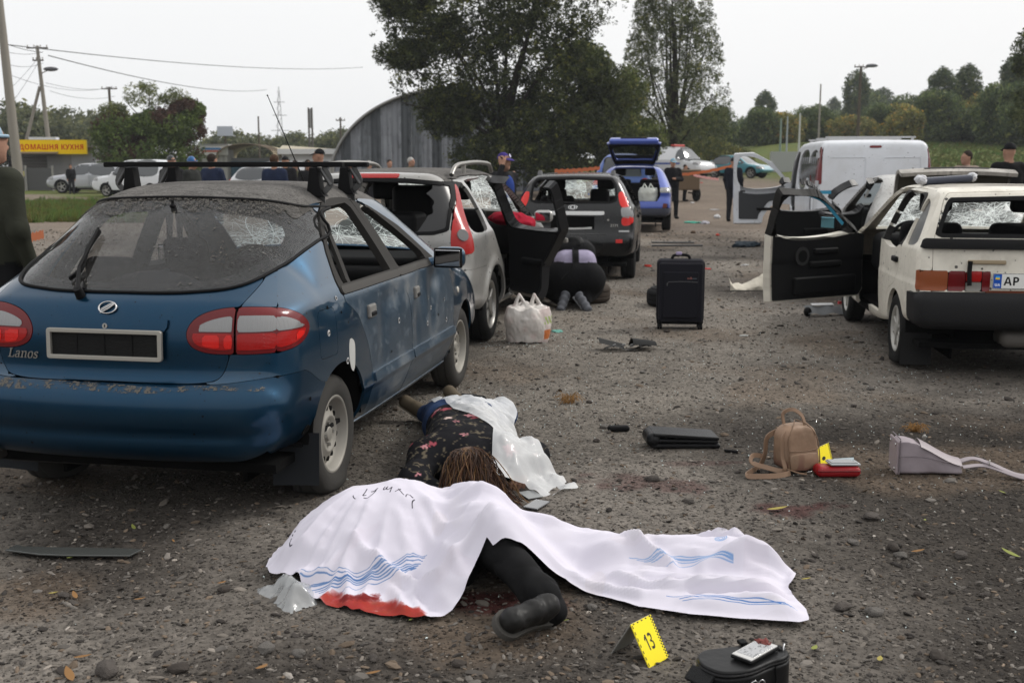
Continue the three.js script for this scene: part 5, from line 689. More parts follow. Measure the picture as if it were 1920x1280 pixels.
// white van with open cab door
{
  const c = new Car({ name: 'van', label: 'white panel van seen from behind with its cab door wide open', category: 'van', pos: [6.22, 0, -19.45], yaw: 8, cell: 0.036, wm: 1.05,
    sil: [[-0.7, 0.36], [-0.90, 0.38], [-0.93, 0.5], [-0.91, 0.62], [-0.90, 1.2], [-0.86, 1.80], [-0.82, 1.92], [-0.72, 1.965], [0, 1.985], [2.0, 1.985], [2.5, 1.95], [2.9, 1.80], [3.6, 1.20], [3.8, 1.1], [4.0, 0.9], [4.05, 0.5], [3.9, 0.3], [3, 0.28], [1, 0.28]],
    W: (l, y) => 0.955 - 0.10 * (y - 0.9) ** 2 - (l > 2.8 ? 0.12 * (l - 2.8) ** 2 : 0), k: 0.10, cR: 0.03, crown: 0.02, warpY: 1.6, arches: [[0, 0.34, 0.38], [3.10, 0.34, 0.38]] });
  fit(c, { paint: pVan, belt: 1.15, bare: true, win: [[[-0.55, 1.2], [-0.52, 1.72], [0.45, 1.72], [0.47, 1.2]], [[0.6, 1.2], [0.6, 1.72], [1.85, 1.72], [1.85, 1.2]], [[2.25, 1.15], [2.22, 1.72], [2.45, 1.74], [2.75, 1.62], [3.15, 1.2], [3.1, 1.14]]], doors: [[[[2.12, 1.1], [2.1, 1.80], [2.5, 1.82], [2.9, 1.62], [3.3, 1.18], [3.32, 0.75], [3.15, 0.76], [2.9, 0.72], [2.74, 0.5], [2.72, 0.34], [2.14, 0.34]], 2.3, 1.02]],
    swing: [{ s: -1, i: 0, l: 3.3, a: 84 }], shield: [2.75, 3.5, 0.72, 0.05], shieldLow: 1.2, shieldMat: mPane, glass: (i, s) => i < 2 ? phy([0.06, 0.065, 0.07], 0.15, 0, { transmission: 0.6, thickness: 0 }) : null, inset: 0.10, innerMat: std([0.05, 0.052, 0.056], 0.7), wheel: { R: 0.325, w: 0.21, r: 0.2, metal: mSteel, at: 0.80 }, bumper: [0.62, 0.1, -0.4, -0.4], bumperMat: std([0.10, 0.10, 0.105], 0.7),
    lamps: [['tail_light', (l, y, w) => l > -0.6 ? 1 : Math.max(0.86 - Math.abs(w), Math.abs(y - 1.55) - 0.32), mLensDark]],
    bits: [['brake_lamp', (l, y, w) => Math.max(Math.abs(y - 1.86) - 0.022, Math.abs(w) - 0.10, l), mLensDark, 0.006], ['door_gap', (l, y, w) => Math.max(Math.abs(w) - 0.006, Math.abs(y - 1.25) - 0.66, l), mDark, 0.002], ['handle', (l, y, w) => Math.max(Math.abs(w + 0.1) - 0.06, Math.abs(y - 1.05) - 0.03, l), mBlack, 0.01],
      ...[[-0.45], [0.44]].map(([m]) => ['pressed_panel', (l, y, w) => { const a = Math.max(Math.abs(w - m) - 0.30, Math.abs(y - 1.42) - 0.27); return Math.max(Math.abs(a) - 0.012, l); }, pVan, 0.010])] });
  for (const x of [-0.42, 0.42]) seat(c.root, x, 2.35, 0.75); steering(c.root, -0.42, 3.0, 1.12, 0.2);
  for (const l of [-0.3, 0.9, 2.0]) part('roof_bar', [bx(1.5, 0.03, 0.05, 0, 2.03, -l), bx(0.04, 0.06, 0.06, -0.7, 2.0, -l), bx(0.04, 0.06, 0.06, 0.7, 2.0, -l)], std([0.4, 0.4, 0.4], 0.5), c.root);
  part('slat_blind', [-0.45, -0.2, 0.05, 0.3, 0.7, 1.0, 1.3, 1.6].map(l => bx(0.02, 0.5, 0.05, -0.88, 1.45, -l)), std([0.35, 0.36, 0.37], 0.6), c.root);
  part('hinge', [0.75, 1.25, 1.72].map(y => bx(0.05, 0.09, 0.06, -0.935, y, 0.84)), std([0.4, 0.41, 0.43], 0.5), c.root);
  part('bulkhead', bx(1.7, 1.5, 0.03, 0, 1.1, -1.95), std([0.2, 0.2, 0.2], 0.8), c.root);
}
// far parked cars
function farCar(name, label, category, pos, yaw, pm, h, o = {}) {
  const L = o.L || 4.4, wb = L * 0.6, ro = -L * 0.19, fr = L * 0.81, b = o.belt || h * 0.62, rr0 = o.wr || 0.33;
  const sil = o.sil || [[ro + 0.2, 0.32], [ro, 0.4], [ro - 0.02, 0.7], [ro + 0.05, b - 0.05], [ro + 0.15, b + 0.05], [ro + (o.slope || 0.4), h - 0.12], [ro + (o.slope || 0.4) + 0.2, h - 0.03], [1.0, h], [fr - 2.0, h - 0.03], [fr - 1.75, h - 0.1], [fr - 1.1, b + 0.03], [fr - 0.95, b], [fr - 0.2, b - 0.15], [fr, b - 0.35], [fr, 0.45], [fr - 0.2, 0.3], [1, 0.26]];
  const c = new Car({ name, label, category, pos, yaw, cell: 0.055, sil, W: (l, y) => 0.88 - 0.1 * (y - 0.7) ** 2 - (y > b ? 0.34 * (y - b) : 0), k: 0.16, wm: 1.0, arches: [[0, rr0, rr0 + 0.05], [wb, rr0, rr0 + 0.05]] });
  const y0 = b + 0.05, y1 = h - 0.12, a = ro + 0.42;
  fit(c, { paint: pm, bare: true, win: o.win || [[[a, y0], [a + 0.2, y1], [1.0, y1], [1.02, y0]], [[1.12, y0], [1.1, y1], [fr - 2.0, y1], [fr - 1.3, y0]]], doors: o.doors || [[[[0.35, 0.35], [0.35, b], [0.36, h - 0.07], [1.05, h - 0.07], [1.06, 0.35]]], [[[1.07, 0.35], [1.06, h - 0.07], [fr - 1.95, h - 0.07], [fr - 1.2, b], [fr - 1.15, 0.6], [fr - 1.2, 0.35]]]],
    rear: [[0, b + 0.08], [0.6, b + 0.08], [0.5, h - 0.14], [0, h - 0.12]], rearL: ro + 0.75, rearMat: o.glassM || mFarGlass, shield: [fr - 1.85, fr - 1.05, 0.55, 0.3], shieldMat: mFarGlass, glass: () => mFarGlass, wheel: { R: rr0, w: 0.21, r: rr0 * 0.66, metal: mAlloy, at: 0.75 },
    lamps: [['head_light', (l, y, w) => Math.max(fr - 0.5 - l, Math.abs(y - b + 0.22) - 0.08, 0.5 - Math.abs(w)), mLensClear], ['tail_light', (l, y, w) => Math.max(l - ro - 0.2, Math.abs(y - b + 0.08) - 0.1, 0.62 - Math.abs(w)), mLensRed]], mirror: [fr - 1.55, b + 0.08, 0.98], ...o.more });
  return c;
}
const mFarGlass = phy([0.10, 0.11, 0.12], 0.08, 0, { transmission: 0.5, thickness: 0, clearcoat: 1 });
const gy = (p, dy = 0) => [p.x, terrain(p.x, p.z) + dy, p.z];
{
  const silv = phy([0.42, 0.43, 0.46], 0.35, 0.4, { clearcoat: 1 }), wh = phy([0.62, 0.63, 0.65], 0.35, 0, { clearcoat: 1 });
  const P = (u, Z) => { const p = U(u, 310, Z); p.y = terrain(p.x, p.z); return [p.x, p.y, p.z]; };
  farCar('off_roader', 'silver off-road car parked side-on by the grey kiosk', 'car', P(212, 62), -86, silv, 1.66, { L: 4.45, slope: 0.25, belt: 1.05, wr: 0.37 });
  farCar('minivan', 'white minivan parked behind the helmeted people', 'car', P(300, 55), -70, wh, 1.85, { L: 4.5, slope: 0.2, belt: 1.1 });
  farCar('saloon', 'white car parked behind the man in navy jacket', 'car', P(468, 52), 100, wh, 1.5, { L: 4.3, slope: 0.5 });
  farCar('estate_car', 'white car parked before the blue wall with people standing round it', 'car', P(556, 60), -80, wh, 1.75, { L: 4.5, slope: 0.2, belt: 1.1 });
  farCar('minivan', 'blue minivan standing beyond the raised tailgate', 'car', [3.4, 0, -34], 8, phy([0.03, 0.09, 0.34], 0.3, 0.2, { clearcoat: 1 }), 1.92, { L: 4.6, slope: 0.25, belt: 1.15 });
  const pv = farCar('police_van', 'white police van with red light bar on its roof', 'van', P(1238, 70), 138, wh, 1.95, { L: 4.7, slope: 0.15, belt: 1.15, win: [[[1.9, 1.22], [1.9, 1.75], [2.3, 1.75], [2.8, 1.22]]], doors: [[[[1.75, 0.4], [1.75, 1.85], [2.45, 1.85], [3.0, 1.2], [2.95, 0.7], [2.75, 0.4]]]] });
  part('light_bar', [rb(1.1, 0.12, 0.25, 0.04, 0, 2.02, -1.4)], std([0.45, 0.05, 0.04], 0.3), pv.root); part('blue_stripe', [bx(0.01, 0.10, 2.2, 0.885, 0.92, -1.2), bx(0.01, 0.10, 2.2, -0.885, 0.92, -1.2)], std([0.05, 0.10, 0.35], 0.5), pv.root);
  farCar('saloon', 'turquoise old saloon parked beside the police van', 'car', P(1352, 70), 128, phy([0.03, 0.20, 0.25], 0.35, 0, { clearcoat: 1 }), 1.42, { L: 4.1, slope: 0.7 });
}

// ---------- people ----------
// groups: [{ c: colour or fn, k, b: tapered capsules, e: ellipsoids }]
function field(groups, k) {
  const one = gp => (x, y, z) => { let d = 1e9; for (const b of gp.b || []) d = smin(d, cap(x, y, z, b), gp.k || 0.03); for (const e of gp.e || []) d = smin(d, ell(x, y, z, ...e), gp.k || 0.03); return d; };
  const fs = groups.map(one);
  return { f: (x, y, z) => { let d = 1e9; for (const q of fs) d = smin(d, q(x, y, z), k); return d; }, c: (x, y, z, N) => { let m = 1e9, j = 0; fs.forEach((q, i) => { const d = q(x, y, z); if (d < m) { m = d; j = i; } }); const c = groups[j].c; return typeof c === 'function' ? c(x, y, z, N) : c; } };
}
const mBody = std([1, 1, 1], 0.85, 0, { vertexColors: true, bumpMap: bumpFine, bumpScale: 0.003 });
function bounds(groups, m) { const lo = [1e9, 1e9, 1e9], hi = [-1e9, -1e9, -1e9]; for (const g of groups) { for (const b of g.b || []) for (const o of [0, 4]) for (let q = 0; q < 3; q++) { lo[q] = Math.min(lo[q], b[o + q] - b[o + 3] - m); hi[q] = Math.max(hi[q], b[o + q] + b[o + 3] + m); } for (const e of g.e || []) for (let q = 0; q < 3; q++) { lo[q] = Math.min(lo[q], e[q] - e[3 + q] - m); hi[q] = Math.max(hi[q], e[q] + e[3 + q] + m); } } return [lo, hi]; }
function bodyGeo(groups, cell, k = 0.02) { const F_ = field(groups, k), [lo, hi] = bounds(groups, 0.04); return surf(F_.f, lo, hi, cell, F_.c); }
const SKIN = [0.33, 0.19, 0.135];
const wob = (c, a = 0.35) => (x, y, z) => { const n = 0.8 + a * (noise(x * 14, y * 10, z * 14) - 0.3); return c.map(q => q * n); };
// five fingers and a thumb from a wrist point: d = towards the fingertips, n = back of the hand, s = towards the thumb
function handBones(w, d, n, s, curl = 0.5, sc = 1) {
  const P = (a, b, c) => [0, 1, 2].map(i => w[i] + (d[i] * a + s[i] * b + n[i] * c) * sc), out = [], C = (p, r, q, r2) => out.push([...p, r * sc, ...q, r2 * sc]);
  for (const b of [-0.025, 0, 0.025]) C(P(0.01, b * 0.6, 0), 0.017, P(0.085, b, 0), 0.014);
  [[0.03, 0.068], [0.010, 0.078], [-0.011, 0.072], [-0.031, 0.056]].forEach(([b, L]) => { const a0 = P(0.088, b, 0), a1 = P(0.088 + L * 0.45, b * 1.06, -L * 0.35 * curl), a2 = P(0.088 + L * (0.8 - 0.3 * curl), b * 1.08, -L * 0.85 * curl); C(a0, 0.0105, a1, 0.0095); C(a1, 0.0095, a2, 0.0075); });
  const t0 = P(0.02, 0.025, -0.005), t1 = P(0.055, 0.05, -0.018), t2 = P(0.085, 0.052, -0.03); C(t0, 0.014, t1, 0.012); C(t1, 0.011, t2, 0.009); return out;
}
function person(label, pos, turn, o = {}) {
  const s = (o.h || 1.75) / 1.75, J = o.jacket || [0.02, 0.02, 0.022], T = o.trousers || [0.02, 0.02, 0.024], H = o.hair || [0.03, 0.022, 0.018], sk = o.skin || SKIN, lean = o.lean || 0, tp = (x, y, z) => [x * s, y * s, (z + lean * Math.max(0, y - 0.95)) * s];
  const C = (a, r, b, r2) => [...tp(...a), r * s, ...tp(...b), r2 * s];
  const arms = o.arms || [[[0.24, 1.15, 0.0], [0.22, 0.90, 0.10]], [[-0.24, 1.15, 0.0], [-0.22, 0.90, 0.10]]], st = o.stride || 0;
  const jk = { c: wob(J), k: 0.05, b: [C([-0.07, 0.98, 0], 0.125, [-0.085, 1.30, 0], 0.125), C([0.07, 0.98, 0], 0.125, [0.085, 1.30, 0], 0.125), C([-0.15, 1.40, 0], 0.08, [0.15, 1.40, 0], 0.08), C([0, 1.2, 0.03], 0.13, [0, 1.36, 0.02], 0.12)] };
  const hands = { c: sk, k: 0.012, b: [] };
  arms.forEach(([e, w], i) => { const x = i ? -0.185 : 0.185; jk.b.push(C([x, 1.40, 0], 0.068, e, 0.052), C(e, 0.05, w, 0.04)); const d = V(...w).sub(V(...e)).normalize(), q = d.clone().multiplyScalar(0.10).add(V(...w)); hands.b.push(C(w, 0.034, [q.x, q.y, q.z], 0.032), C([q.x, q.y, q.z], 0.016, [q.x + d.x * 0.06, q.y + d.y * 0.06, q.z + d.z * 0.06], 0.012)); });
  const lg = { c: wob(T), k: 0.04, b: [C([0.09, 0.93, 0], 0.105, [0.10, 0.50, 0.02 + st], 0.072), C([0.10, 0.50, 0.02 + st], 0.072, [0.105, 0.10, -0.01 + st * 1.2], 0.058), C([-0.09, 0.93, 0], 0.105, [-0.10, 0.50, 0.02 - st], 0.072), C([-0.10, 0.50, 0.02 - st], 0.072, [-0.105, 0.10, -0.02 - st * 1.2], 0.058)] };
  const sh = { c: o.shoe || [0.012, 0.012, 0.012], k: 0.02, b: [C([0.105, 0.05, -0.03 + st * 1.2], 0.045, [0.12, 0.035, 0.14 + st * 1.2], 0.04), C([-0.105, 0.05, -0.03 - st * 1.2], 0.045, [-0.12, 0.035, 0.14 - st * 1.2], 0.04)] };
  const hy = 1.625, hx = o.look || 0, hc = Math.cos(hx), hs = Math.sin(hx), hp = (x, y, z) => tp(x * hc + z * hs, y, -x * hs + z * hc + 0.015);
  const E = (x, y, z, a, b, c) => [...hp(x, y, z), a * s, b * s, c * s], CH = (a, r, b, r2) => [...hp(...a), r * s, ...hp(...b), r2 * s];
  const head = { c: (x, y, z) => { const yy = y / s, dx = x / s, dz = z / s - lean * 0.65; return (yy - hy > -0.02 && yy < hy + 0.005 && false) ? H : sk; }, k: 0.025, b: [C([0, 1.44, -0.01], 0.058, [0, 1.56, 0.0], 0.052), CH([0, hy - 0.01, 0.085], 0.011, [0, hy - 0.035, 0.108], 0.015), CH([-0.03, hy + 0.012, 0.085], 0.014, [0.03, hy + 0.012, 0.085], 0.014), CH([0, hy - 0.10, 0.06], 0.03, [0, hy - 0.10, 0.075], 0.022), CH([0.076, hy - 0.03, -0.01], 0.012, [0.08, hy + 0.01, -0.015], 0.014), CH([-0.076, hy - 0.03, -0.01], 0.012, [-0.08, hy + 0.01, -0.015], 0.014)], e: [E(0, hy, 0, 0.074, 0.112, 0.092), E(0, hy - 0.055, 0.03, 0.056, 0.065, 0.062)] };
  const g = thing('person', label, 'person', pos, turn, o.group);
  part('body', bodyGeo([jk, hands, lg, sh, head], o.cell || 0.02, 0.012), mBody, g);
  const top = o.cap || H, hair = { c: wob(top, 0.5), k: 0.02, e: [E(0, hy + 0.028, -0.018, 0.082, 0.100, 0.096)] };
  const F_ = field([hair], 0.01), p0 = hp(0, hy, 0), cut = (x, y, z) => { const Y = y / s - hy, q = (x - p0[0]) * hs / s + (z - p0[2]) * hc / s; return Math.max(F_.f(x, y, z), (o.cap ? 0.030 : o.bald ? 0.02 : 0.035 * sst(-0.03, 0.06, q) - 0.055 * sst(0.02, -0.05, q)) - Y); };
  const m = [p0[0], p0[1], p0[2]], w = 0.16 * s;
  part(o.helmet ? 'helmet' : o.cap ? 'cap' : 'hair', surf(cut, m.map(q => q - w), m.map(q => q + w), 0.012, (x, y, z) => (typeof hair.c === 'function' ? hair.c(x, y, z) : hair.c)), o.helmet ? std([1, 1, 1], 0.3, 0, { vertexColors: true }) : mBody, g);
  if (o.cap && !o.helmet) { const pk = new THREE.SphereGeometry(0.085 * s, 18, 10, 0, 6.283, 0, 1.2); pk.scale(1, 0.30, 1.25); pk.rotateX(0.25); pk.translate(0, 0, 0.07); pk.rotateY(hx); pk.translate(m[0], m[1] + 0.022 * s, m[2]); part('peak', pk, std(top, 0.8), g); }
  if (o.helmet) { const rim = new THREE.TorusGeometry(0.092 * s, 0.012, 6, 24); rim.rotateX(Math.PI / 2); rim.scale(0.95, 1, 1.1); rim.translate(m[0], m[1] + 0.03 * s, m[2]); part('rim', rim, std(top, 0.4), g); }
  return g;
}
{
  const at = (u, Z, dy = 0) => { const p = U(u, 310, Z); return [p.x, terrain(p.x, p.z) + dy, p.z]; };
  const navy = [0.018, 0.026, 0.055], blk = [0.014, 0.014, 0.016], olive = [0.055, 0.06, 0.035], camo = [0.10, 0.10, 0.06];
  const crossed = [[[0.25, 1.16, 0.06], [0.05, 1.10, 0.22]], [[-0.25, 1.16, 0.06], [-0.05, 1.12, 0.22]]];
  person('person in dark jacket and grey helmet behind the roof bars', at(321, 22.5), 0.6, { jacket: blk, helmet: true, cap: [0.03, 0.033, 0.035], look: 0.4 });
  person('person in dark vest wearing a shiny blue helmet', at(359, 22), 1.2, { jacket: [0.03, 0.032, 0.03], helmet: true, cap: [0.02, 0.10, 0.26], look: 0.3, h: 1.72 });
  person('broad person in navy jacket with dark hair, seen from behind', at(397, 21), 2.7, { jacket: navy, h: 1.77, arms: crossed });
  person('person in navy top with brown hair behind the radio aerial', at(514, 21), 2.9, { jacket: navy, hair: [0.06, 0.035, 0.022], h: 1.75 });
  person('person in black seen between the brown haired one and the group', at(535, 26), 3.0, { jacket: blk, h: 1.77, cap: blk });
  person('short person in patterned olive clothes in the group by the white car', at(553, 27), 0.2, { jacket: camo, h: 1.68 });
  person('person in dark clothes holding papers in the group by the white car', at(577, 27), 0.4, { jacket: blk, h: 1.7, arms: crossed });
  person('big person in black jacket and black peaked cap in profile', at(599, 20.5), -1.5, { jacket: blk, cap: [0.012, 0.012, 0.014], h: 1.86 });
  person('dark haired person before the grey hangar wall, leftmost there', at(657, 37), 3.0, { jacket: blk, h: 1.72 });
  person('grey haired person before the grey hangar wall', at(692, 36), 2.6, { jacket: olive, hair: [0.30, 0.29, 0.27], h: 1.72 });
  person('person in camouflage smock before the hangar wall', at(730, 34), 0.5, { jacket: camo, h: 1.74 });
  person('white haired person facing sideways near the silver roof rail', at(770, 31), 1.2, { jacket: olive, hair: [0.40, 0.39, 0.37], h: 1.78 });
  person('person in black by the bonnet of the silver off-road car', at(131, 60), 0.4, { jacket: blk, h: 1.6, hair: [0.05, 0.02, 0.015] });
  person('person in khaki walking on the far grass path', at(1735, 52, 0), 2.9, { jacket: camo, h: 1.7 });
  person('short haired person in light clothes beyond the white saloon', at(1813, 20.5), -0.9, { jacket: [0.30, 0.24, 0.2], h: 1.83, look: -0.5 });
  person('person in black jacket with back turned at the right edge', at(1892, 16.6), 3.2, { jacket: [0.009, 0.009, 0.010], cap: [0.012, 0.012, 0.014], h: 1.86 });
  person('person in dark uniform partly behind the open van door', at(1376, 31), 2.6, { jacket: [0.012, 0.013, 0.02], h: 1.78, cap: [0.01, 0.01, 0.012] });
  person('person in black uniform and pale blue cap walking past the crossover', at(1262, 32.5), 0.15, { jacket: [0.010, 0.010, 0.012], trousers: [0.009, 0.009, 0.011], cap: [0.16, 0.30, 0.38], h: 1.76, stride: 0.05, arms: [[[0.26, 1.14, 0.05], [0.02, 1.16, 0.22]], [[-0.27, 1.12, 0], [-0.30, 0.86, 0.08]]] });
  person('person crouching by the brown cart behind the tape', at(1285, 44), 1.2, { jacket: [0.02, 0.017, 0.015], h: 1.45 });
  // man on the telephone, leaning on the black car
  {
    const g = person('person in purple cap speaking on a phone, arm on the black car', [-0.12, 0, -15.4], 0.75, { jacket: [0.016, 0.016, 0.018], trousers: navy, h: 1.73, cap: [0.045, 0.03, 0.16], look: 0.15, cell: 0.014, arms: [[[0.36, 1.33, -0.28], [0.56, 1.42, -0.42]], [[-0.27, 1.26, 0.12], [-0.115, 1.55, 0.10]]] });
    part('cap_badge', [(() => { const q = new THREE.CircleGeometry(0.028, 24); q.rotateX(-0.35); q.rotateY(0.35); q.translate(0.03, 1.685, 0.105); return q; })()], std([0.45, 0.43, 0.55], 0.6), g);
    part('shirt', [surf((x, y, z) => Math.max(ell(x, y, z, 0, 1.22, 0.10, 0.09, 0.2, 0.085), -z + 0.10), [-0.12, 0.98, 0.05], [0.12, 1.46, 0.22], 0.014)], std([0.03, 0.06, 0.25], 0.8), g);
    const ph = solo('mobile_phone', rb(0.075, 0.15, 0.012, 0.01), mBlack, 'dark phone held to the ear of the person in purple cap', 'phone'); g.updateMatrixWorld(); const q = g.localToWorld(V(-0.10, 1.60, 0.05)); ph.position.copy(q); ph.rotation.set(0.2, 2.2, 0.15);
    const hb = handBones([-0.115, 1.55, 0.09], [0.05, 0.98, -0.15], [-0.7, 0.1, 0.7], [0.6, 0, 0.75], 0.6); part('hand', bodyGeo([{ c: SKIN, k: 0.008, b: hb }], 0.005, 0.01), mBody, g);
    const hb2 = handBones([0.56, 1.41, -0.42], [0.75, 0.12, -0.6], [0, 1, 0.1], [-0.5, 0, -0.6], 0.6); part('hand', bodyGeo([{ c: SKIN, k: 0.008, b: hb2 }], 0.005, 0.01), mBody, g);
  }
  // standing at the left edge, cut by the frame
  {
    const g = person('person in olive jacket and dark vest at the left edge', [-3.10, 0, -6.55], 2.6, { jacket: [0.035, 0.037, 0.027], trousers: [0.012, 0.012, 0.013], helmet: true, cap: [0.25, 0.36, 0.45], h: 1.82, cell: 0.014, arms: [[[0.25, 1.13, -0.02], [0.235, 0.86, 0.10]], [[-0.26, 1.13, -0.02], [-0.245, 0.86, 0.08]]] });
    part('vest', surf((x, y, z) => { const t = Math.min(ell(x, y, z, 0, 1.22, 0, 0.205, 0.32, 0.175), 1); return Math.max(t, Math.abs(x) - 0.165, y - 1.46) + 0.006 * noise(x * 20, y * 20, z * 20); }, [-0.24, 0.86, -0.22], [0.24, 1.5, 0.22], 0.014), std([0.012, 0.012, 0.011], 0.85), g);
  }
  // kneeling, bent forward, seen from behind
  {
    const p = G(1078, 576), blackC = wob([0.008, 0.008, 0.009], 0.3);
    const g = thing('person', 'person in black crouching with back to the camera behind the black car', 'person', [p.x, 0, p.z]);
    const tr = { c: blackC, k: 0.07, b: [[-0.13, 0.33, 0.02, 0.20, 0.11, 0.33, 0.02, 0.20], [-0.2, 0.30, 0.0, 0.15, -0.30, 0.18, -0.42, 0.09], [0.18, 0.30, 0.0, 0.15, 0.26, 0.18, -0.42, 0.09], [-0.30, 0.16, -0.42, 0.09, -0.16, 0.10, 0.12, 0.07], [0.26, 0.16, -0.42, 0.09, 0.10, 0.10, 0.14, 0.07]] };
    const sh = { c: (x, y, z) => Math.abs(x) < 0.035 ? [0.012, 0.012, 0.013] : [0.32, 0.29, 0.40].map(q => q * (0.85 + 0.3 * noise(x * 30, y * 30, z * 30))), k: 0.05, b: [[-0.10, 0.50, -0.02, 0.135, 0.10, 0.50, -0.02, 0.135]] };
    const jk = { c: blackC, k: 0.06, b: [[-0.09, 0.58, -0.12, 0.14, -0.10, 0.60, -0.42, 0.13], [0.09, 0.58, -0.12, 0.14, 0.10, 0.60, -0.42, 0.13], [-0.18, 0.58, -0.42, 0.07, -0.26, 0.34, -0.52, 0.05], [0.18, 0.58, -0.42, 0.07, 0.25, 0.34, -0.52, 0.05], [-0.26, 0.34, -0.52, 0.05, -0.16, 0.12, -0.62, 0.04], [0.25, 0.34, -0.52, 0.05, 0.16, 0.12, -0.62, 0.04], [0.0, 0.63, -0.30, 0.07, -0.02, 0.66, -0.08, 0.06]] };
    const hd = { c: [0.012, 0.010, 0.010], k: 0.03, e: [[0, 0.60, -0.62, 0.085, 0.10, 0.12]], b: [[0, 0.60, -0.5, 0.06, 0, 0.60, -0.6, 0.06]] };
    const hn = { c: SKIN, k: 0.01, b: [...handBones([-0.16, 0.12, -0.62], [0.2, -0.6, -0.7], [0, 0.5, -0.6], [0.9, 0, 0.2], 0.4), ...handBones([0.16, 0.12, -0.62], [-0.2, -0.6, -0.7], [0, 0.5, -0.6], [-0.9, 0, 0.2], 0.4)] };
    part('body', bodyGeo([tr, sh, jk, hd, hn], 0.015, 0.012), mBody, g);
    part('hood', surf((x, y, z) => ell(x, y, z, -0.02, 0.70, -0.16, 0.14, 0.075, 0.14) + 0.03 * (noise(x * 18, y * 18, z * 18) - 0.5), [-0.22, 0.58, -0.36], [0.2, 0.82, 0.05], 0.012), mBlack, g);
    const trainer = (x, z, a) => { const s = part('shoe', surf((X, y, Z) => smin(smin(cap(X, y, Z, [0, 0.055, -0.09, 0.042, 0, 0.05, 0.09, 0.048]), cap(X, y, Z, [0, 0.09, -0.08, 0.042, 0, 0.075, 0.0, 0.038]), 0.03), 1, 0.01) + 0.006 * Math.sin(Z * 90), [-0.08, -0.01, -0.17], [0.08, 0.16, 0.17], 0.009), std([0.12, 0.125, 0.14], 0.7), g); s.position.set(x, 0, z); s.rotation.set(0.75, a, 0); const so = part('sole', [rb(0.085, 0.022, 0.30, 0.01, 0, 0.006, 0), ...[-0.09, -0.03, 0.03, 0.09].map(q => bx(0.075, 0.012, 0.018, 0, -0.006, q))], std([0.42, 0.43, 0.45], 0.7), s); s.position.y = 0.05; return s; };
    trainer(0.07, 0.24, 0.5);
    trainer(-0.14, 0.20, -0.3);
    part('strap', ribbon([[-0.03, 0.66, 0.04], [-0.03, 0.56, 0.135], [-0.04, 0.46, 0.17], [-0.16, 0.34, 0.225]], 0.035, 0.01, V(1, 0, 0.2), 16), mBlack, g);
  }
}
// ---------- the covered person and the one lying behind ----------
// a cloth laid over a form: cells of a height field cut to an outline in (x, z)
function drape(outline, hf, cell, uvBox, thick = 0) {
  const d = sdPoly(outline), xs = outline.map(p => p[0]), zs = outline.map(p => p[1]), x0 = Math.min(...xs) - cell * 2, x1 = Math.max(...xs) + cell * 2, z0 = Math.min(...zs) - cell * 2, z1 = Math.max(...zs) + cell * 2, nx = Math.ceil((x1 - x0) / cell), nz = Math.ceil((z1 - z0) / cell), n = nx + 1;
  const val = [], P = []; for (let j = 0; j <= nz; j++) for (let i = 0; i <= nx; i++) { const x = x0 + i * cell, z = z0 + j * cell; val.push(d(x, z)); P.push([x, hf(x, z), z]); }
  const pos = [], uv = [], idx = [], id = new Map(); const put = (k, p) => { let q = id.get(k); if (q === undefined) { q = pos.length / 3; id.set(k, q); pos.push(...p); uv.push((p[0] - uvBox[0]) / (uvBox[1] - uvBox[0]), (p[2] - uvBox[2]) / (uvBox[3] - uvBox[2])); } return q; };
  const node = i => put(i, P[i]), cut = (a, b) => { if (a > b) [a, b] = [b, a]; const t = val[a] / (val[a] - val[b]); return put(a * 1e6 + b, [0, 1, 2].map(q => lerp(P[a][q], P[b][q], t))); };
  for (let j = 0; j < nz; j++) for (let i = 0; i < nx; i++) { const a = j * n + i; for (const T of [[a, a + n, a + 1], [a + 1, a + n, a + n + 1]]) { const inn = T.map(q => val[q] < 0), c = inn[0] + inn[1] + inn[2]; if (!c) continue; if (c === 3) { idx.push(...T.map(node)); continue; } const k = c === 1 ? inn.indexOf(true) : inn.indexOf(false), A = T[k], B = T[(k + 1) % 3], D = T[(k + 2) % 3], x = cut(A, B), y = cut(A, D); if (c === 1) idx.push(node(A), x, y); else idx.push(x, node(B), node(D), x, node(D), y); } }
  const g = new THREE.BufferGeometry(); g.setAttribute('position', new THREE.Float32BufferAttribute(pos, 3)); g.setAttribute('uv', new THREE.Float32BufferAttribute(uv, 2)); g.setIndex(idx); g.computeVertexNormals(); return g;
}
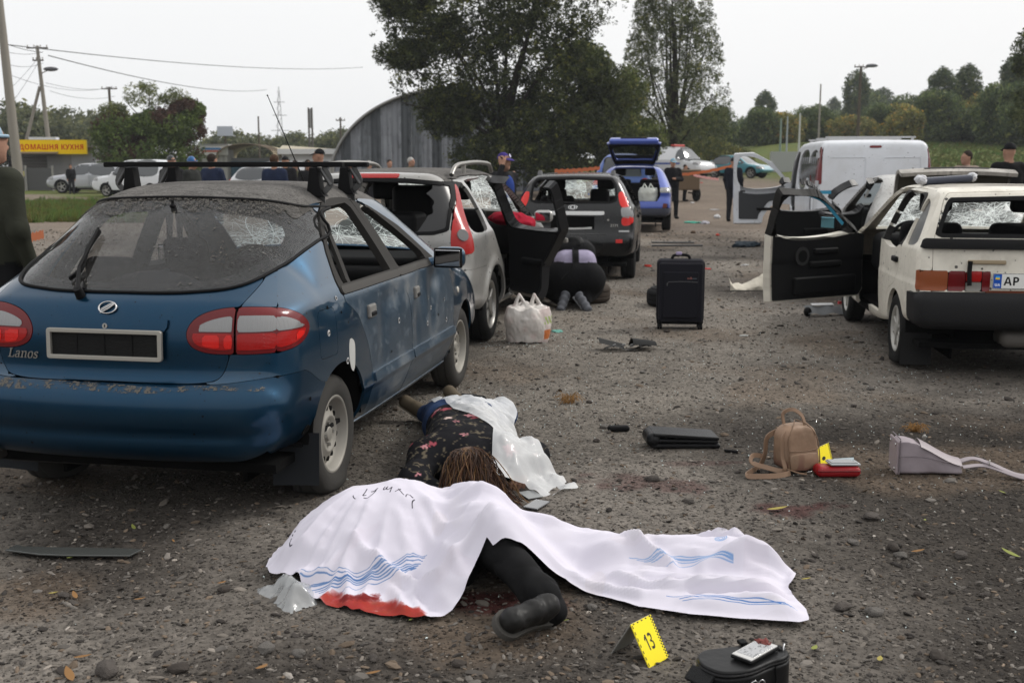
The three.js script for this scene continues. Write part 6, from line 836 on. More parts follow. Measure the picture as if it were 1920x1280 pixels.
// height of a form seen from above on a grid, stretched like taut cloth
function tent(f, box, cell, top, slope, blur = 3) {
  const [x0, x1, z0, z1] = box, nx = Math.ceil((x1 - x0) / cell) + 1, nz = Math.ceil((z1 - z0) / cell) + 1; let h = new Float32Array(nx * nz);
  for (let j = 0; j < nz; j++) for (let i = 0; i < nx; i++) { const x = x0 + i * cell, z = z0 + j * cell; let y = top; for (let k = 0; k < 60 && y > 0; k++) { const d = f(x, y, z); if (d < 0.002) break; y -= Math.max(d * 0.8, 0.003); } h[j * nx + i] = Math.max(0, y); }
  const ds = slope * cell, dd = ds * 1.414; for (let r = 0; r < 2; r++) { for (let j = 0; j < nz; j++) for (let i = 0; i < nx; i++) { const k = j * nx + i; let m = h[k]; if (i) m = Math.max(m, h[k - 1] - ds); if (j) { m = Math.max(m, h[k - nx] - ds); if (i) m = Math.max(m, h[k - nx - 1] - dd); if (i < nx - 1) m = Math.max(m, h[k - nx + 1] - dd); } h[k] = m; } for (let j = nz - 1; j >= 0; j--) for (let i = nx - 1; i >= 0; i--) { const k = j * nx + i; let m = h[k]; if (i < nx - 1) m = Math.max(m, h[k + 1] - ds); if (j < nz - 1) { m = Math.max(m, h[k + nx] - ds); if (i < nx - 1) m = Math.max(m, h[k + nx + 1] - dd); if (i) m = Math.max(m, h[k + nx - 1] - dd); } h[k] = m; } }
  for (let b = 0; b < blur; b++) { const g = h.slice(); for (let j = 1; j < nz - 1; j++) for (let i = 1; i < nx - 1; i++) { const k = j * nx + i; g[k] = (h[k] * 2 + h[k - 1] + h[k + 1] + h[k - nx] + h[k + nx]) / 6; } h = g; }
  return (x, z) => { const a = clamp((x - x0) / cell, 0, nx - 1.001), b = clamp((z - z0) / cell, 0, nz - 1.001), i = Math.floor(a), j = Math.floor(b), s = a - i, t = b - j, k = j * nx + i; return lerp(lerp(h[k], h[k + 1], s), lerp(h[k + nx], h[k + nx + 1], s), t); };
}
const ridge = (x, z, P, w) => { let m = 0; for (let i = 1; i < P.length; i++) { const [ax, az, ah] = P[i - 1], [bx2, bz, bh] = P[i], dx = bx2 - ax, dz = bz - az, t = clamp(((x - ax) * dx + (z - az) * dz) / (dx * dx + dz * dz)), d = Math.hypot(x - ax - dx * t, z - az - dz * t), v = lerp(ah, bh, t) * Math.exp(-((d / w) ** 2)); m = Math.abs(v) > Math.abs(m) ? v : m; } return m; };
{
  const legC = [0.0075, 0.0075, 0.008];
  // the form below the cloth
  const under = { c: legC, k: 0.10, b: [[-0.70, 0.10, -4.02, 0.10, -0.62, 0.13, -4.10, 0.11], [-0.57, 0.145, -4.14, 0.145, -0.44, 0.15, -4.17, 0.145], [-0.42, 0.125, -4.18, 0.14, -0.18, 0.10, -4.19, 0.115], [-0.10, 0.09, -4.19, 0.09, 0.36, 0.035, -4.06, 0.055], [0.36, 0.035, -4.06, 0.055, 0.86, 0.035, -3.98, 0.045]] };
  const leg = { c: (x, y, z) => legC.map(q => q * (0.7 + 0.7 * noise(x * 25, y * 25, z * 25))), k: 0.05, b: [[-0.16, 0.14, -4.20, 0.125, -0.05, 0.165, -3.84, 0.080], [-0.05, 0.165, -3.84, 0.078, 0.10, 0.085, -3.58, 0.058], [0.10, 0.085, -3.58, 0.058, 0.135, 0.055, -3.52, 0.052], [-0.20, 0.10, -4.1, 0.10, -0.18, 0.06, -3.85, 0.05]] };
  const p = thing('person', 'person hidden under the white sheet, one black trouser leg showing', 'person');
  { const F_ = field([under, leg], 0.05), [lo, hi] = bounds([under, leg], 0.05); part('body', surf((x, y, z) => F_.f(x, y, z) + 0.007 * Math.pow(1 - Math.abs(2 * noise(x * 9 + y * 4, y * 16 + 3, z * 13) - 1), 2) - 0.003, lo, hi, 0.010, F_.c), mBody, p); }
  // black shoe lying on its side, toe to the lower left
  { const f = (x, y, z) => { let d = smin(cap(x, y, z, [-0.085, 0.045, 0, 0.040, 0.10, 0.042, 0.0, 0.046]), cap(x, y, z, [-0.07, 0.075, 0, 0.040, 0.0, 0.068, 0, 0.040]), 0.03); d = smax(d, -(y - 0.012), 0.01); return d + 0.004 * (noise(x * 55, y * 55, z * 55) - 0.5) + 0.004 * Math.sin(x * 75 + y * 30) * sst(0.05, -0.03, x); };
    const s = part('shoe', surf(f, [-0.16, -0.01, -0.07], [0.17, 0.13, 0.07], 0.006), phy([0.010, 0.0095, 0.009], 0.5, 0, { specularIntensity: 0.5, bumpMap: bumpFine, bumpScale: 0.002 }), p); s.position.set(0.045, 0.055, -3.45); s.scale.setScalar(0.92); s.rotation.set(-0.75, -2.42, 0.10, 'YXZ');
    part('sole', [(() => { const sh = new THREE.Shape(); sh.moveTo(-0.13, -0.035); sh.bezierCurveTo(-0.15, 0, -0.13, 0.04, -0.08, 0.04); sh.bezierCurveTo(0, 0.028, 0.04, 0.045, 0.09, 0.047); sh.bezierCurveTo(0.155, 0.04, 0.155, -0.04, 0.09, -0.047); sh.bezierCurveTo(0.04, -0.04, 0, -0.03, -0.08, -0.045); const g = new THREE.ExtrudeGeometry(sh, { depth: 0.018, bevelEnabled: true, bevelSize: 0.003, bevelThickness: 0.003, bevelSegments: 2 }); g.rotateX(Math.PI / 2); g.scale(1.10, 1.25, 1.16); g.translate(0, 0.016, 0); return g; })()], std([0.07, 0.066, 0.06], 0.85), s); for (let k = 0; k < 7; k++) part('tread', bx(0.012, 0.008, 0.075, -0.10 + k * 0.033, -0.004, 0), std([0.045, 0.042, 0.038], 0.85), s); part('lace', [0, 1, 2].map(k => rod([0.0 + k * 0.022, 0.098 - k * 0.012, -0.022], [0.008 + k * 0.022, 0.098 - k * 0.012, 0.022], 0.003)), std([0.05, 0.048, 0.045], 0.7), s); }
  // the sheet
  const W = (u, v, y = 0.005) => { const q = G(u, v, y); return [q.x, q.z]; };
  const outline = [W(505, 1080, 0.03), W(525, 1094, 0.02), W(560, 1108), W(585, 1128), W(612, 1142), W(660, 1152), W(725, 1160), W(790, 1167), W(822, 1163), W(848, 1150, 0.02), W(872, 1112, 0.07), W(893, 1064, 0.13), W(912, 1026, 0.19), W(925, 1010, 0.235), W(945, 1006, 0.24), W(968, 1014, 0.225), W(990, 1034, 0.18), W(1018, 1070, 0.10), W(1060, 1100, 0.03), W(1110, 1120), W(1200, 1146), W(1290, 1160), W(1400, 1168), W(1500, 1175), W(1518, 1172), W(1512, 1155), W(1488, 1130, 0.01), W(1478, 1100, 0.03), W(1490, 1070, 0.07), W(1494, 1056, 0.08), W(1462, 1046, 0.04), W(1425, 1026, 0.02), W(1392, 1008, 0.02), W(1335, 1000, 0.02), W(1230, 1006, 0.02), W(1120, 1008, 0.03), [0.25, -4.52], [-0.05, -4.60], [-0.35, -4.62], [-0.62, -4.55], [-0.80, -4.36], [-0.92, -4.15], W(498, 1068, 0.03)];
  const box = [-1.15, 1.3, -4.75, -3.3], ft = field([{ k: 0.1, b: under.b }, { k: 0.05, b: leg.b.slice(0, 2) }], 0.06), base = tent(ft.f, box, 0.014, 0.6, 0.85, 5);
  const g3 = (u, v, y, h) => { const q = G(u, v, y); return [q.x, q.z, h]; };
  const folds = [[[g3(720, 915, 0.33, 0.0), g3(900, 935, 0.27, 0.022), g3(1070, 965, 0.19, 0.026), g3(1240, 990, 0.12, 0.018)], 0.028], [[g3(640, 945, 0.3, 0.004), g3(700, 1010, 0.2, 0.026), g3(820, 1032, 0.2, 0.030), g3(925, 1005, 0.2, 0.02)], 0.022], [[g3(650, 950, 0.3, 0), g3(610, 1040, 0.15, 0.024), g3(560, 1100, 0.02, 0.028)], 0.026], [[g3(700, 960, 0.3, 0), g3(740, 1060, 0.14, 0.020), g3(760, 1150, 0.02, 0.026)], 0.03], [[g3(640, 960, 0.3, 0), g3(650, 1050, 0.14, 0.018), g3(650, 1140, 0.02, 0.022)], 0.024], [[g3(760, 970, 0.26, 0), g3(800, 1070, 0.14, -0.016), g3(820, 1150, 0.02, -0.02)], 0.035], [[g3(590, 1000, 0.2, 0.0), g3(535, 1060, 0.06, 0.02)], 0.025],
    [[g3(1010, 1040, 0.14, 0.006), g3(1080, 1070, 0.08, 0.030), g3(1140, 1090, 0.06, 0.034), g3(1200, 1120, 0.03, 0.016)], 0.022], [[g3(1150, 1080, 0.05, 0.014), g3(1250, 1112, 0.03, 0.026), g3(1400, 1118, 0.03, 0.026), g3(1480, 1126, 0.02, 0.02)], 0.022], [[g3(1130, 1020, 0.06, 0.0), g3(1200, 1050, 0.06, 0.024), g3(1260, 1072, 0.05, 0.018)], 0.02], [[g3(1100, 1010, 0.08, 0.0), g3(1230, 1022, 0.06, 0.03), g3(1320, 1030, 0.05, 0.024), g3(1420, 1040, 0.05, 0.018)], 0.016], [[g3(1240, 1018, 0.05, 0.0), g3(1330, 1012, 0.05, 0.022), g3(1400, 1020, 0.04, 0.012)], 0.014], [[g3(1320, 1075, 0.05, 0.012), g3(1400, 1060, 0.06, 0.034), g3(1480, 1056, 0.07, 0.05)], 0.03], [[g3(1490, 1062, 0.07, 0.04), g3(1484, 1100, 0.03, 0.03), g3(1500, 1150, 0.01, 0.014)], 0.022], [[g3(1240, 1100, 0.04, -0.006), g3(1330, 1135, 0.01, -0.012), g3(1470, 1138, 0.01, -0.01)], 0.018]];
  const outD = sdPoly(outline), hf = (x, z) => { let y = base(x, z); const m = sst(0.01, 0.06, y); for (const [P, w] of folds) y += (1.4 + 0.7 * sst(0.3, 0.8, x)) * ridge(x, z, P, w * 0.8); const a = Math.atan2(z + 4.24, x + 0.5), q = Math.hypot(x + 0.5, z + 4.24), rg = (u, v) => Math.pow(1 - Math.abs(2 * noise(u, v) - 1), 2.5); y += 0.030 * rg(a * 4.2 + 1.5 * noise(x * 3, z * 3), q * 1.4 + 3) * sst(0.10, 0.35, q) * sst(0.95, 0.6, q) * sst(0.3, 0.0, x) + 0.015 * rg(a * 10 + 9, q * 2) * sst(0.12, 0.4, q) * sst(0.3, 0.0, x) + 0.007 * rg(x * 9 + z * 6, z * 15 - x * 8); y += 0.034 * rg(x * 1.6 + z * 1.3 + 5, z * 8.5 - x * 1.6) * sst(0.15, 0.5, x) + 0.012 * rg(x * 4 + 9, z * 19 - x * 3) * sst(0.15, 0.4, x); y += (0.014 + 0.03 * sst(0.2, 0.5, x)) * (fbm(x * 4 + 3, z * 13, 0, 4) - 0.5) + 0.006 * Math.sin(z * 42 + x * 9 + 5 * noise(x * 3, z * 3)) * sst(0.15, 0.4, x); const ed = sst(0.0, 0.11, -outD(x, z)), kn = Math.exp(-((x + 0.02) ** 2 + ((z + 3.86) * 0.8) ** 2) / 0.05); y = Math.max(y + 0.014 + 0.022 * kn, 0.012) + (x > 0.1 ? 0.02 * sst(0.2, 0.9, x) * sst(-4.46, -4.2, z) : 0); return Math.max(0.010 + 0.014 * noise(x * 14, z * 14, 1), lerp(0.014 + (y - 0.014) * lerp(0.25, 1, ed), y, Math.max(kn, sst(0.1, -0.1, x) * sst(-4.3, -4.0, z) * 0.55))); };
  const UB = [-1.05, 1.2, -4.7, -3.4], cw = 2048, ch = 1184, px = (u, v, y) => { const d = sight(u, v); let q = G(u, v, y); for (let t = (0.55 - EYE) / d.y; t < (0.004 - EYE) / d.y; t += 0.008) { const X = d.x * t, Z = d.z * t, Y = EYE + d.y * t; if (outD(X, Z) < 0 && hf(X, Z) > Y) { q = V(X, Y, Z); break; } } return [(q.x - UB[0]) / (UB[1] - UB[0]) * cw, (q.z - UB[2]) / (UB[3] - UB[2]) * ch]; };
  const tex = canvasTex(cw, ch, (c, w, h) => {
    c.fillStyle = '#cdc9d4'; c.fillRect(0, 0, w, h); const r = rng(3);
    for (let i = 0; i < 60; i++) { c.fillStyle = `rgba(150,140,125,${0.02 + 0.04 * r()})`; c.beginPath(); c.ellipse(r() * w, r() * h, 20 + r() * 90, 10 + r() * 40, r() * 3, 0, 6.3); c.fill(); }
    const line = (pts, lw, st) => { c.strokeStyle = st; c.lineWidth = lw; c.lineCap = 'round'; c.lineJoin = 'round'; c.beginPath(); const q = pts.map(p => px(...p)); c.moveTo(...q[0]); for (let i = 1; i < q.length - 1; i++) c.quadraticCurveTo(q[i][0], q[i][1], (q[i][0] + q[i + 1][0]) / 2, (q[i][1] + q[i + 1][1]) / 2); c.lineTo(...q[q.length - 1]); c.stroke(); };
    for (let k = 0; k < 8; k++) line([[556 + k * 7, 1098 + k * 2.4, 0.03], [640 + k * 6, 1078 + k * 3.2, 0.06], [700 + k * 5, 1060 + k * 3.6, 0.09], [800 - k * 4, 1044 + k * 4.2, 0.12]], k === 0 || k === 7 ? 2.2 : 3.4, 'rgba(62,100,155,0.7)');
    for (const [a, b, d] of [[1395, 1132, 4], [1370, 1126, 2.5], [1400, 1137, 2]]) line([[a - 120, b - 8, 0.01], [a, b, 0.01], [a + 60, b - 4, 0.01], [a + 95, b + 8, 0.01]], d, 'rgba(58,104,170,0.85)');
    for (let k = 0; k < 5; k++) line([[1180 + k * 14, 1047 + k * 4, 0.05], [1280, 1046 + k * 4, 0.05], [1375, 1046 + k * 3.4, 0.05]], 2.4, 'rgba(90,135,190,0.6)');
    { const [x, y] = px(1352, 1010, 0.03); c.strokeStyle = 'rgba(80,130,190,0.6)'; c.lineWidth = 3; for (let k = 0; k < 3; k++) { c.beginPath(); c.ellipse(x, y, 20 - k * 6, 14 - k * 4, 0, 0, 6.3); c.stroke(); } }
    // handwriting
    for (const st of [[[662, 926], [661, 930], [666, 934]], [[688, 915], [682, 924], [679, 929], [686, 926]], [[696, 919], [702, 919], [708, 913]], [[705, 918], [692, 931], [682, 932]], [[722, 910], [717, 916], [722, 916], [727, 910]], [[727, 910], [723, 916], [729, 916], [735, 911]], [[735, 911], [731, 920]], [[741, 919], [751, 914]], [[747, 914], [757, 926]], [[761, 930], [761, 925], [766, 924], [774, 931]], [[777, 938], [772, 938], [773, 951]], [[553, 992], [548, 1004]], [[546, 1008], [541, 1026], [547, 1022]]]) line(st.map(p => [p[0], p[1] + 3, 0.28]), 3.2, '#2c2a32');
    // old red stain along the hem
    c.save(); for (let k = 0; k < 1100; k++) { const t = r(), u = 606 + t * 185, v = 1130 + t * 26 + (r() - 0.5) * 34 * (1 - t * 0.4), [x, y] = px(u, v, 0.015); c.fillStyle = `rgba(${128 + r() * 36},${44 + r() * 20},${40 + r() * 14},0.18)`; c.beginPath(); c.ellipse(x, y, 7 + r() * 15, 6 + r() * 13, r() * 3, 0, 6.3); c.fill(); } for (let k = 0; k < 160; k++) { const [x, y] = px(640 + r() * 70, 1116 + r() * 10, 0.03); c.fillStyle = 'rgba(110,30,30,0.22)'; c.beginPath(); c.ellipse(x, y, 5 + r() * 8, 4 + r() * 7, 0, 0, 6.3); c.fill(); } c.restore();
  }); tex.flipY = false;
  const cloth = std([0.98, 0.98, 0.98], 0.92, 0, { map: tex, bumpMap: dataTex(256, 256, (u, v, i, j) => { const q = 0.5 + 0.25 * ((i + j) & 1) + 0.2 * tnoise(u, v, 12, 2); return [q, q, q]; }, false, [9, 5]), bumpScale: 0.0012 });
  solo('sheet', drape(outline, hf, 0.011, UB), cloth, 'white striped cotton sheet with handwriting spread over a person on the ground', 'sheet');
  // clear bag under its left end
  const bo = [W(478, 1090, 0.03), W(500, 1080, 0.06), W(540, 1078, 0.05), W(600, 1110), W(600, 1138), W(575, 1146), W(545, 1158), W(520, 1150), W(498, 1125), W(480, 1108, 0.02)];
  const bagM = phy([0.72, 0.74, 0.75], 0.22, 0, { transmission: 0.55, thickness: 0, clearcoat: 0.6, transparent: true, opacity: 0.75 });
  solo('plastic_bag', [drape(bo, (x, z) => { const e = -sdPoly(bo)(x, z); return 0.008 + 0.075 * sst(-0.0, 0.10, e) + 0.05 * (fbm(x * 22, z * 22, 0, 4) - 0.4) * sst(0, 0.04, e); }, 0.008, UB), drape(bo, (x, z) => 0.006, 0.03, UB)], bagM, 'crumpled clear plastic bag sticking out under the left end of the sheet', 'bag');
}
{
  // person lying face down, head to the camera
  const flowers = (() => { const r = rng(12), L = []; for (let i = 0; i < 330; i++) L.push([rr2(r, -0.7, 0.35), rr2(r, 0, 0.35), rr2(r, -6.2, -4.9), 0.013 + 0.017 * r(), r()]); return L; })();
  function rr2(r, a, b) { return a + (b - a) * r(); }
  const floral = (x, y, z) => { for (const [a, b, c, s, t] of flowers) { const d = Math.hypot(x - a, y - b, z - c); if (d < s * 1.25) { const pet = Math.abs(Math.sin(Math.atan2(z - c, x - a) * 2.5)); if (d < s * (0.5 + 0.75 * pet)) return t < 0.5 ? [0.50, 0.22, 0.24] : t < 0.75 ? [0.55, 0.42, 0.38] : [0.32, 0.07, 0.09]; } } const st = Math.abs(noise(x * 26, y * 26, z * 26) - 0.5); return st < 0.02 ? [0.12, 0.10, 0.07] : [0.009, 0.009, 0.011]; };
  const jean = (x, y, z) => { const n = 0.6 + 0.8 * fbm(x * 22, y * 22, z * 22, 3); return [0.028 * n, 0.05 * n, 0.115 * n]; };
  const top = { c: floral, k: 0.07, b: [[-0.33, 0.125, -5.80, 0.135, -0.30, 0.13, -5.35, 0.14], [-0.20, 0.125, -5.80, 0.13, -0.16, 0.13, -5.35, 0.135], [-0.40, 0.12, -5.25, 0.105, -0.09, 0.12, -5.22, 0.105], [-0.42, 0.12, -5.24, 0.085, -0.47, 0.065, -5.02, 0.062], [-0.47, 0.062, -5.02, 0.06, -0.34, 0.05, -4.92, 0.048], [-0.05, 0.12, -5.24, 0.082, 0.12, 0.085, -5.42, 0.062], [0.12, 0.085, -5.42, 0.058, 0.06, 0.05, -5.24, 0.044]] };
  const tr = { c: jean, k: 0.07, b: [[-0.36, 0.13, -5.92, 0.135, -0.20, 0.13, -5.92, 0.135], [-0.37, 0.12, -6.0, 0.11, -0.44, 0.09, -6.35, 0.075], [-0.44, 0.085, -6.35, 0.073, -0.53, 0.06, -6.50, 0.055], [-0.20, 0.12, -6.0, 0.11, -0.06, 0.085, -6.35, 0.078], [-0.06, 0.085, -6.35, 0.072, -0.30, 0.065, -6.70, 0.055]] };
  const hd = { c: SKIN, k: 0.02, e: [[-0.20, 0.12, -5.02, 0.085, 0.105, 0.11]], b: [[-0.24, 0.12, -5.2, 0.06, -0.21, 0.12, -5.08, 0.055]] };
  const hn = { c: [0.21, 0.12, 0.085], k: 0.008, b: handBones([0.055, 0.042, -5.235], [-0.25, -0.1, 0.96], [0, 1, 0.1], [-0.9, 0, -0.25], 0.45) };
  const p = thing('person', 'person with long brown hair, floral top and jeans lying on the ground', 'person');
  const F_ = field([top, tr, hd], 0.03), [lo, hi] = bounds([top, tr, hd], 0.03), fl = (x, y, z) => smax(F_.f(x, y, z) + 0.010 * (noise(x * 18, y * 10, z * 18) - 0.5) + 0.012 * (fbm(x * 9, y * 5, z * 14, 3) - 0.5), -(y - 0.004), 0.01);
  const gA = surf(fl, lo, hi, 0.0085, F_.c), gB = bodyGeo([hn], 0.004, 0.006);
  { const A = gA.toNonIndexed(), B = gB.toNonIndexed(); part('body', mergeGeometries([A, B]), mBody, p); }
  // hair: many strands over the head, spread on the ground
  { const r = rng(44), gs = []; for (let i = 0; i < 900; i++) { const a = r() * 6.283, q = Math.sqrt(r()), hx = -0.20 + Math.cos(a) * 0.08 * q, hz = -5.04 + Math.sin(a) * 0.10 * q, hy = 0.12 + 0.105 * Math.sqrt(1 - q * q * 0.9), sp = (r() - 0.5), ex = hx + sp * 0.26 + (r() < 0.25 ? 0.10 * r() : 0), ez = -4.92 + 0.14 * r() - 0.10 * Math.abs(sp), w = () => (r() - 0.5) * 0.055;
      const side2 = Math.max(0, 1); gs.push(tube([[hx, hy, hz - 0.02], [lerp(hx, ex, 0.25) + w(), hy * 0.98 + 0.006, lerp(hz, ez, 0.3) + w()], [lerp(hx, ex, 0.6) + w(), hy * 0.55 + 0.01, lerp(hz, ez, 0.75) + w()], [ex + w(), 0.016 + 0.02 * r(), ez], [ex + (r() - 0.3) * 0.08, 0.010 + 0.01 * r(), ez + 0.02 + 0.03 * r()]], 0.0018 + 0.0016 * r(), 14, 3)); }
    const n = gs.length, cut1 = Math.floor(n * 0.5), cut2 = Math.floor(n * 0.82);
    const h = part('hair', [sph(1, -0.20, 0.125, -5.025, 0.10, 0.105, 0.118, 24)], std([0.022, 0.011, 0.007], 0.6), p); const k1 = part('strand', gs.slice(0, cut1), std([0.035, 0.016, 0.009], 0.42), h), k2 = part('strand', gs.slice(cut1, cut2), std([0.075, 0.032, 0.014], 0.42), h), k3 = part('strand', gs.slice(cut2), std([0.17, 0.09, 0.035], 0.42), h); for (const k of [k1, k2, k3]) k.userData.kind = 'stuff'; }
  // shoes
  { const sh = (x, z, a, t) => { const s = part('shoe', surf((X, y, Z) => smax(smin(cap(X, y, Z, [0, 0.045, -0.08, 0.038, 0, 0.038, 0.09, 0.042]), cap(X, y, Z, [0, 0.08, -0.08, 0.035, 0, 0.06, 0.0, 0.036]), 0.03), -(y - 0.015), 0.01), [-0.07, -0.01, -0.15], [0.07, 0.14, 0.15], 0.008), std([0.10, 0.08, 0.055], 0.7), p); s.position.set(x, 0.05, z); s.rotation.set(t, a, 0.2); part('sole', rb(0.078, 0.028, 0.24, 0.012, 0, 0.012, 0), std([0.50, 0.46, 0.38], 0.7), s); };
    sh(-0.585, -6.56, -2.2, 1.0); sh(-0.35, -6.78, -2.5, 0.9); }
  // milky film laid over the right side
  const W = (u, v, y) => { const q = G(u, v, y); return [q.x, q.z]; };
  const ol = [W(802, 772, 0.08), W(822, 756, 0.14), W(852, 746, 0.20), W(905, 756, 0.16), W(950, 768, 0.10), W(970, 795, 0.04), W(962, 812, 0.05), W(985, 832, 0.10), W(1020, 872, 0.06), W(1050, 896, 0.01), W(1085, 918), W(1060, 926), W(1022, 934), W(1000, 925, 0.01), W(985, 905, 0.05), W(955, 890, 0.10), W(925, 884, 0.14), W(922, 850, 0.2), W(925, 815, 0.22), W(905, 800, 0.24), W(880, 780, 0.26), W(850, 772, 0.26)];
  const base = tent((x, y, z) => F_.f(x, y, z), [-0.9, 0.6, -7.0, -4.7], 0.016, 0.4, 1.1, 5);
  const film = phy([0.80, 0.81, 0.82], 0.5, 0, { transmission: 0.5, thickness: 0, transparent: true, opacity: 0.88, clearcoat: 0.4 });
  const od = sdPoly(ol);
  solo('plastic_film', drape(ol, (x, z) => base(x, z) + 0.014 + 0.06 * (fbm(x * 13, z * 15, 0, 4) - 0.42) * sst(-0.0, 0.05, -od(x, z)) + 0.014 * Math.sin(x * 42 + z * 30 + 6 * noise(x * 6, z * 6)) * sst(0.2, 0.0, base(x, z)), 0.010, [-1, 1, -7, -4]), film, 'milky plastic film laid over the lying person in floral top', 'plastic film');
}

// ---------- things lying about ----------
const onG = (u, v, y = 0) => { const p = G(u, v, y); return [p.x, terrain(p.x, p.z) + y, p.z]; };
const leather = (c, r = 0.5, seed = 1) => phy(c, r, 0, { bumpMap: bumpFine, bumpScale: 0.0015, specularIntensity: c[0] < 0.05 ? 0.35 : 0.6 });
// suitcase
{
  const s = thing('suitcase', 'black upright fabric suitcase with wheels standing on the gravel', 'suitcase', onG(1274, 616), -0.12), m = std([0.010, 0.010, 0.014], 0.8, 0, { bumpMap: bumpFine, bumpScale: 0.001 });
  part('shell', rb(0.45, 0.60, 0.24, 0.045, 0, 0.365, 0, 0, 0, 0, 5), m, s);
  part('front_panel', rb(0.41, 0.55, 0.03, 0.03, 0, 0.36, 0.125), std([0.013, 0.013, 0.018], 0.75), s);
  const pk = part('pocket', rb(0.335, 0.44, 0.03, 0.03, 0, 0.335, 0.145), std([0.012, 0.012, 0.0165], 0.8), s);
  part('zip', [tube([[-0.12, 0.46, 0.163], [0.02, 0.465, 0.163], [0.155, 0.46, 0.163]], 0.0035, 20, 6), rod([-0.125, 0.455, 0.165], [-0.13, 0.425, 0.167], 0.005)], std([0.09, 0.09, 0.095], 0.4, 0.6), pk);
  part('piping', [(() => { const a = 0.2, b = 0.27, q = [[-a, -b], [a, -b], [a, b], [-a, b]].map(p => V(p[0], 0.36 + p[1], 0.128)); return new THREE.TubeGeometry(new THREE.CatmullRomCurve3([q[0], V(0, 0.09, 0.128), q[1], V(0.2, 0.36, 0.128), q[2], V(0, 0.63, 0.128), q[3], V(-0.2, 0.36, 0.128)], true, 'catmullrom', 0.12), 90, 0.006, 6, true); })()], std([0.03, 0.03, 0.034], 0.6), s);
  part('lettering', [bx(0.012, 0.014, 0.003, 0.065, 0.495, 0.161, 0, 0, -0.3), bx(0.03, 0.009, 0.003, 0.09, 0.494, 0.161), bx(0.012, 0.014, 0.003, 0.092, 0.502, 0.161, 0, 0, 0.4)], std([0.24, 0.10, 0.09], 0.6), s); part('lettering', bx(0.04, 0.007, 0.003, 0.127, 0.494, 0.161), std([0.10, 0.13, 0.15], 0.6), s);
  part('handle', [tube([[-0.085, 0.665, 0], [-0.07, 0.695, 0], [0.07, 0.695, 0], [0.085, 0.665, 0]], 0.014, 24, 8)], mBlack, s); part('lilac_tag', rb(0.06, 0.035, 0.03, 0.012, -0.02, 0.715, 0), std([0.32, 0.27, 0.40], 0.8), s);
  part('foot_strip', [rb(0.44, 0.05, 0.22, 0.02, 0, 0.075, 0)], mBlack, s);
  for (const x of [-0.19, 0.19]) for (const z of [-0.08, 0.10]) { const w = part('castor', [cyl(0.027, 0.027, 0.02, x - 0.012, 0.027, z, 0, 0, Math.PI / 2), cyl(0.027, 0.027, 0.02, x + 0.012, 0.027, z, 0, 0, Math.PI / 2), rb(0.04, 0.05, 0.04, 0.01, x, 0.055, z)], mBlack, s); }
}
for (const [u, v, lab, c, tw, R0] of [[1270, 578, 'loose black tyre lying flat behind the suitcase', [0.016, 0.016, 0.017], 0.1, 0.30], [1103, 572, 'brownish tyre lying beside the crouching person', [0.05, 0.04, 0.033], -0.05, 0.27]]) { const p = onG(u, v), t = thing('tyre', lab, 'tyre', [p[0], p[1], p[2] - R0], 0); const g = tyreGeo(R0, 0.19, 0.18); g.rotateZ(Math.PI / 2); g.translate(0, 0.098, 0); part('tread', g, std(c, 0.85), t); part('side_wall', [(() => { const q = new THREE.TorusGeometry(R0 * 0.8, 0.02, 8, 40); q.rotateX(Math.PI / 2); q.translate(0, 0.19, 0); return q; })()], std(c.map(q => q * 1.2), 0.8), t); }
// carrier bag by the silver estate
{ const p = onG(990, 641), b = thing('carrier_bag', 'white plastic carrier bag with handles standing beside the silver estate', 'bag', p, 0.3);
  const f = bagGeo(0.185, 0.44, 11), pp = f.attributes.position, col = []; for (let i = 0; i < pp.count; i++) { const x = pp.getX(i), y = pp.getY(i), z = pp.getZ(i), n = noise(x * 14, y * 14, z * 14); const or = x > 0.10 && y < 0.12 && y > 0.04 && z > -0.06, gr = x > 0.10 && y > 0.17 && y < 0.24 && Math.sin(x * 160 + y * 90) > -0.2; col.push(...(or ? [0.55, 0.16, 0.04] : gr ? [0.38, 0.48, 0.16] : [0.60 + 0.1 * n - 0.08 * sst(0.5, 0.8, n), 0.56 + 0.1 * n - 0.14 * sst(0.45, 0.8, n), 0.53 + 0.08 * n - 0.12 * sst(0.45, 0.8, n)])); }
  f.setAttribute('color', new THREE.Float32BufferAttribute(col, 3)); part('sack', f, phy([1, 1, 1], 0.45, 0, { vertexColors: true, transmission: 0.15, thickness: 0, clearcoat: 0.3 }), b);
  part('contents', sph(0.13, 0, 0.13, 0, 1, 0.9, 0.9), std([0.35, 0.2, 0.16], 0.8), b); }
// black folding case
{ const s = thing('folding_case', 'black leather clutch bag lying open-edged left of the beige backpack', 'clutch bag', onG(1276, 838), 0.06), m = leather([0.008, 0.008, 0.009], 0.32);
  const leaf = (h, t, w, d, rot) => { const g = rb(w, t, d, t * 0.45, 0.012, h, 0, 0, 0, rot, 4); return g; };
  part('lower_leaf', leaf(0.017, 0.024, 0.385, 0.19, -0.015), m, s); part('middle_leaf', leaf(0.043, 0.018, 0.36, 0.19, -0.035), m, s); part('upper_leaf', leaf(0.068, 0.020, 0.37, 0.19, -0.075), m, s);
  part('rounded_end', [mt(new THREE.CapsuleGeometry(0.040, 0.125, 6, 18), -0.165, 0.046, 0, Math.PI / 2)].map(g => { g.scale(1, 1.05, 1); return g; }), leather([0.008, 0.008, 0.009], 0.28), s); part('edging', [ribbon([[-0.10, 0.086, 0.094], [0.0, 0.078, 0.094], [0.19, 0.063, 0.094]], 0.004, 0.003, V(0, 0, 1))], std([0.08, 0.08, 0.08], 0.4), s); }
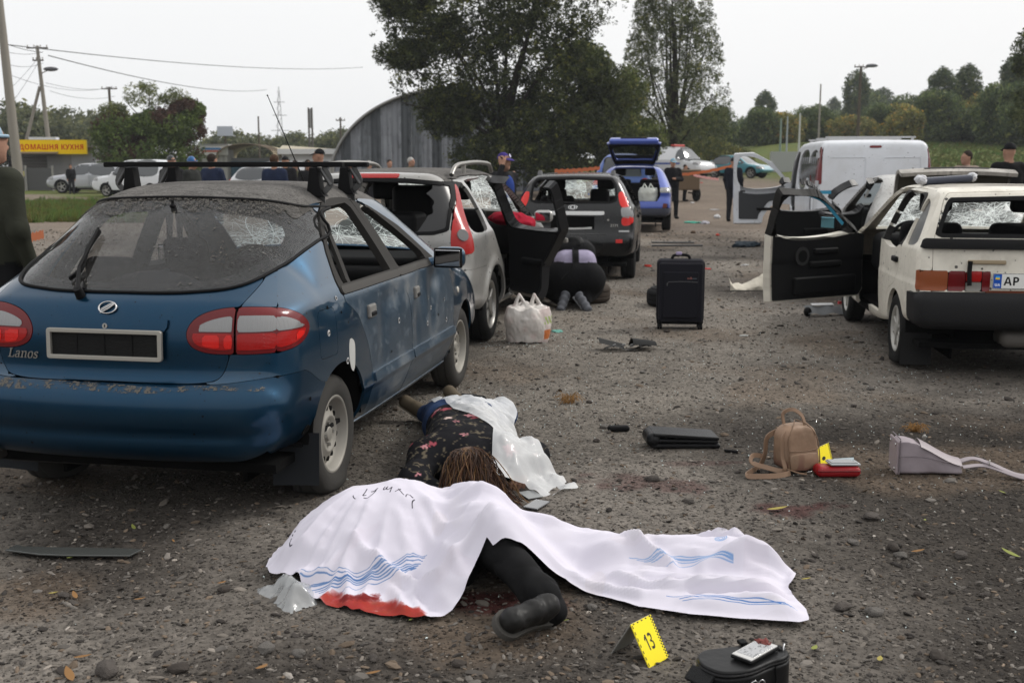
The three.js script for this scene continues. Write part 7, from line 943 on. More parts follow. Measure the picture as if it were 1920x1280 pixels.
// beige rucksack
{ const s = thing('backpack', 'beige leather backpack standing upright on the gravel', 'backpack', onG(1494, 884), 0.42), m = leather([0.235, 0.150, 0.098], 0.55), md = leather([0.20, 0.125, 0.08], 0.55);
  const tint = (x, y, z) => { const n = fbm(x * 14, y * 14, z * 14, 4), st = sst(0.60, 0.66, noise(x * 26 + 3, y * 22, z * 26)) * sst(0.14, 0.02, y); const k = (0.75 + 0.5 * n) * (0.86 + 0.14 * sst(0, 0.1, y)); return [lerp(0.245 * k, 0.13, st * 0.6), lerp(0.158 * k, 0.05, st * 0.6), lerp(0.104 * k, 0.04, st * 0.6)]; };
  const lean = y => -0.10 * y; const f = (x, y, z) => { const t = clamp(y / 0.27), hw = 0.118 * (1 - 0.06 * t) * (1 - 0.55 * sst(0.62, 1.05, t) ** 1.5), X = x - lean(y), dz = 0.068 * (1 - 0.28 * t); let d = Math.max(Math.hypot(Math.max(Math.abs(X) - hw + 0.045, 0), Math.max(Math.abs(z) - dz + 0.045, 0)) - 0.045, -y + 0.0, y - 0.262); d = smax(d, Math.max(-y, y - 0.262) + 0.02, 0.035); return d + 0.006 * (fbm(x * 22, y * 22, z * 22, 3) - 0.5) - 0.006 * Math.exp(-(((y - 0.105) / 0.02) ** 2)) * 0; };
  part('bag_body', surf(f, [-0.19, -0.02, -0.12], [0.16, 0.29, 0.12], 0.0058, tint), leatherV(), s);
  function leatherV() { const q = leather([1, 1, 1], 0.55); q.vertexColors = true; return q; }
  part('front_pocket', surf((x, y, z) => { const X = x - lean(y); let d = Math.max(Math.abs(X) - 0.096, Math.abs(y - 0.058) - 0.05, Math.abs(z - 0.062) - 0.016); return smax(d, ell(X, y, z, 0, 0.055, 0.055, 0.115, 0.075, 0.04), 0.02) + 0.003 * noise(x * 30, y * 30, z * 30); }, [-0.14, -0.02, 0.02], [0.13, 0.13, 0.11], 0.006, tint), leatherV(), s);
  part('seam', [tube([[-0.10, 0.02, 0.066], [-0.105, 0.12, 0.062], [-0.10, 0.19, 0.055], [-0.06, 0.245, 0.035], [-0.027, 0.263, 0.0]], 0.003, 30, 6), tube([[0.095, 0.02, 0.066], [0.085, 0.12, 0.062], [0.065, 0.19, 0.055], [0.02, 0.245, 0.035], [-0.02, 0.263, 0]], 0.003, 30, 6), tube([[-0.10, 0.118, 0.064], [0, 0.113, 0.069], [0.085, 0.118, 0.064]], 0.0028, 20, 6)], md, s);
  part('grab_handle', [ribbon([[-0.085, 0.245, -0.01], [-0.09, 0.30, -0.012], [-0.045, 0.318, 0.0], [0.005, 0.285, 0.015], [0.018, 0.235, 0.03]], 0.018, 0.006, V(0.2, 0.2, 1), 30)], m, s);
  part('strap', [ribbon([[-0.095, 0.20, -0.05], [-0.145, 0.17, -0.06], [-0.15, 0.08, -0.07], [-0.17, 0.02, -0.08], [-0.26, 0.012, -0.03], [-0.33, 0.012, 0.03], [-0.28, 0.014, 0.07], [-0.16, 0.010, 0.085], [-0.10, 0.012, 0.075]], 0.026, 0.006, V(0.15, 0.25, 1), 70)], m, s);
  part('strap', [ribbon([[-0.075, 0.215, 0.03], [-0.125, 0.19, 0.04], [-0.13, 0.09, 0.045], [-0.125, 0.025, 0.06], [-0.20, 0.035, 0.0], [-0.24, 0.05, -0.06], [-0.2, 0.07, -0.1], [-0.13, 0.06, -0.09]], 0.024, 0.006, V(0.1, 0.2, 1), 60)], m, s);
  part('strap_end', [ribbon([[-0.11, 0.03, 0.06], [-0.06, 0.012, 0.10], [-0.03, 0.008, 0.115]], 0.022, 0.005, V(0.3, 1, 0), 16)], md, s); part('buckle', (() => { const g = new THREE.TorusGeometry(0.016, 0.0022, 6, 18); g.rotateX(1.2); g.translate(-0.02, 0.02, 0.12); return g; })(), mChrome, s);
  part('zip_edge', [tube([[0.108, 0.03, 0.0], [0.10, 0.14, 0.0], [0.075, 0.21, 0.0], [0.03, 0.252, 0.0]], 0.005, 30, 6)], md, s); }
// evidence markers: a folded yellow card
function marker(label, no, M) { // M: corners top-left, top-right, bottom-right, bottom-left of the front leaf
  const t = canvasTex(512, 720, (c, w, h) => { c.fillStyle = '#f0dc16'; c.fillRect(0, 0, w, h); c.fillStyle = '#17160f'; const e = 26, n = 14; for (let i = 0; i < n; i++) { c.fillRect(w - e * 2, h / n * i, e, h / n / 2); c.fillRect(w - e, h / n * (i + 0.5), e, h / n / 2); } for (let i = 0; i < 7; i++) c.fillRect(10, h / 7 * i + 30, 20, 50); for (let i = 0; i < 5; i++) c.fillRect(w / 5 * i + 40, 8, 40, 20); if (no) { c.save(); c.translate(w * 0.46, h * 0.68); c.scale(0.78, 1.5); c.font = 'bold 240px sans-serif'; c.textAlign = 'center'; c.fillText(no, 0, 0); c.restore(); } else { c.beginPath(); c.arc(w * 0.4, h * 0.62, 70, 0, 6.3); c.fill(); } });
  const [a, b, d, e] = M, g = thing('evidence_marker', label, 'marker'), n = b.clone().sub(a).cross(e.clone().sub(a)).normalize(); if (n.z < 0) n.negate();
  const leaf = (p, q, r, s, off) => { const o = n.clone().multiplyScalar(off), pts = [p, q, r, s].map(v => v.clone().add(o)), G_ = new THREE.BufferGeometry(); G_.setAttribute('position', new THREE.Float32BufferAttribute(pts.flatMap(v => [v.x, v.y, v.z]), 3)); G_.setAttribute('uv', new THREE.Float32BufferAttribute([0, 1, 1, 1, 1, 0, 0, 0], 2)); G_.setIndex([0, 2, 1, 0, 3, 2]); G_.computeVertexNormals(); return G_; };
  const slab = (p, q, r, s) => { const c = [p, q, r, s], nn = q.clone().sub(p).cross(s.clone().sub(p)).normalize().multiplyScalar(0.0016), v = [...c.map(k => k.clone().sub(nn)), ...c.map(k => k.clone().add(nn))], f = [[0, 1, 2, 3], [4, 7, 6, 5], [0, 4, 5, 1], [1, 5, 6, 2], [2, 6, 7, 3], [3, 7, 4, 0]], pos = []; for (const [i, j, k, l] of f) for (const m of [i, j, k, i, k, l]) pos.push(v[m].x, v[m].y, v[m].z); const G_ = new THREE.BufferGeometry(); G_.setAttribute('position', new THREE.Float32BufferAttribute(pos, 3)); G_.computeVertexNormals(); return G_; };
  part('front_leaf', slab(a, b, d, e), std([0.75, 0.62, 0.03], 0.5), g); part('print', leaf(a, b, d, e, 0.0022), std([1, 1, 1], 0.5, 0, { map: t }), g);
  const back_ = V(a.x * 2 - e.x, e.y, a.z * 2 - e.z), back2_ = V(b.x * 2 - d.x, d.y, b.z * 2 - d.z); part('rear_leaf', slab(a, b, back2_, back_), std([0.22, 0.215, 0.20], 0.6), g); return g;
}
{ const e = G(1217, 1253, 0.002), d = G(1254, 1232, 0.002), w = d.clone().sub(e), bk = V(-w.z, 0, w.x).normalize(); if (bk.z > 0) bk.negate(); const up = V(0, 0.122, 0).addScaledVector(bk, 0.075), a = e.clone().add(up), b = d.clone().add(up); marker('yellow evidence marker with the number 13 beside the black handbag', '13', [a, b, d, e]); }
{ const e = G(1538, 878, 0.002), d = G(1562, 866, 0.002), w = d.clone().sub(e), bk = V(-w.z, 0, w.x).normalize(); if (bk.z < 0) bk.negate(); const up = V(0, 0.10, 0).addScaledVector(bk, -0.03), a = e.clone().add(up), b = d.clone().add(up); marker('yellow evidence marker half hidden behind the beige backpack', '', [a, b, d, e]); }
// red purse and phone on it
{ const p = onG(1574, 899), s = thing('purse', 'red leather purse lying before the beige backpack', 'purse', [p[0], p[1], p[2] - 0.05], 0.03); part('purse_body', rb(0.225, 0.055, 0.105, 0.026, 0, 0.028, 0, 0, 0, 0, 5), leather([0.26, 0.006, 0.01], 0.3), s); part('zip', tube([[-0.11, 0.03, 0.02], [-0.1, 0.036, 0.052], [0, 0.036, 0.0535], [0.1, 0.036, 0.052], [0.11, 0.03, 0.02]], 0.0028, 30, 6), std([0.12, 0.01, 0.012], 0.4), s);
  const ph = thing('mobile_phone', 'phone with pale case lying on the red purse', 'phone', [p[0] + 0.03, p[1] + 0.062, p[2] - 0.05], 0.1); part('case', rb(0.155, 0.012, 0.08, 0.005, 0, 0.004, 0), std([0.42, 0.44, 0.45], 0.4), ph); part('screen', rb(0.137, 0.003, 0.068, 0.001, -0.004, 0.0115, 0), phy([0.01, 0.011, 0.012], 0.1, 0, { clearcoat: 1 }), ph); ph.rotation.z = -0.03;
  const p2 = solo('card', rb(0.1, 0.004, 0.06, 0.001), std([0.3, 0.36, 0.38], 0.4), 'pale card sticking out behind the phone on the red purse', 'card', [p[0] + 0.05, p[1] + 0.066, p[2] - 0.105], -0.3); p2.rotation.z = 0.15; }
// lilac grey handbag on its side
{ const p = onG(1682, 890), s = thing('handbag', 'lilac grey leather handbag lying on its side, base to the left', 'handbag', p, -0.10), m = leather([0.27, 0.235, 0.25], 0.5), dk = leather([0.17, 0.145, 0.158], 0.5);
  const tint = (x, y, z) => { const n = fbm(x * 10, y * 10, z * 10, 3); return [0.27, 0.232, 0.25].map(q => q * (0.75 + 0.5 * n)); }; const mv = leather([1, 1, 1], 0.5); mv.vertexColors = true;
  const f = (x, y, z) => { const t = clamp(x / 0.33), h = lerp(0.175, 0.055, sst(0.1, 1.05, t)) , dz = lerp(0.085, 0.045, t); let d = Math.max(-x, x - 0.335, -y + 0.002, y - h - 0.02, Math.abs(z + 0.06) - dz); d = smax(d, Math.max(y - h, Math.abs(z + 0.06) - dz + 0.012), 0.03); return d + 0.010 * (fbm(x * 12 + 4, y * 16, z * 14, 3) - 0.5) * sst(0.05, 0.2, x) + 0.012 * Math.sin(y * 70 + x * 14) * sst(0.16, 0.3, x) * sst(0, 0.05, z + 0.06) * 0.5; };
  part('bag_body', surf(f, [-0.03, -0.015, -0.17], [0.37, 0.22, 0.06], 0.0062, tint), mv, s);
  part('base_panel', [rb(0.012, 0.172, 0.165, 0.01, -0.004, 0.092, -0.06)], leather([0.30, 0.25, 0.265], 0.5), s);
  for (const [y, z] of [[0.03, -0.01], [0.155, -0.01], [0.03, -0.11], [0.155, -0.11]]) part('stud', sph(0.007, -0.012, y, z, 0.7, 1, 1, 10), mChrome, s);
  part('flap', [sheetFrom(16, 10, (a, b) => { const x = 0.11 + 0.215 * a, t = x / 0.33, y = lerp(0.175, 0.055, sst(0.1, 1.05, t)); return V(x, y + 0.012 + 0.006 * Math.sin(b * 3.1) - 0.02 * b ** 3, -0.12 + 0.13 * b * (1 - 0.2 * a)); })], leather([0.29, 0.25, 0.265], 0.45), s);
  part('seam', [tube([[0.004, 0.185, 0.024], [0.004, 0.008, 0.024]], 0.003, 10, 6), tube([[0.0, 0.10, 0.03], [0.12, 0.098, 0.018], [0.25, 0.07, 0.0]], 0.0025, 20, 6), tube([[0.004, 0.19, 0.02], [0.004, 0.19, -0.14]], 0.003, 10, 6)], dk, s);
  part('twist_lock', [sph(0.008, 0.13, 0.20, -0.02), bx(0.018, 0.01, 0.012, 0.128, 0.196, -0.015)], mSteel, s);
  part('strap', [ribbon([[0.31, 0.05, -0.08], [0.40, 0.068, -0.10], [0.47, 0.055, -0.06], [0.58, 0.02, 0.01], [0.70, 0.014, 0.02], [0.85, 0.014, -0.01]], 0.03, 0.007, V(0.05, 1, 0.25), 50)], m, s); part('strap', [ribbon([[0.33, 0.04, -0.03], [0.44, 0.045, -0.05], [0.60, 0.014, 0.05], [0.72, 0.012, 0.06], [0.86, 0.012, 0.05]], 0.022, 0.006, V(0, 1, 0.5), 50)], m, s); part('strap_ring', (() => { const g = new THREE.TorusGeometry(0.018, 0.003, 6, 20); g.rotateY(1.2); g.translate(0.47, 0.055, -0.06); return g; })(), mSteel, s); }
// black handbag in front with a phone on top
{ const P = V(...onG(1392, 1292)), s = thing('handbag', 'black leather handbag at the bottom edge with a phone lying on top', 'handbag', [P.x, 0, P.z], 0.28), m = leather([0.009, 0.009, 0.0095], 0.36);
  const sh = new THREE.Shape(); sh.moveTo(-0.125, -0.05); sh.bezierCurveTo(-0.15, -0.01, -0.135, 0.055, -0.08, 0.065); sh.lineTo(0.07, 0.06); sh.bezierCurveTo(0.12, 0.06, 0.145, 0.03, 0.14, 0.0); sh.bezierCurveTo(0.135, -0.03, 0.11, -0.04, 0.08, -0.045); sh.bezierCurveTo(0.03, -0.055, 0.0, -0.085, -0.05, -0.085); sh.bezierCurveTo(-0.09, -0.085, -0.115, -0.075, -0.125, -0.05);
  const ex = (d, bev, y) => { const g = new THREE.ExtrudeGeometry(sh, { depth: d, bevelEnabled: true, bevelSize: bev, bevelThickness: bev, bevelSegments: 5, curveSegments: 18 }); g.rotateX(-Math.PI / 2); g.translate(0, y, 0); return g; };
  part('bag_body', ex(0.066, 0.010, 0.012), m, s); part('lid', ex(0.006, 0.007, 0.094), leather([0.0105, 0.0105, 0.011], 0.33), s);
  { const pts = sh.getSpacedPoints(60).map(p => V(p.x * 1.05, 0.094, -p.y * 1.07)); part('piping', new THREE.TubeGeometry(new THREE.CatmullRomCurve3(pts, true), 140, 0.0045, 6, true), leather([0.016, 0.016, 0.017], 0.3), s); }
  part('shadow_seam', [tube([[0.075, 0.09, 0.058], [0.078, 0.05, 0.060], [0.075, 0.01, 0.058]], 0.0025, 12, 6)], mBlack, s);
  part('ring', (() => { const g = new THREE.TorusGeometry(0.016, 0.0028, 8, 24); g.rotateY(0.9); g.translate(0.142, 0.105, -0.01); return g; })(), mChrome, s); part('ring_tab', rb(0.02, 0.012, 0.03, 0.005, 0.128, 0.108, -0.012), m, s);
  part('clasp', [tube([[0.005, 0.062, 0.088], [0.014, 0.072, 0.092], [0.024, 0.058, 0.093], [0.016, 0.044, 0.093], [0.004, 0.052, 0.09]], 0.0025, 24, 6, true), tube([[-0.025, 0.064, 0.092], [-0.01, 0.072, 0.092], [0.002, 0.062, 0.09]], 0.0022, 14, 6)], mChrome, s); part('rivet', sph(0.006, -0.05, 0.05, 0.096, 1, 1, 0.6, 10), std([0.42, 0.32, 0.16], 0.35, 0.8), s);
  part('strap_tab', [rb(0.05, 0.012, 0.09, 0.005, -0.155, 0.075, 0.03, 0, 0.4, 0.7)], m, s); part('strap', [ribbon([[-0.14, 0.05, 0.02], [-0.20, 0.024, -0.01], [-0.29, 0.02, -0.03], [-0.37, 0.02, -0.005], [-0.37, 0.02, 0.05], [-0.3, 0.02, 0.10], [-0.16, 0.02, 0.13]], 0.026, 0.005, V(0.1, 0.25, 1), 60)], m, s); part('zip_puller', rb(0.024, 0.012, 0.03, 0.004, 0.035, 0.112, -0.074), mBlack, s);
  const ph = thing('mobile_phone', 'dusty phone with white bezel on the black handbag', 'phone', [P.x + 0.035, 0.112, P.z - 0.005], 0.78); part('case', rb(0.15, 0.012, 0.075, 0.008, 0, 0.004, 0, 0, 0, 0, 4), mBlack, ph); part('bezel', rb(0.142, 0.004, 0.068, 0.0015, 0, 0.011, 0), std([0.50, 0.49, 0.48], 0.3), ph); part('screen', rb(0.105, 0.003, 0.060, 0.001, 0.0, 0.0125, 0), phy([0.30, 0.30, 0.31], 0.12, 0, { clearcoat: 1, map: dataTex(128, 128, (u, v) => { const d = sst(0.64, 0.68, tnoise(u, v, 12, 77)); return [1 - d * 0.85, 1 - d * 0.85, 1 - d * 0.85]; }, true, [1, 1]) }), ph);
  part('dirt_clot', [surf((x, y, z) => ell(x, y, z, 0.058, 0.014, -0.01, 0.018, 0.006, 0.022) + 0.01 * (noise(x * 150, y * 150, z * 150) - 0.5), [0.03, 0.005, -0.045], [0.09, 0.03, 0.03], 0.003)], std([0.16, 0.05, 0.045], 0.8), ph); }
// small things around the lying person
{ const rp = (n, g, m, lab, cat, u, v, y, ry, rx = 0, rz = 0) => { const o = solo(n, g, m, lab, cat, onG(u, v, y), ry); o.rotation.set(rx, ry, rz, 'YXZ'); return o; };
  rp('mobile_phone', [rb(0.075, 0.009, 0.13, 0.004)], phy([0.05, 0.05, 0.055], 0.15, 0, { clearcoat: 1 }), 'dark cracked phone lying by the long brown hair', 'phone', 1006, 948, 0.012, -0.5);
  rp('card', rb(0.08, 0.003, 0.10, 0.001), std([0.22, 0.23, 0.23], 0.3), 'grey card under the tip of the milky film', 'card', 995, 928, 0.012, 0.5, 0.06);
  rp('glasses_case', rb(0.13, 0.035, 0.05, 0.016), mBlack, 'small black case on the gravel left of the clutch bag', 'case', 1160, 803, 0.018, 0.1);
  rp('pen', cyl(0.008, 0.008, 0.07, 0, 0, 0, 0, 0, Math.PI / 2), mBlack, 'short black stick on the gravel left of the beige backpack', 'stick', 1371, 848, 0.01, -0.4);
  rp('glove', surf((x, y, z) => ell(x, y, z, 0, 0.03, 0, 0.11, 0.04, 0.07) + 0.03 * (noise(x * 22, y * 22, z * 22) - 0.5), [-0.16, -0.01, -0.12], [0.16, 0.1, 0.12], 0.012), mBlack, 'crumpled black cloth behind the plastic film', 'cloth', 880, 755, 0, 0.3);
  // smoked wind deflector
  { const a = G(10, 1036, 0.03), b = G(262, 1040, 0.02), c = G(236, 1050, 0.006), d = G(44, 1022, 0.03); const pts = [[10, 1037, 0.012], [75, 1047, 0.008], [120, 1049.5, 0.006], [242, 1050.5, 0.006], [265, 1036, 0.012], [245, 1033, 0.016], [44, 1023, 0.03], [30, 1024, 0.02]].map(p => G(...p)); const sh = new THREE.Shape(pts.map(p => new THREE.Vector2(p.x, -p.z))); const g = new THREE.ExtrudeGeometry(sh, { depth: 0.004, bevelEnabled: true, bevelSize: 0.0015, bevelThickness: 0.0015, bevelSegments: 1 }); g.rotateX(-Math.PI / 2); g.translate(0, 0.022, 0); const o = solo('wind_deflector', g, phy([0.10, 0.105, 0.10], 0.2, 0, { clearcoat: 1, transmission: 0.35, thickness: 0 }), 'long smoked plastic strip lying on the ground at the left', 'plastic strip'); o.rotation.x = 0.0; }
  // black shards of trim
  { const t = thing('trim_piece', 'broken black plastic car trim lying on the gravel before the suitcase', 'plastic part', onG(1175, 658), 0.1), m = std([0.012, 0.012, 0.012], 0.55);
    part('plate', [sheetFrom(12, 8, (a, b) => V(-0.24 + 0.22 * a, 0.085 - 0.06 * a + 0.02 * Math.sin(b * 4), -0.10 + 0.14 * b * (1 - 0.3 * a))), sheetFrom(14, 6, (a, b) => V(-0.20 + 0.40 * a, 0.03 + 0.018 * Math.sin(a * 9), 0.04 + 0.06 * b))], m, t);
    part('curved_piece', [sheetFrom(14, 8, (a, b) => V(0.04 + 0.20 * a, 0.02 + 0.085 * Math.sin(b * 2.6) * (1 - 0.35 * a), -0.12 + 0.22 * b))], m, t); for (let k = 0; k < 5; k++) part('clip', bx(0.03, 0.02, 0.012, -0.12 + k * 0.075, 0.052, 0.075, 0, 0.5, 0.3), std([0.12, 0.12, 0.12], 0.4), t); }
  // pieces of bumper near the open door
  { const o = solo('bumper_piece', sheetFrom(36, 10, (a, b) => { const h = 0.07 + 0.14 * sst(0.35, 0.95, a) + (a < 0.1 ? 0.12 * (0.1 - a) / 0.1 : 0) + 0.04 * (fbm(a * 9, 3) - 0.5); return V(-0.30 + 0.58 * a, 0.012 + h * Math.pow(b, 0.8), 0.10 - 0.16 * b * b + 0.06 * fbm(a * 7, b * 3, 1)); }), std([0.50, 0.46, 0.38], 0.5), 'torn cream piece of car bumper on the ground left of the open door', 'car part', onG(1408, 545), 0.1); }
  { const o = solo('plastic_canister', [rb(0.10, 0.30, 0.14, 0.03, 0, 0.15, 0), cyl(0.025, 0.025, 0.03, 0, 0.31, 0)], std([0.45, 0.43, 0.38], 0.5), 'pale canister standing behind the cream piece of bumper', 'canister', onG(1447, 520), 0); }
  { const t = thing('panel_piece', 'grey and white torn door panel lying under the open white door', 'car part', onG(1545, 592), 0.16); part('board', [sheetFrom(12, 6, (a, b) => V(-0.19 + 0.40 * a, 0.03 + 0.07 * b + 0.01 * Math.sin(a * 12), 0.06 - 0.14 * b))], std([0.11, 0.115, 0.12], 0.5), t); part('white_card', [bx(0.24, 0.006, 0.05, 0.02, 0.112, -0.09, 0.3, 0, 0)], std([0.6, 0.6, 0.6], 0.6), t); part('end_cap', surf((x, y, z) => ell(x, y, z, 0, 0, 0, 0.04, 0.05, 0.05), [-0.06, -0.07, -0.07], [0.06, 0.07, 0.07], 0.012).translate(-0.18, 0.05, 0), mBlack, t); part('red_tip', bx(0.03, 0.03, 0.03, 0.2, 0.13, -0.06), std([0.5, 0.04, 0.05], 0.5), t); }
  for (const [u, v, lab, L, ry] of [[1270, 463, 'long dark trim strip lying on the ground beyond the suitcase, the front one', 1.0, 0.07], [1262, 458, 'long dark trim strip lying on the ground beyond the suitcase, the rear one', 0.85, -0.06]]) solo('trim_strip', rb(L, 0.03, 0.06, 0.012, 0, 0.02, 0), phy([0.03, 0.03, 0.032], 0.3, 0, { clearcoat: 0.5 }), lab, 'trim strip', onG(u, v), ry);
  { const b = G(1005, 568), a = G(975, 548, 0.25); solo('prop_rod', [rod([0, 0, 0], [a.x - b.x - 0.0, 0.22, a.z - b.z], 0.014), rod([0, 0, 0], [0.10, 0.11, 0.05], 0.012)], mBlack, 'bent black rod sticking out under the open black door', 'rod', [b.x - 0.05, 0.02, b.z]); }
  // litter beyond
  const lit = [[1300, 417, 'green and white litter heap by the crossover', [0.05, 0.30, 0.22], 0.5, 0.05], [1322, 418, 'grey crumpled wrapping beside the green litter', [0.35, 0.34, 0.37], 0.35, 0.08], [1345, 409, 'white crumpled paper beside the van door', [0.6, 0.6, 0.6], 0.22, 0.12], [1340, 394, 'thin pale scrap beyond the van door edge', [0.42, 0.42, 0.43], 0.3, 0.03], [1298, 386, 'pale paper scrap far down the yard', [0.5, 0.48, 0.46], 0.22, 0.05], [1346, 440, 'small red scrap near the van door', [0.4, 0.05, 0.03], 0.12, 0.05], [1315, 367, 'small red scrap farthest down the yard', [0.5, 0.06, 0.05], 0.14, 0.04], [1397, 500, 'white scrap of paper left of the cream bumper', [0.5, 0.5, 0.5], 0.14, 0.02], [1215, 503, 'red broken lamp pieces beside the black hatchback', [0.4, 0.03, 0.02], 0.16, 0.03], [1325, 507, 'red stick beside the suitcase', [0.45, 0.05, 0.05], 0.16, 0.02], [1400, 462, 'dark bundle of torn plastic before the saloon doors', [0.02, 0.03, 0.04], 0.6, 0.10], [1045, 622, 'teal crumbs of glass beside the carrier bag', [0.12, 0.32, 0.27], 0.16, 0.012], [1300, 437, 'brown clod in the middle of the yard', [0.09, 0.06, 0.04], 0.12, 0.06], [1395, 632, 'pale flat scrap right of the suitcase', [0.4, 0.4, 0.38], 0.09, 0.012]];
  lit.forEach(([u, v, lab, c, w, h], i) => { const p = onG(u, v); const g = surf((x, y, z) => ell(x, y, z, 0, h * 0.35, 0, w / 2, h * 0.65, w / 3) + h * 0.7 * (fbm(x / w * 5 + i * 7, y / h * 2, z / w * 5, 3) - 0.5), [-w * 0.7, -h * 0.3, -w * 0.6], [w * 0.7, h * 1.5, w * 0.6], Math.min(w, h * 3) / 16); solo('litter', g, std(c, 0.6), lab, 'litter', p, i); });
  for (const [u, v, lab, sc] of [[1715, 806, 'tuft of dry orange grass behind the lilac handbag', 0.055], [1066, 756, 'tuft of dry orange grass right of the plastic film', 0.07]]) { const r = rng(u), gs = []; for (let i = 0; i < 46; i++) { const a = r() * 6.283, q = r(), L = sc * (0.6 + r()); gs.push(tube([[q * sc * 0.5 * Math.cos(a), 0, q * sc * 0.5 * Math.sin(a)], [Math.cos(a) * L * 0.6, L * (0.4 + 0.5 * r()), Math.sin(a) * L * 0.6], [Math.cos(a + 0.4) * L * 1.1, L * 0.5 * r(), Math.sin(a + 0.4) * L]], 0.0016, 6, 3)); } solo('dry_tuft', gs, std([0.26, 0.14, 0.05], 0.9), lab, 'dry grass', onG(u, v)); }
  // stones and fallen leaves
  const sg = [rock(301, 2), rock(302, 2), rock(303, 2)], sm2 = [std([0.085, 0.075, 0.068], 0.95, 0, { bumpMap: bumpFine, bumpScale: 0.003 }), std([0.13, 0.12, 0.11], 0.95, 0, { bumpMap: bumpFine, bumpScale: 0.003 }), std([0.05, 0.043, 0.038], 0.95)]; sg.forEach(g => { const q = g.attributes.position, uv = new Float32Array(q.count * 2); for (let i = 0; i < q.count; i++) { uv[2 * i] = q.getX(i) * 0.5; uv[2 * i + 1] = q.getZ(i) * 0.5 + q.getY(i); } g.setAttribute('uv', new THREE.BufferAttribute(uv, 2)); });
  let first; const st = [[1634, 970, 0.038], [1676, 1022, 0.032], [1690, 1036, 0.026], [1803, 1038, 0.030], [1726, 1112, 0.022], [1640, 1148, 0.03], [1110, 1145, 0.022], [1224, 904, 0.032], [1162, 903, 0.014], [1600, 1012, 0.026], [1580, 1140, 0.03], [1118, 828, 0.022], [1134, 803, 0.03], [1142, 812, 0.018], [1105, 756, 0.02], [1633, 732, 0.03], [200, 1268, 0.045], [335, 1262, 0.03], [500, 1222, 0.032], [120, 1122, 0.02], [420, 1110, 0.022], [560, 1232, 0.025], [1850, 1110, 0.02], [1760, 1232, 0.028], [1205, 700, 0.022], [1390, 715, 0.025], [1250, 625, 0.03], [1470, 690, 0.025], [700, 1240, 0.02], [860, 1250, 0.022]];
  st.forEach(([u, v, s], i) => { const p = onG(u, v), o = solo('stone', sg[i % 3], sm2[(i * 2 + (i > 5)) % 3], 'angular grey-brown stone lying in the loose gravel', 'stone', [p[0], p[1] + s * 0.3, p[2]], i * 1.3, 'stones in the loose gravel'); o.scale.setScalar(s); });
  const lf = () => { const s = new THREE.Shape(); s.moveTo(-1, 0); s.bezierCurveTo(-0.4, 0.42, 0.4, 0.36, 1, 0); s.bezierCurveTo(0.4, -0.36, -0.4, -0.42, -1, 0); const g = new THREE.ShapeGeometry(s, 8), p = g.attributes.position; for (let i = 0; i < p.count; i++) p.setZ(i, 0.25 * p.getY(i) ** 2 * 2 + 0.12 * p.getX(i) ** 2); g.rotateX(-Math.PI / 2); g.computeVertexNormals(); return g; }; const lg = lf(), lm = [std([0.20, 0.22, 0.06], 0.7), std([0.30, 0.25, 0.07], 0.7), std([0.22, 0.12, 0.05], 0.8)];
  [[1458, 955, 0.05, 1], [1896, 1036, 0.045, 0], [1527, 1220, 0.03, 0], [1512, 1086, 0.02, 1], [250, 995, 0.028, 0], [132, 1052, 0.022, 0], [100, 1120, 0.02, 1], [325, 1022, 0.014, 2], [415, 1100, 0.025, 2], [262, 1130, 0.022, 2], [140, 1124, 0.03, 2], [490, 1260, 0.03, 2], [155, 1240, 0.03, 2], [130, 1275, 0.045, 2], [1375, 992, 0.02, 1], [1722, 1030, 0.03, 2], [975, 1190, 0.02, 1], [770, 1168, 0.015, 0], [1060, 1172, 0.014, 0], [1880, 925, 0.02, 0], [1650, 1240, 0.03, 1], [700, 1270, 0.025, 2], [1240, 1090, 0.018, 1], [1735, 975, 0.02, 0]].forEach(([u, v, s, k], i) => { const p = onG(u, v), o = solo('fallen_leaf', lg, lm[k], ['small yellow-green leaf fallen on the gravel', 'yellowed leaf fallen on the gravel', 'dry brown leaf fallen on the gravel'][k], 'leaf', [p[0], p[1] + 0.012, p[2]], i * 2.1, ['fallen green leaves', 'fallen yellow leaves', 'fallen brown leaves'][k]); o.scale.setScalar(s); o.rotation.z = 0.15; });
}

// ---------- buildings, poles, trees ----------
const gp = (u, Z, dy = 0) => { const p = U(u, 310, Z); return V(p.x, terrain(p.x, p.z) + dy, p.z); };
const mConc = std([0.24, 0.22, 0.19], 0.9), mWood = std([0.085, 0.07, 0.055], 0.9);
const streaks = (base, seed, f = 3) => dataTex(256, 256, (u, v) => { const a = tnoise(u, v * 0.25, f * 5, seed), b = tnoise(u, v, 14, seed + 3), k = 0.72 + 0.5 * a + 0.2 * (b - 0.5) - 0.25 * sst(0.6, 0.7, tnoise(u, v * 0.3, f * 8, seed + 9)); return base.map(q => q * k); }, true, [0.3, 0.3]);
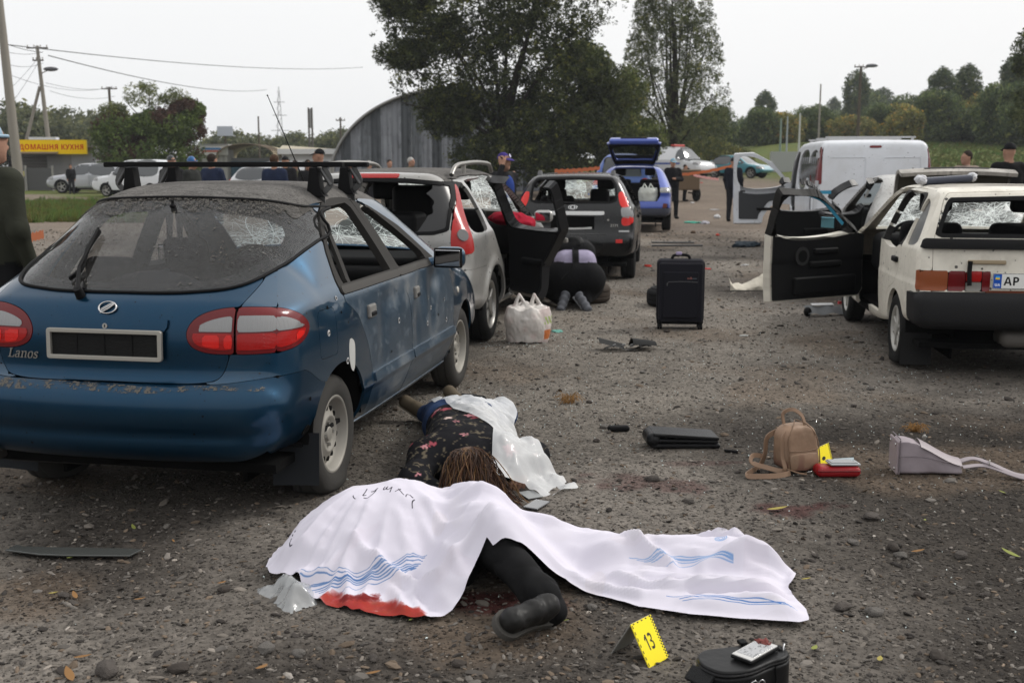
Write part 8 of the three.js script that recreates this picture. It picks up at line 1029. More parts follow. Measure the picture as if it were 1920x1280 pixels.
// arched hangar: gable wall of upright sheets under a corrugated vault
{
  const Z = 68, c = gp(848, Z), R0 = 7.5, H = 6.1, s = thing('hangar', 'grey arched metal hangar with upright corrugated sheets, behind the big tree', 'hangar', [c.x, 0, c.z], 0);
  const top = x => H * Math.sqrt(Math.max(0, 1 - (x / R0) ** 2)) ** 0.9, ms = [std([1, 1, 1], 0.6, 0.2, { map: streaks([0.27, 0.285, 0.31], 1) }), std([1, 1, 1], 0.6, 0.2, { map: streaks([0.17, 0.185, 0.20], 2) }), std([1, 1, 1], 0.6, 0.2, { map: streaks([0.10, 0.11, 0.12], 3) })];
  const w = 0.62; let k = 0; for (let x = -R0 + 0.05; x < R0 - w; x += w, k++) { const pos = [], uv = [], n = 12; const col = []; for (let i = 0; i <= n; i++) { const xx = x + w * i / n, zz = 0.035 * Math.cos(i / n * Math.PI * 4) + (k % 2) * 0.03; col.push([xx, zz]); } for (let i = 0; i < n; i++) { const [a, za] = col[i], [b, zb] = col[i + 1], ha = Math.max(0.2, top(a) - 0.05), hb = Math.max(0.2, top(b) - 0.05); for (const p of [[a, 0, za], [b, 0, zb], [b, hb, zb], [a, 0, za], [b, hb, zb], [a, ha, za]]) { pos.push(...p); uv.push(p[0], p[1]); } } const g = new THREE.BufferGeometry(); g.setAttribute('position', new THREE.Float32BufferAttribute(pos, 3)); g.setAttribute('uv', new THREE.Float32BufferAttribute(uv, 2)); g.computeVertexNormals(); part('wall_sheet', g, ms[[0, 2, 0, 1, 2, 0, 0, 2, 1][k % 9]], s); }
  part('vault', sheetFrom(60, 120, (a, b) => { const t = Math.PI * (1 - a), x = R0 * Math.cos(t) * 1.01, y = top(R0 * Math.cos(t)) * 1.012 + 0.02 + 0.03 * Math.cos(b * 400); return V(x, y, -26 * b + 0.25); }), std([0.19, 0.19, 0.19], 0.6, 0.3), s);
  part('edge_trim', [tube(Array.from({ length: 33 }, (_, i) => { const x = R0 * Math.cos(Math.PI * (1 - i / 32)); return [x * 1.01, top(x) * 1.01, 0.24]; }), 0.09, 80, 6)], std([0.26, 0.26, 0.25], 0.6), s);
}
// shop with the yellow sign
{
  const Z = 72, p = gp(105, Z), s = thing('shop', 'low grey food kiosk under a yellow sign with red lettering', 'kiosk', [p.x, 0, p.z], 0.12), gm = std([1, 1, 1], 0.8, 0, { map: streaks([0.24, 0.24, 0.24], 7) });
  part('wall', [bx(4.6, 2.7, 3.5, 0.1, 1.35, -1.7)], gm, s); part('roof', bx(5.0, 0.16, 3.9, 0.1, 2.78, -1.6), std([0.2, 0.19, 0.18], 0.8), s); part('awning', [bx(2.6, 0.06, 1.3, -0.9, 2.42, 0.6, 0.18)], std([0.16, 0.13, 0.10], 0.8), s);
  part('shutter', Array.from({ length: 9 }, (_, i) => bx(1.5, 0.2, 0.04, -1.3, 0.3 + i * 0.22, 0.08, 0.15)), std([0.09, 0.085, 0.08], 0.7), s); part('side_panel', [bx(1.5, 2.3, 0.08, 1.75, 1.25, 0.1)], std([0.30, 0.31, 0.33], 0.7), s); part('roof_box', bx(1.7, 0.55, 0.8, -0.95, 3.1, -1), std([0.6, 0.62, 0.65], 0.7), s);
  const t = canvasTex(1024, 220, (c, w, h) => { c.fillStyle = '#f2c80c'; c.fillRect(0, 0, w, h); c.fillStyle = '#c1170f'; c.font = 'bold 118px sans-serif'; c.textAlign = 'center'; c.fillText('ДОМАШНЯ КУХНЯ', w / 2, 152, w - 70); });
  const sg = part('sign_board', bx(4.35, 0.92, 0.12, 0.0, 2.72, 0.75), std([0.5, 0.36, 0.03], 0.6), s); const pr = new THREE.PlaneGeometry(4.3, 0.88); pr.translate(0.0, 2.72, 0.815); part('sign_print', pr, std([1, 1, 1], 0.6, 0, { map: t }), sg);
  const f = thing('fence', 'dark metal gate and fence panels before the kiosk with the yellow sign', 'fence', [p.x - 0.6, 0, p.z + 4.5], 0.05); for (let i = 0; i < 3; i++) part('fence_panel', bx(1.55, 1.35, 0.05, -1.9 + i * 1.62, 0.72, 0), std([0.10, 0.10, 0.10], 0.7), f); for (let i = 0; i < 4; i++) part('post', bx(0.1, 1.55, 0.1, -2.7 + i * 1.62, 0.77, 0.04), std([0.32, 0.31, 0.29], 0.7), f); part('yellow_notice', bx(0.25, 0.3, 0.02, 0.4, 1.05, 0.04), std([0.5, 0.45, 0.15], 0.7), f);
}
{
  const Z = 76, s = thing('market_hall', 'blue walled market hall with arched translucent canopy', 'market hall', [gp(468, Z).x, 0, -Z], 0.02), blue = std([1, 1, 1], 0.8, 0, { map: streaks([0.085, 0.155, 0.20], 11) });
  for (let i = 0; i < 6; i++) part('wall_panel', bx(0.56, 1.75 + 0.0, 0.14, -1.55 + i * 0.58, 0.95, (i % 2) * 0.03), blue, s);
  part('side_wall', bx(8.6, 2.1, 4, 2.6, 1.0, -2.3), std([0.30, 0.31, 0.32], 0.8), s);
  part('canopy', sheetFrom(28, 10, (a, b) => { const t = Math.PI * a; return V(0.05 - 1.95 * Math.cos(t), 2.0 + 0.95 * Math.sin(t) ** 0.8, 1.6 - 6 * b); }), std([0.42, 0.36, 0.24], 0.6, 0, { transparent: true, opacity: 0.92 }), s);
  for (let i = 0; i < 7; i++) part('canopy_rib', tube(Array.from({ length: 13 }, (_, k) => { const t = Math.PI * k / 12; return [0.05 - 1.97 * Math.cos(t), 2.0 + 0.97 * Math.sin(t) ** 0.8, 1.55 - i * 0.6]; }), 0.035, 24, 5), std([0.16, 0.13, 0.10], 0.7), s);
  part('roof_slope', [sheetFrom(8, 2, (a, b) => V(1.9 + 4.9 * a, 2.95 - 0.35 * a - 0.45 * b, -2 + 2.2 * b))], std([0.40, 0.36, 0.28], 0.7), s);
}
{
  const Z = 75, p = gp(402, Z), s = thing('kiosk', 'white kiosk with blue and red band left of the blue wall', 'kiosk', [p.x, 0, p.z]); part('wall', bx(1.7, 2.6, 1.8, 0, 1.3, -0.9), std([1, 1, 1], 0.8, 0, { map: streaks([0.42, 0.42, 0.40], 13) }), s); part('fascia', bx(1.9, 0.62, 0.12, 0, 2.55, 0.06), std([0.62, 0.62, 0.60], 0.6), s); part('blue_band', bx(1.3, 0.14, 0.02, -0.15, 2.66, 0.13), std([0.08, 0.2, 0.4], 0.6), s); part('red_band', bx(1.3, 0.10, 0.02, -0.15, 2.5, 0.13), std([0.5, 0.12, 0.08], 0.6), s); part('roof', bx(2.0, 0.1, 2.1, 0, 2.92, -0.9), std([0.3, 0.3, 0.3], 0.7), s);
  const q = gp(578, 73), k = thing('kiosk', 'white glazed kiosk with flat roof beside the hangar', 'kiosk', [q.x, 0, q.z], -0.05); part('wall', bx(3.5, 2.25, 2.2, 0, 1.15, -1.1), std([0.50, 0.50, 0.49], 0.7), k); part('roof', bx(3.9, 0.34, 2.7, 0, 2.45, -1.0), std([0.62, 0.62, 0.61], 0.6), k); for (let i = 0; i < 4; i++) { const w = part('window', bx(0.56, 0.95, 0.06, -1.2 + i * 0.8, 1.35, 0.02), std([0.05, 0.06, 0.07], 0.2), k); part('frame', [bx(0.62, 0.05, 0.08, -1.2 + i * 0.8, 1.85, 0.03), bx(0.62, 0.05, 0.08, -1.2 + i * 0.8, 0.85, 0.03), bx(0.05, 1.0, 0.08, -1.52 + i * 0.8, 1.35, 0.03)], std([0.6, 0.6, 0.6], 0.6), w); }
  const b = gp(424, 82); const bb = thing('billboard', 'small blank pale billboard above the kiosks', 'billboard', [b.x, 0, b.z]); part('board', bx(1.15, 0.7, 0.08, 0, 4.05, 0), std([0.45, 0.48, 0.54], 0.7), bb); part('post', cyl(0.06, 0.07, 3.7, 0, 1.85, 0), mWood, bb);
  const ch = gp(584, 95); const cc = thing('stele', 'slim tall sign column rising behind the white kiosk', 'sign column', [ch.x, 0, ch.z]); part('leg', bx(0.14, 6.4, 0.14, -0.14, 3.2, 0), std([0.12, 0.11, 0.10], 0.8), cc); part('leg', bx(0.14, 6.4, 0.14, 0.14, 3.2, 0), std([0.12, 0.11, 0.10], 0.8), cc); part('panel', bx(0.12, 1.6, 0.05, 0, 5.5, 0), std([0.35, 0.35, 0.36], 0.7), cc);
}
// poles and wires
function pole(label, u, Z, h, r, o = {}) { const p = gp(u, Z), s = thing('utility_pole', label, 'utility pole', [p.x, p.y, p.z], o.turn || 0); part('post', rod([0, 0, 0], [(o.lean || 0) * h, h, 0], r, r * 0.62, 12), o.mat || mConc, s); const x = (o.lean || 0) * h;
  if (o.brace) part('brace', rod([o.brace, 0, 0.2], [x, h * 0.72, 0], r * 0.7, r * 0.55, 10), mConc, s); if (o.arms) for (const [y, L] of o.arms) { const a = part('crossarm', bx(L, 0.09, 0.09, x, h * y, 0), mWood, s); for (const q of [-0.45, -0.15, 0.15, 0.45]) part('insulator', cyl(0.035, 0.045, 0.16, x + q * L, h * y + 0.12, 0, 0, 0, 0, 8), std([0.35, 0.33, 0.3], 0.4), a); }
  if (o.lamp) { const [y, sx] = o.lamp, l = part('lamp_arm', tube([[x, h * y, 0], [x + sx * 0.35, h * y + 0.16, 0.05], [x + sx * 0.6, h * y + 0.26, 0.1]], 0.035, 12, 6), mSteel, s); part('lamp_head', sph(0.5, x + sx * 0.85, h * y + 0.36, 0.12, 1, 0.3, 0.42, 14).rotateZ(0), std([0.10, 0.10, 0.11], 0.5), l); } return s; }
pole('thick concrete pole with white painted foot at the left edge', 33, 66, 15, 0.30, { lean: -0.038 }); pole('concrete pole with slanting brace and lamp behind the yellow sign', 98, 74, 9.3, 0.17, { lean: -0.055, brace: -2.6, arms: [[0.985, 1.4], [0.90, 0.7]], lamp: [0.80, 1] }); pole('wooden pole with crossarm rising behind the leafy tree', 212, 92, 7.8, 0.16, { arms: [[0.98, 1.3], [0.78, 0.9]], mat: mWood });
pole('slim pole with crossarm far behind the kiosks', 640, 110, 6.2, 0.13, { arms: [[0.95, 0.9]], mat: mWood }); pole('slender far pole between the billboard and the canopy', 487, 120, 6.6, 0.13, { mat: mWood }); pole('tall lamp pole standing behind the white van', 1606, 92, 7.6, 0.16, { lamp: [0.955, 1], arms: [[0.99, 1.1]], mat: mWood }); pole('distant pole left of the tall lamp pole', 1533, 120, 6.2, 0.12, { mat: mConc }); pole('short white post near the van roof', 1497, 88, 4.2, 0.10, { mat: std([0.45, 0.46, 0.44], 0.8) }); pole('greenish post left of the white post', 1462, 84, 3.9, 0.10, { mat: std([0.22, 0.28, 0.24], 0.8) }); pole('pale thin post between the greenish and white posts', 1474, 90, 4.0, 0.09, { mat: std([0.32, 0.35, 0.36], 0.8) });
{ const p = gp(1735 - 265, 82); const w = solo('low_wall', [bx(2.1, 1.5, 0.2, 0, 0.75, 0)], std([0.34, 0.35, 0.34], 0.85), 'pale low wall panel between the far posts left of the van', 'wall', [p.x, p.y, p.z], 0.1);
  const wire = (lab, a, b, sag, r = 0.016) => { const n = 16, pts = []; for (let i = 0; i <= n; i++) { const t = i / n, q = a.clone().lerp(b, t); q.y -= sag * 4 * t * (1 - t); pts.push(q); } solo('power_line', tube(pts, r, 40, 5), std([0.10, 0.10, 0.10], 0.7), lab, 'power line', [0, 0, 0], 0, 'power lines across the left sky'); };
  const L = 'thin dark power line sagging across the left sky';
  wire(L, U(0, 82, 66), U(680, 126, 150), 0.7, 0.03); wire(L, U(0, 78, 66), U(78, 98, 74), 0.1, 0.02); wire(L, U(90, 104, 74), U(500, 168, 190), 1.0, 0.035); wire(L, U(12, 97, 66), U(80, 97, 74), 0.15, 0.014); wire(L, U(12, 120, 66), U(80, 118, 74), 0.2, 0.014); wire(L, U(12, 138, 66), U(210, 162, 92), 0.6, 0.014); wire(L, U(85, 155, 74), U(215, 163, 92), 0.3, 0.014); wire(L, U(92, 170, 74), U(215, 180, 92), 0.35, 0.014); wire(L, U(12, 172, 66), U(74, 104, 74), 0.1, 0.012); wire(L, U(16, 200, 66), U(76, 108, 74), 0.1, 0.012);
  // lattice mast far away
  const m = gp(527, 260), t = thing('lattice_mast', 'faint steel lattice mast far behind the kiosks', 'mast', [m.x, m.y, m.z]); const gs = []; const hh = 19; for (let k = 0; k < 4; k++) { const a = k * Math.PI / 2 + 0.6; gs.push(rod([Math.cos(a) * 1.3, 0, Math.sin(a) * 1.3], [Math.cos(a) * 0.12, hh, Math.sin(a) * 0.12], 0.11, 0.05, 5)); } part('leg', gs, std([0.30, 0.30, 0.31], 0.7), t); for (let y = 4; y < 18; y += 2) { const q = 1.3 * (1 - y / hh) + 0.12; part('brace', [rod([-q, y, q], [q * 0.85, y + 2, q * 0.85], 0.05, 0.05, 4), rod([q, y, q], [-q * 0.85, y + 2, q * 0.85], 0.05, 0.05, 4)], std([0.30, 0.30, 0.31], 0.7), t); } for (const y of [9, 12.5, 15.5]) part('crossarm', bx(4.2 - (y - 9) * 0.25, 0.14, 0.14, 0, y, 0), std([0.30, 0.30, 0.31], 0.7), t); }
// warning tape
{ const tape = (lab, pts, w, c) => solo('tape', ribbon(pts.map(p => [p.x, p.y, p.z]), w, 0.004, V(0, 1, 0.2), 50), c, lab, 'barrier tape'); const or = std([0.60, 0.16, 0.05], 0.5), rw = std([1, 1, 1], 0.5, 0, { map: canvasTex(64, 16, (c) => { c.fillStyle = '#e8e0dc'; c.fillRect(0, 0, 64, 16); c.fillStyle = '#d43a30'; c.fillRect(0, 0, 32, 16); }, [18, 1]) });
  const vt = (pts, w, mat, lab) => { const pos = [], idx = [], uv = []; pts.forEach((p, i) => { pos.push(p.x, p.y, p.z, p.x, p.y + w, p.z + 0.01); uv.push(i / pts.length, 0, i / pts.length, 1); if (i) { const a = 2 * i - 2; idx.push(a, a + 2, a + 1, a + 1, a + 2, a + 3); } }); const g = new THREE.BufferGeometry(); g.setAttribute('position', new THREE.Float32BufferAttribute(pos, 3)); g.setAttribute('uv', new THREE.Float32BufferAttribute(uv, 2)); g.setIndex(idx); g.computeVertexNormals(); solo('tape', g, mat, lab, 'barrier tape'); };
  const seg = (a, b, sag, n = 14) => Array.from({ length: n + 1 }, (_, i) => { const q = a.clone().lerp(b, i / n); q.y -= sag * 4 * (i / n) * (1 - i / n) - 0.01 * Math.sin(i * 2.3); return q; });
  vt(seg(U(1278, 330, 36), U(1372, 314, 34), 0.03), 0.09, or, 'orange barrier tape stretched before the police van'); vt(seg(U(1300, 330, 38), U(1348, 338, 38), 0.02), 0.08, rw, 'red and white barrier tape below the orange one'); vt(seg(U(1040, 324, 15.2), U(1125, 318, 15.9), 0.01, 22), 0.05, std([0.42, 0.12, 0.05], 0.5), 'crumpled orange tape on the roof of the black hatchback'); vt(seg(U(48, 452, 11), U(82, 446, 10.4), 0.01), 0.08, or, 'scrap of orange tape left of the blue hatchback'); }
{ const p = gp(1284, 44), s = thing('cart', 'small brown cart with a wheel behind the orange tape', 'cart', [p.x, p.y, p.z], 0.3); part('box', rb(0.95, 0.75, 0.9, 0.05, 0, 0.82, 0), std([0.12, 0.085, 0.055], 0.8), s); part('top', rb(1.0, 0.06, 0.95, 0.02, 0, 1.22, 0), std([0.2, 0.16, 0.12], 0.8), s); for (const x of [-0.5, 0.5]) part('wheel', (() => { const g = tyreGeo(0.28, 0.14, 0.12); g.translate(x, 0.28, 0.1); return g; })(), mRubber, s); part('tow_bar', rod([0, 0.35, 0.4], [0, 0.3, 1.4], 0.03), mBlack, s); }
// ---------- trees ----------
function leafClump(seed, n = 7) { const r = rng(seed), pos = [], nor = [], idx = []; for (let i = 0; i < n; i++) { const c = V(r() - 0.5, r() - 0.5, r() - 0.5).multiplyScalar(1.5), d = V(r() - 0.5, r() - 0.5, r() - 0.5).normalize(), s = V(r() - 0.5, r() - 0.5, r() - 0.5).cross(d).normalize(), L = 0.42 + 0.2 * r(), w = L * 0.36, nn = d.clone().cross(s); const b = pos.length / 3; for (const p of [c.clone().addScaledVector(d, -L), c.clone().addScaledVector(s, w).addScaledVector(nn, 0.08), c.clone().addScaledVector(d, L), c.clone().addScaledVector(s, -w).addScaledVector(nn, 0.08)]) { pos.push(p.x, p.y, p.z); nor.push(nn.x, nn.y, nn.z); } idx.push(b, b + 2, b + 1, b, b + 3, b + 2); } const g = new THREE.BufferGeometry(); g.setAttribute('position', new THREE.Float32BufferAttribute(pos, 3)); g.setAttribute('normal', new THREE.Float32BufferAttribute(nor, 3)); g.setIndex(idx); return g; }
const clumps = [leafClump(1), leafClump(2)], mLeaf = phy([1, 1, 1], 1.0, 0, { transmission: 0.4, thickness: 0, specularIntensity: 0.3 });
function crown(parent, n, size, place, tint, seed, name = 'crown') { const r = rng(seed), I = shade(new THREE.InstancedMesh(clumps[seed & 1], mLeaf, n)), m = new THREE.Matrix4(), q = new THREE.Quaternion(), e = new THREE.Euler(), c = new THREE.Color(); for (let i = 0; i < n; i++) { let p; do p = place(r); while (!p); e.set(r() * 6.3, r() * 6.3, r() * 6.3); q.setFromEuler(e); const s = size * (0.65 + 0.7 * r()); m.compose(V(...p), q, V(s, s, s)); I.setMatrixAt(i, m); c.setRGB(...tint(r, p)); I.setColorAt(i, c); } I.name = name; parent.add(I); return I; }
const inBlobs = (B, hole = 0.42, f = 0.9, o = 0) => r => { const b = B[Math.floor(r() * B.length)], a = V(r() * 2 - 1, r() * 2 - 1, r() * 2 - 1), L = a.length(); if (L > 1 || L < 0.15) return null; if (r() > 0.25 + 0.75 * L) return null; const p = [b[0] + a.x * b[3], b[1] + a.y * b[4], b[2] + a.z * b[3]]; return fbm(p[0] * f + o, p[1] * f, p[2] * f, 2) < hole ? null : p; };
const green = (d, l, y, br = 1.9) => (r, p) => { const t = r(), k = 0.7 + 0.6 * r(); const c = t < 0.55 ? d : t < 0.93 ? l : y; return c.map(q => q * k * br); };
function limbs(parent, base, tips, r0, mat = mWood, seed = 1) { const r = rng(seed); for (const t of tips) { const b = V(...base), e = V(...t), m = b.clone().lerp(e, 0.45).add(V((r() - 0.5) * 0.8, 0.3, (r() - 0.5) * 0.8)); const pts = [b, m, e], c = new THREE.CatmullRomCurve3(pts), g = new THREE.TubeGeometry(c, 14, 1, 6), p = g.attributes.position; for (let i = 0; i <= 14; i++) { const cc = c.getPoint(i / 14), rad = r0 * (1 - 0.85 * i / 14); for (let k = 0; k <= 6; k++) { const j = i * 7 + k; p.setXYZ(j, cc.x + (p.getX(j) - cc.x) * rad, cc.y + (p.getY(j) - cc.y) * rad, cc.z + (p.getZ(j) - cc.z) * rad); } } part('limb', g, mat, parent); } }
const mBark = std([0.028, 0.023, 0.019], 0.95);
{ // the great dark tree before the hangar
  const p = gp(935, 57), s = thing('tree', 'large dark green tree with drooping branches before the hangar', 'tree', [p.x, p.y, p.z]);
  part('trunk', [rod([0, 0, 0], [0.2, 3, 0], 0.34, 0.24), rod([0.3, 0, 0.2], [1.3, 3.4, 0.1], 0.22, 0.15), rod([-0.2, 0, 0], [-1.0, 3.2, 0.2], 0.22, 0.14)], mBark, s);
  limbs(s, [0.2, 2.6, 0], [[-4.6, 6.5, 0.5], [-3, 8.8, 1], [-1.2, 10.5, 0], [0.6, 11, -1], [2.4, 10.4, 0.5], [4.2, 8.6, 0], [5.3, 6.2, 0.6], [-4.8, 4.6, 1.5], [1.5, 8, 2.5], [3.1, 7, 2], [2.0, 9.5, 1.2], [1.0, 6.5, 1.8], [-2.2, 7.4, 1.5]], 0.16, mBark, 3);
  const B = [[0.5, 3.2, 0.4, 3.6, 2.1], [2.6, 3.3, 0.4, 3.2, 2.2], [-2.2, 6.2, 0, 3.4, 2.4], [1.2, 6.6, 0.3, 3.6, 2.6], [3.4, 6.0, 0, 2.4, 2.6], [-0.8, 9.3, 0, 4.0, 2.4], [2.4, 9.6, 0, 3.4, 2.4], [-3.6, 8.4, 0, 2.2, 1.6], [4.4, 3.2, 1, 2.0, 2.0], [-2.4, 4.2, 0.8, 1.5, 1.4], [0.8, 1.8, 1.4, 3.2, 1.4], [0.5, 11.5, 0, 4.6, 2], [-4.4, 7.0, 0.5, 1.2, 0.7], [-4.5, 9.6, 0.3, 1.3, 0.8], [5.2, 5.2, 0.4, 1.1, 1.4]];
  crown(s, 17500, 0.17, inBlobs(B, 0.47, 1.5, 3), green([0.020, 0.027, 0.010], [0.050, 0.062, 0.018], [0.115, 0.120, 0.028], 1.25), 4);
  crown(s, 4200, 0.16, r => { const a = inBlobs(B.slice(5), 0.46, 1.8, 9)(r); if (!a) return null; const x = a[0] - 0.5, d = Math.hypot(x, 0); return [0.5 + x * 1.12, a[1], a[2]]; }, green([0.03, 0.038, 0.014], [0.06, 0.072, 0.022], [0.10, 0.11, 0.03], 1.3), 7);
  const q = gp(1262, 74), t = thing('tree', 'tall open poplar-like tree with rising branches, right of the great tree', 'tree', [q.x, q.y, q.z]);
  part('trunk', [rod([0, 0, 0], [0.1, 5, 0], 0.3, 0.2), rod([0.1, 5, 0], [-0.3, 11.5, 0], 0.2, 0.05)], mBark, t); const tips = [], rq = rng(8); for (let i = 0; i < 24; i++) { const a = rq() * 6.28, h = 4 + rq() * 8, w = 3.3 * (1 - (h - 4) / 10); tips.push([Math.cos(a) * w, h + 1, Math.sin(a) * w * 0.8]); } limbs(t, [0.05, 1.6, 0], tips, 0.10, mBark, 5);
  const fan = (r) => { const y = 1.0 + 14 * Math.pow(r(), 0.85), w = (y < 4 ? 3.2 + 0.25 * (y - 1) : 4.0 * Math.pow(Math.max(0.02, 1 - (y - 4) / 11.5), 0.5)), a = r() * 6.28, q2 = Math.pow(r(), 0.42) * w, pp = [Math.cos(a) * q2 - 0.3 * (y / 12), y + 0.35 * Math.sin(a * 5), Math.sin(a) * q2]; return fbm(pp[0] * 1.5 + 4, pp[1] * 0.9, pp[2] * 1.5, 2) < 0.47 ? null : pp; };
  crown(t, 9800, 0.16, fan, green([0.034, 0.042, 0.018], [0.07, 0.08, 0.03], [0.12, 0.12, 0.04], 1.7), 11);
  const bu = gp(1120, 62), b1 = thing('tree', 'bushy tree between the great tree and the poplar-like tree', 'tree', [bu.x, bu.y, bu.z]); part('trunk', rod([0, 0, 0], [0, 3, 0], 0.16, 0.08), mBark, b1); crown(b1, 5600, 0.19, inBlobs([[0, 3.4, 0, 2.5, 1.6], [0.8, 5.2, 0, 2.0, 1.6], [1.6, 2.6, 0.4, 2.2, 1.4], [-0.8, 6.6, 0, 1.6, 1.4]], 0.40, 0.9, 2), green([0.036, 0.046, 0.017], [0.075, 0.09, 0.028], [0.15, 0.14, 0.04]), 12);
  const ab = gp(1325, 80), b2 = thing('shrub', 'yellowing shrub at the foot of the poplar-like tree', 'shrub', [ab.x, ab.y, ab.z]); part('stem', rod([0, 0, 0], [0, 1.2, 0], 0.08, 0.04), mBark, b2); crown(b2, 2600, 0.2, inBlobs([[0, 1.5, 0, 2.0, 1.2], [1.8, 1.2, 0, 1.6, 0.9], [-1.6, 1.4, 0, 1.6, 1.0]], 0.36, 0.9, 5), green([0.05, 0.055, 0.02], [0.11, 0.11, 0.035], [0.2, 0.15, 0.04]), 13);
  const lt = gp(282, 70), l1 = thing('tree', 'wide leafy green tree with reddish leaves beside the yellow sign', 'tree', [lt.x, lt.y, lt.z]); part('trunk', rod([0, 0, 0], [0.1, 3, 0], 0.2, 0.1), mBark, l1); limbs(l1, [0.1, 2.2, 0], [[-1.6, 5.8, 0], [0.3, 6.6, 0.2], [1.8, 6.4, 0.1], [2.7, 5.4, 0]], 0.08, mBark, 4);
  crown(l1, 8200, 0.19, inBlobs([[0, 2.4, 0, 3.4, 1.6], [-1.4, 3.6, 0, 2.2, 1.2], [1.3, 3.9, 0, 2.3, 1.3], [0, 1.2, 0.5, 3.3, 1.1], [2.4, 4.9, 0, 1.1, 0.7]], 0.36, 0.8, 8), (r, p) => { const red = fbm(p[0] * 0.7 + 30, p[1] * 0.7, p[2] * 0.7, 2) > 0.56 && p[1] > 2.0, k = 0.7 + 0.6 * r(); return (red ? [0.055, 0.030, 0.022] : r() < 0.5 ? [0.045, 0.065, 0.02] : [0.085, 0.115, 0.03]).map(q2 => q2 * k * 1.6); }, 14);
  crown(l1, 700, 0.16, inBlobs([[-0.2, 5.9, 0, 1.3, 0.8], [1.9, 5.7, 0, 1.1, 0.6], [-2.2, 4.9, 0, 0.9, 0.5]], 0.46, 1.5, 3), green([0.05, 0.06, 0.02], [0.08, 0.09, 0.03], [0.12, 0.13, 0.04]), 15);
  const re = gp(1985, 58), l2 = thing('tree', 'dark tree reaching in from the right edge', 'tree', [re.x, re.y, re.z]); part('trunk', rod([0, 0, 0], [0.1, 5, 0], 0.25, 0.12), mBark, l2); limbs(l2, [0, 2.5, 0], [[-2.2, 6.4, 0], [-1.8, 4.8, 0.3], [-1.4, 8, 0]], 0.09, mBark, 6); crown(l2, 4600, 0.18, inBlobs([[-0.4, 6.6, 0, 2.3, 1.8], [-0.6, 3.8, 0, 2.2, 1.6], [-1.9, 6.0, 0, 0.9, 0.6], [0.4, 8.2, 0, 1.6, 1.2]], 0.42, 1.1, 6), green([0.028, 0.036, 0.016], [0.055, 0.065, 0.025], [0.09, 0.1, 0.03]), 16);
}
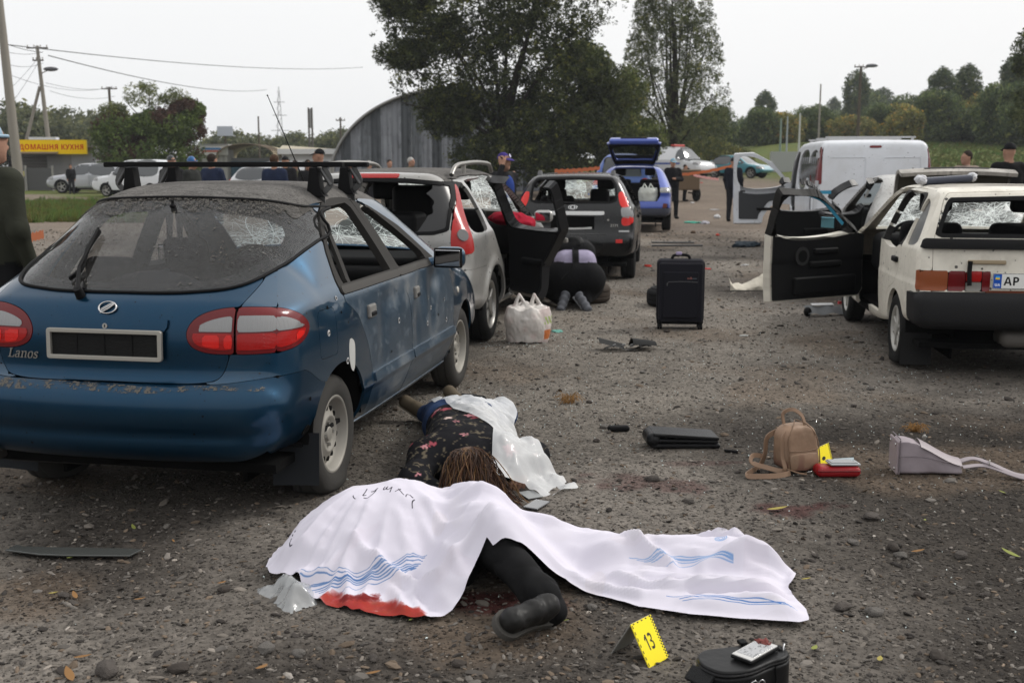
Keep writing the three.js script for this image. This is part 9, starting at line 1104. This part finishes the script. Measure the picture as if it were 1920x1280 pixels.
{ // woods: a few kinds, repeated
  const make = (name, label, B, n, d, l, y, seed, size, stem, grp) => { const s = thing(name, label, 'tree', [0, -50, 0], 0, grp); part('trunk', rod([0, 0, 0], [0, stem, 0], 0.2, 0.08, 7), mBark, s); crown(s, n, size, inBlobs(B, 0.36, 0.6, seed), green(d, l, y), seed); return s; };
  const kinds = [
    make('tree', 'round green tree standing in the wood on the slope', [[0, 4.2, 0, 3.4, 2.8], [1.4, 5.4, 0, 2.2, 1.8], [-1.5, 3.2, 0, 2.6, 2.0], [0, 2, 0, 3.2, 1.8]], 1900, [0.035, 0.05, 0.022], [0.07, 0.09, 0.03], [0.13, 0.14, 0.045], 21, 0.42, 3, 'round green trees on the wooded slope'),
    make('tree', 'yellowing tree standing in the wood on the slope', [[0, 3.2, 0, 3.2, 2.2], [1.6, 3.8, 0, 2.0, 1.5], [0, 1.6, 0, 3.4, 1.5]], 1700, [0.07, 0.075, 0.025], [0.14, 0.125, 0.035], [0.24, 0.15, 0.035], 22, 0.42, 2.5, 'yellowing trees on the wooded slope'),
    make('tree', 'tall slim dark tree standing in the wood on the slope', [[0, 7.4, 0, 1.8, 2.4], [0, 4.4, 0, 2.0, 2.6], [0.3, 2, 0, 2.0, 1.8]], 1700, [0.03, 0.042, 0.024], [0.055, 0.068, 0.03], [0.09, 0.10, 0.04], 23, 0.38, 5, 'tall slim trees on the wooded slope'),
    make('tree', 'dull green tree in the far row behind the kiosks', [[0, 3.4, 0, 3.2, 2.2], [2, 3.0, 0, 2.4, 1.8], [-2, 2.6, 0, 2.6, 1.8]], 1500, [0.045, 0.052, 0.03], [0.075, 0.08, 0.04], [0.12, 0.12, 0.05], 24, 0.42, 2.5, 'trees in the far row behind the kiosks')];
  const used = [0, 0, 0, 0], r = rng(61), put = (k, u, Z, sc) => { const p = gp(u, Z), o = used[k]++ ? dup(kinds[k], [p.x, p.y - 0.2, p.z], r() * 6) : kinds[k]; o.position.set(p.x, p.y - 0.2, p.z); o.rotation.y = r() * 6; o.scale.set(sc, sc * (0.85 + 0.3 * r()), sc); };
  for (let i = 0; i < 17; i++) put(r() < 0.42 ? 1 : 0, 1385 + i * 36 + r() * 20, 118 + r() * 22, (0.46 + 0.2 * r()) * (1 + i * 0.035));
  for (let i = 0; i < 17; i++) put([0, 2, 0, 1][i % 4], 1390 + i * 37 + r() * 26, 158 + r() * 40, (0.55 + 0.3 * r()) * (1 + i * 0.05));
  for (let i = 0; i < 15; i++) put(i % 3 === 0 ? 2 : 0, 1420 + i * 38 + r() * 26, 215 + r() * 70, (0.65 + 0.4 * r()) * (1 + i * 0.07));
  put(2, 1760, 124, 0.86); put(2, 1808, 126, 0.80); put(0, 1870, 112, 0.78); put(0, 1925, 108, 0.9); put(2, 1895, 116, 0.85); put(1, 1690, 116, 0.6); put(0, 1835, 120, 0.7);
  for (let i = 0; i < 9; i++) put(3, 10 + i * 24 + r() * 10, 118 + r() * 20, 1.0 + 0.35 * r());
  for (let i = 0; i < 10; i++) put(3, 395 + i * 28 + r() * 12, 128 + r() * 30, 0.85 + 0.3 * r());
  for (let i = 0; i < 4; i++) put(0, 1190 + i * 52, 108 + r() * 20, 0.6 + 0.3 * r());
}
{ // weeds along the left verge and on the slope
  const r = rng(70), g = (() => { const gs = []; for (let i = 0; i < 9; i++) { const a = r() * 6.28, t = new THREE.ConeGeometry(0.02, 0.3, 3, 1); t.translate(0, 0.15, 0); t.rotateX(0.5 * r()); t.rotateY(a); t.translate((r() - 0.5) * 0.2, 0, (r() - 0.5) * 0.2); gs.push(t); } return geo(gs); })(); const n = 9000, I = shade(new THREE.InstancedMesh(g, std([1, 1, 1], 0.9), n)), m = new THREE.Matrix4(), q = new THREE.Quaternion(), c = new THREE.Color(); let i = 0; while (i < n) { const L = r() < 0.35, d = L ? 30 + 16 * r() : 58 + 60 * r(), u = L ? r() * 330 - 60 : 1500 + r() * 480, p = gp(u, d); if (L && fbm(p.x * 0.4, p.z * 0.6, 0, 3) < 0.48) continue; q.setFromEuler(new THREE.Euler(0, r() * 6, 0)); const s = 0.5 + 0.9 * r(); m.compose(p, q, V(s, s * (0.4 + 0.5 * r()), s)); I.setMatrixAt(i, m); c.setRGB(0.06 + 0.05 * r(), 0.085 + 0.05 * r(), 0.03); I.setColorAt(i, c); i++; } I.name = numbered('weeds'); tag(I, 'green weeds and grass along the verge and slope', 'weeds', null, 'stuff'); scene.add(I); }

renderer.render(scene, camera);
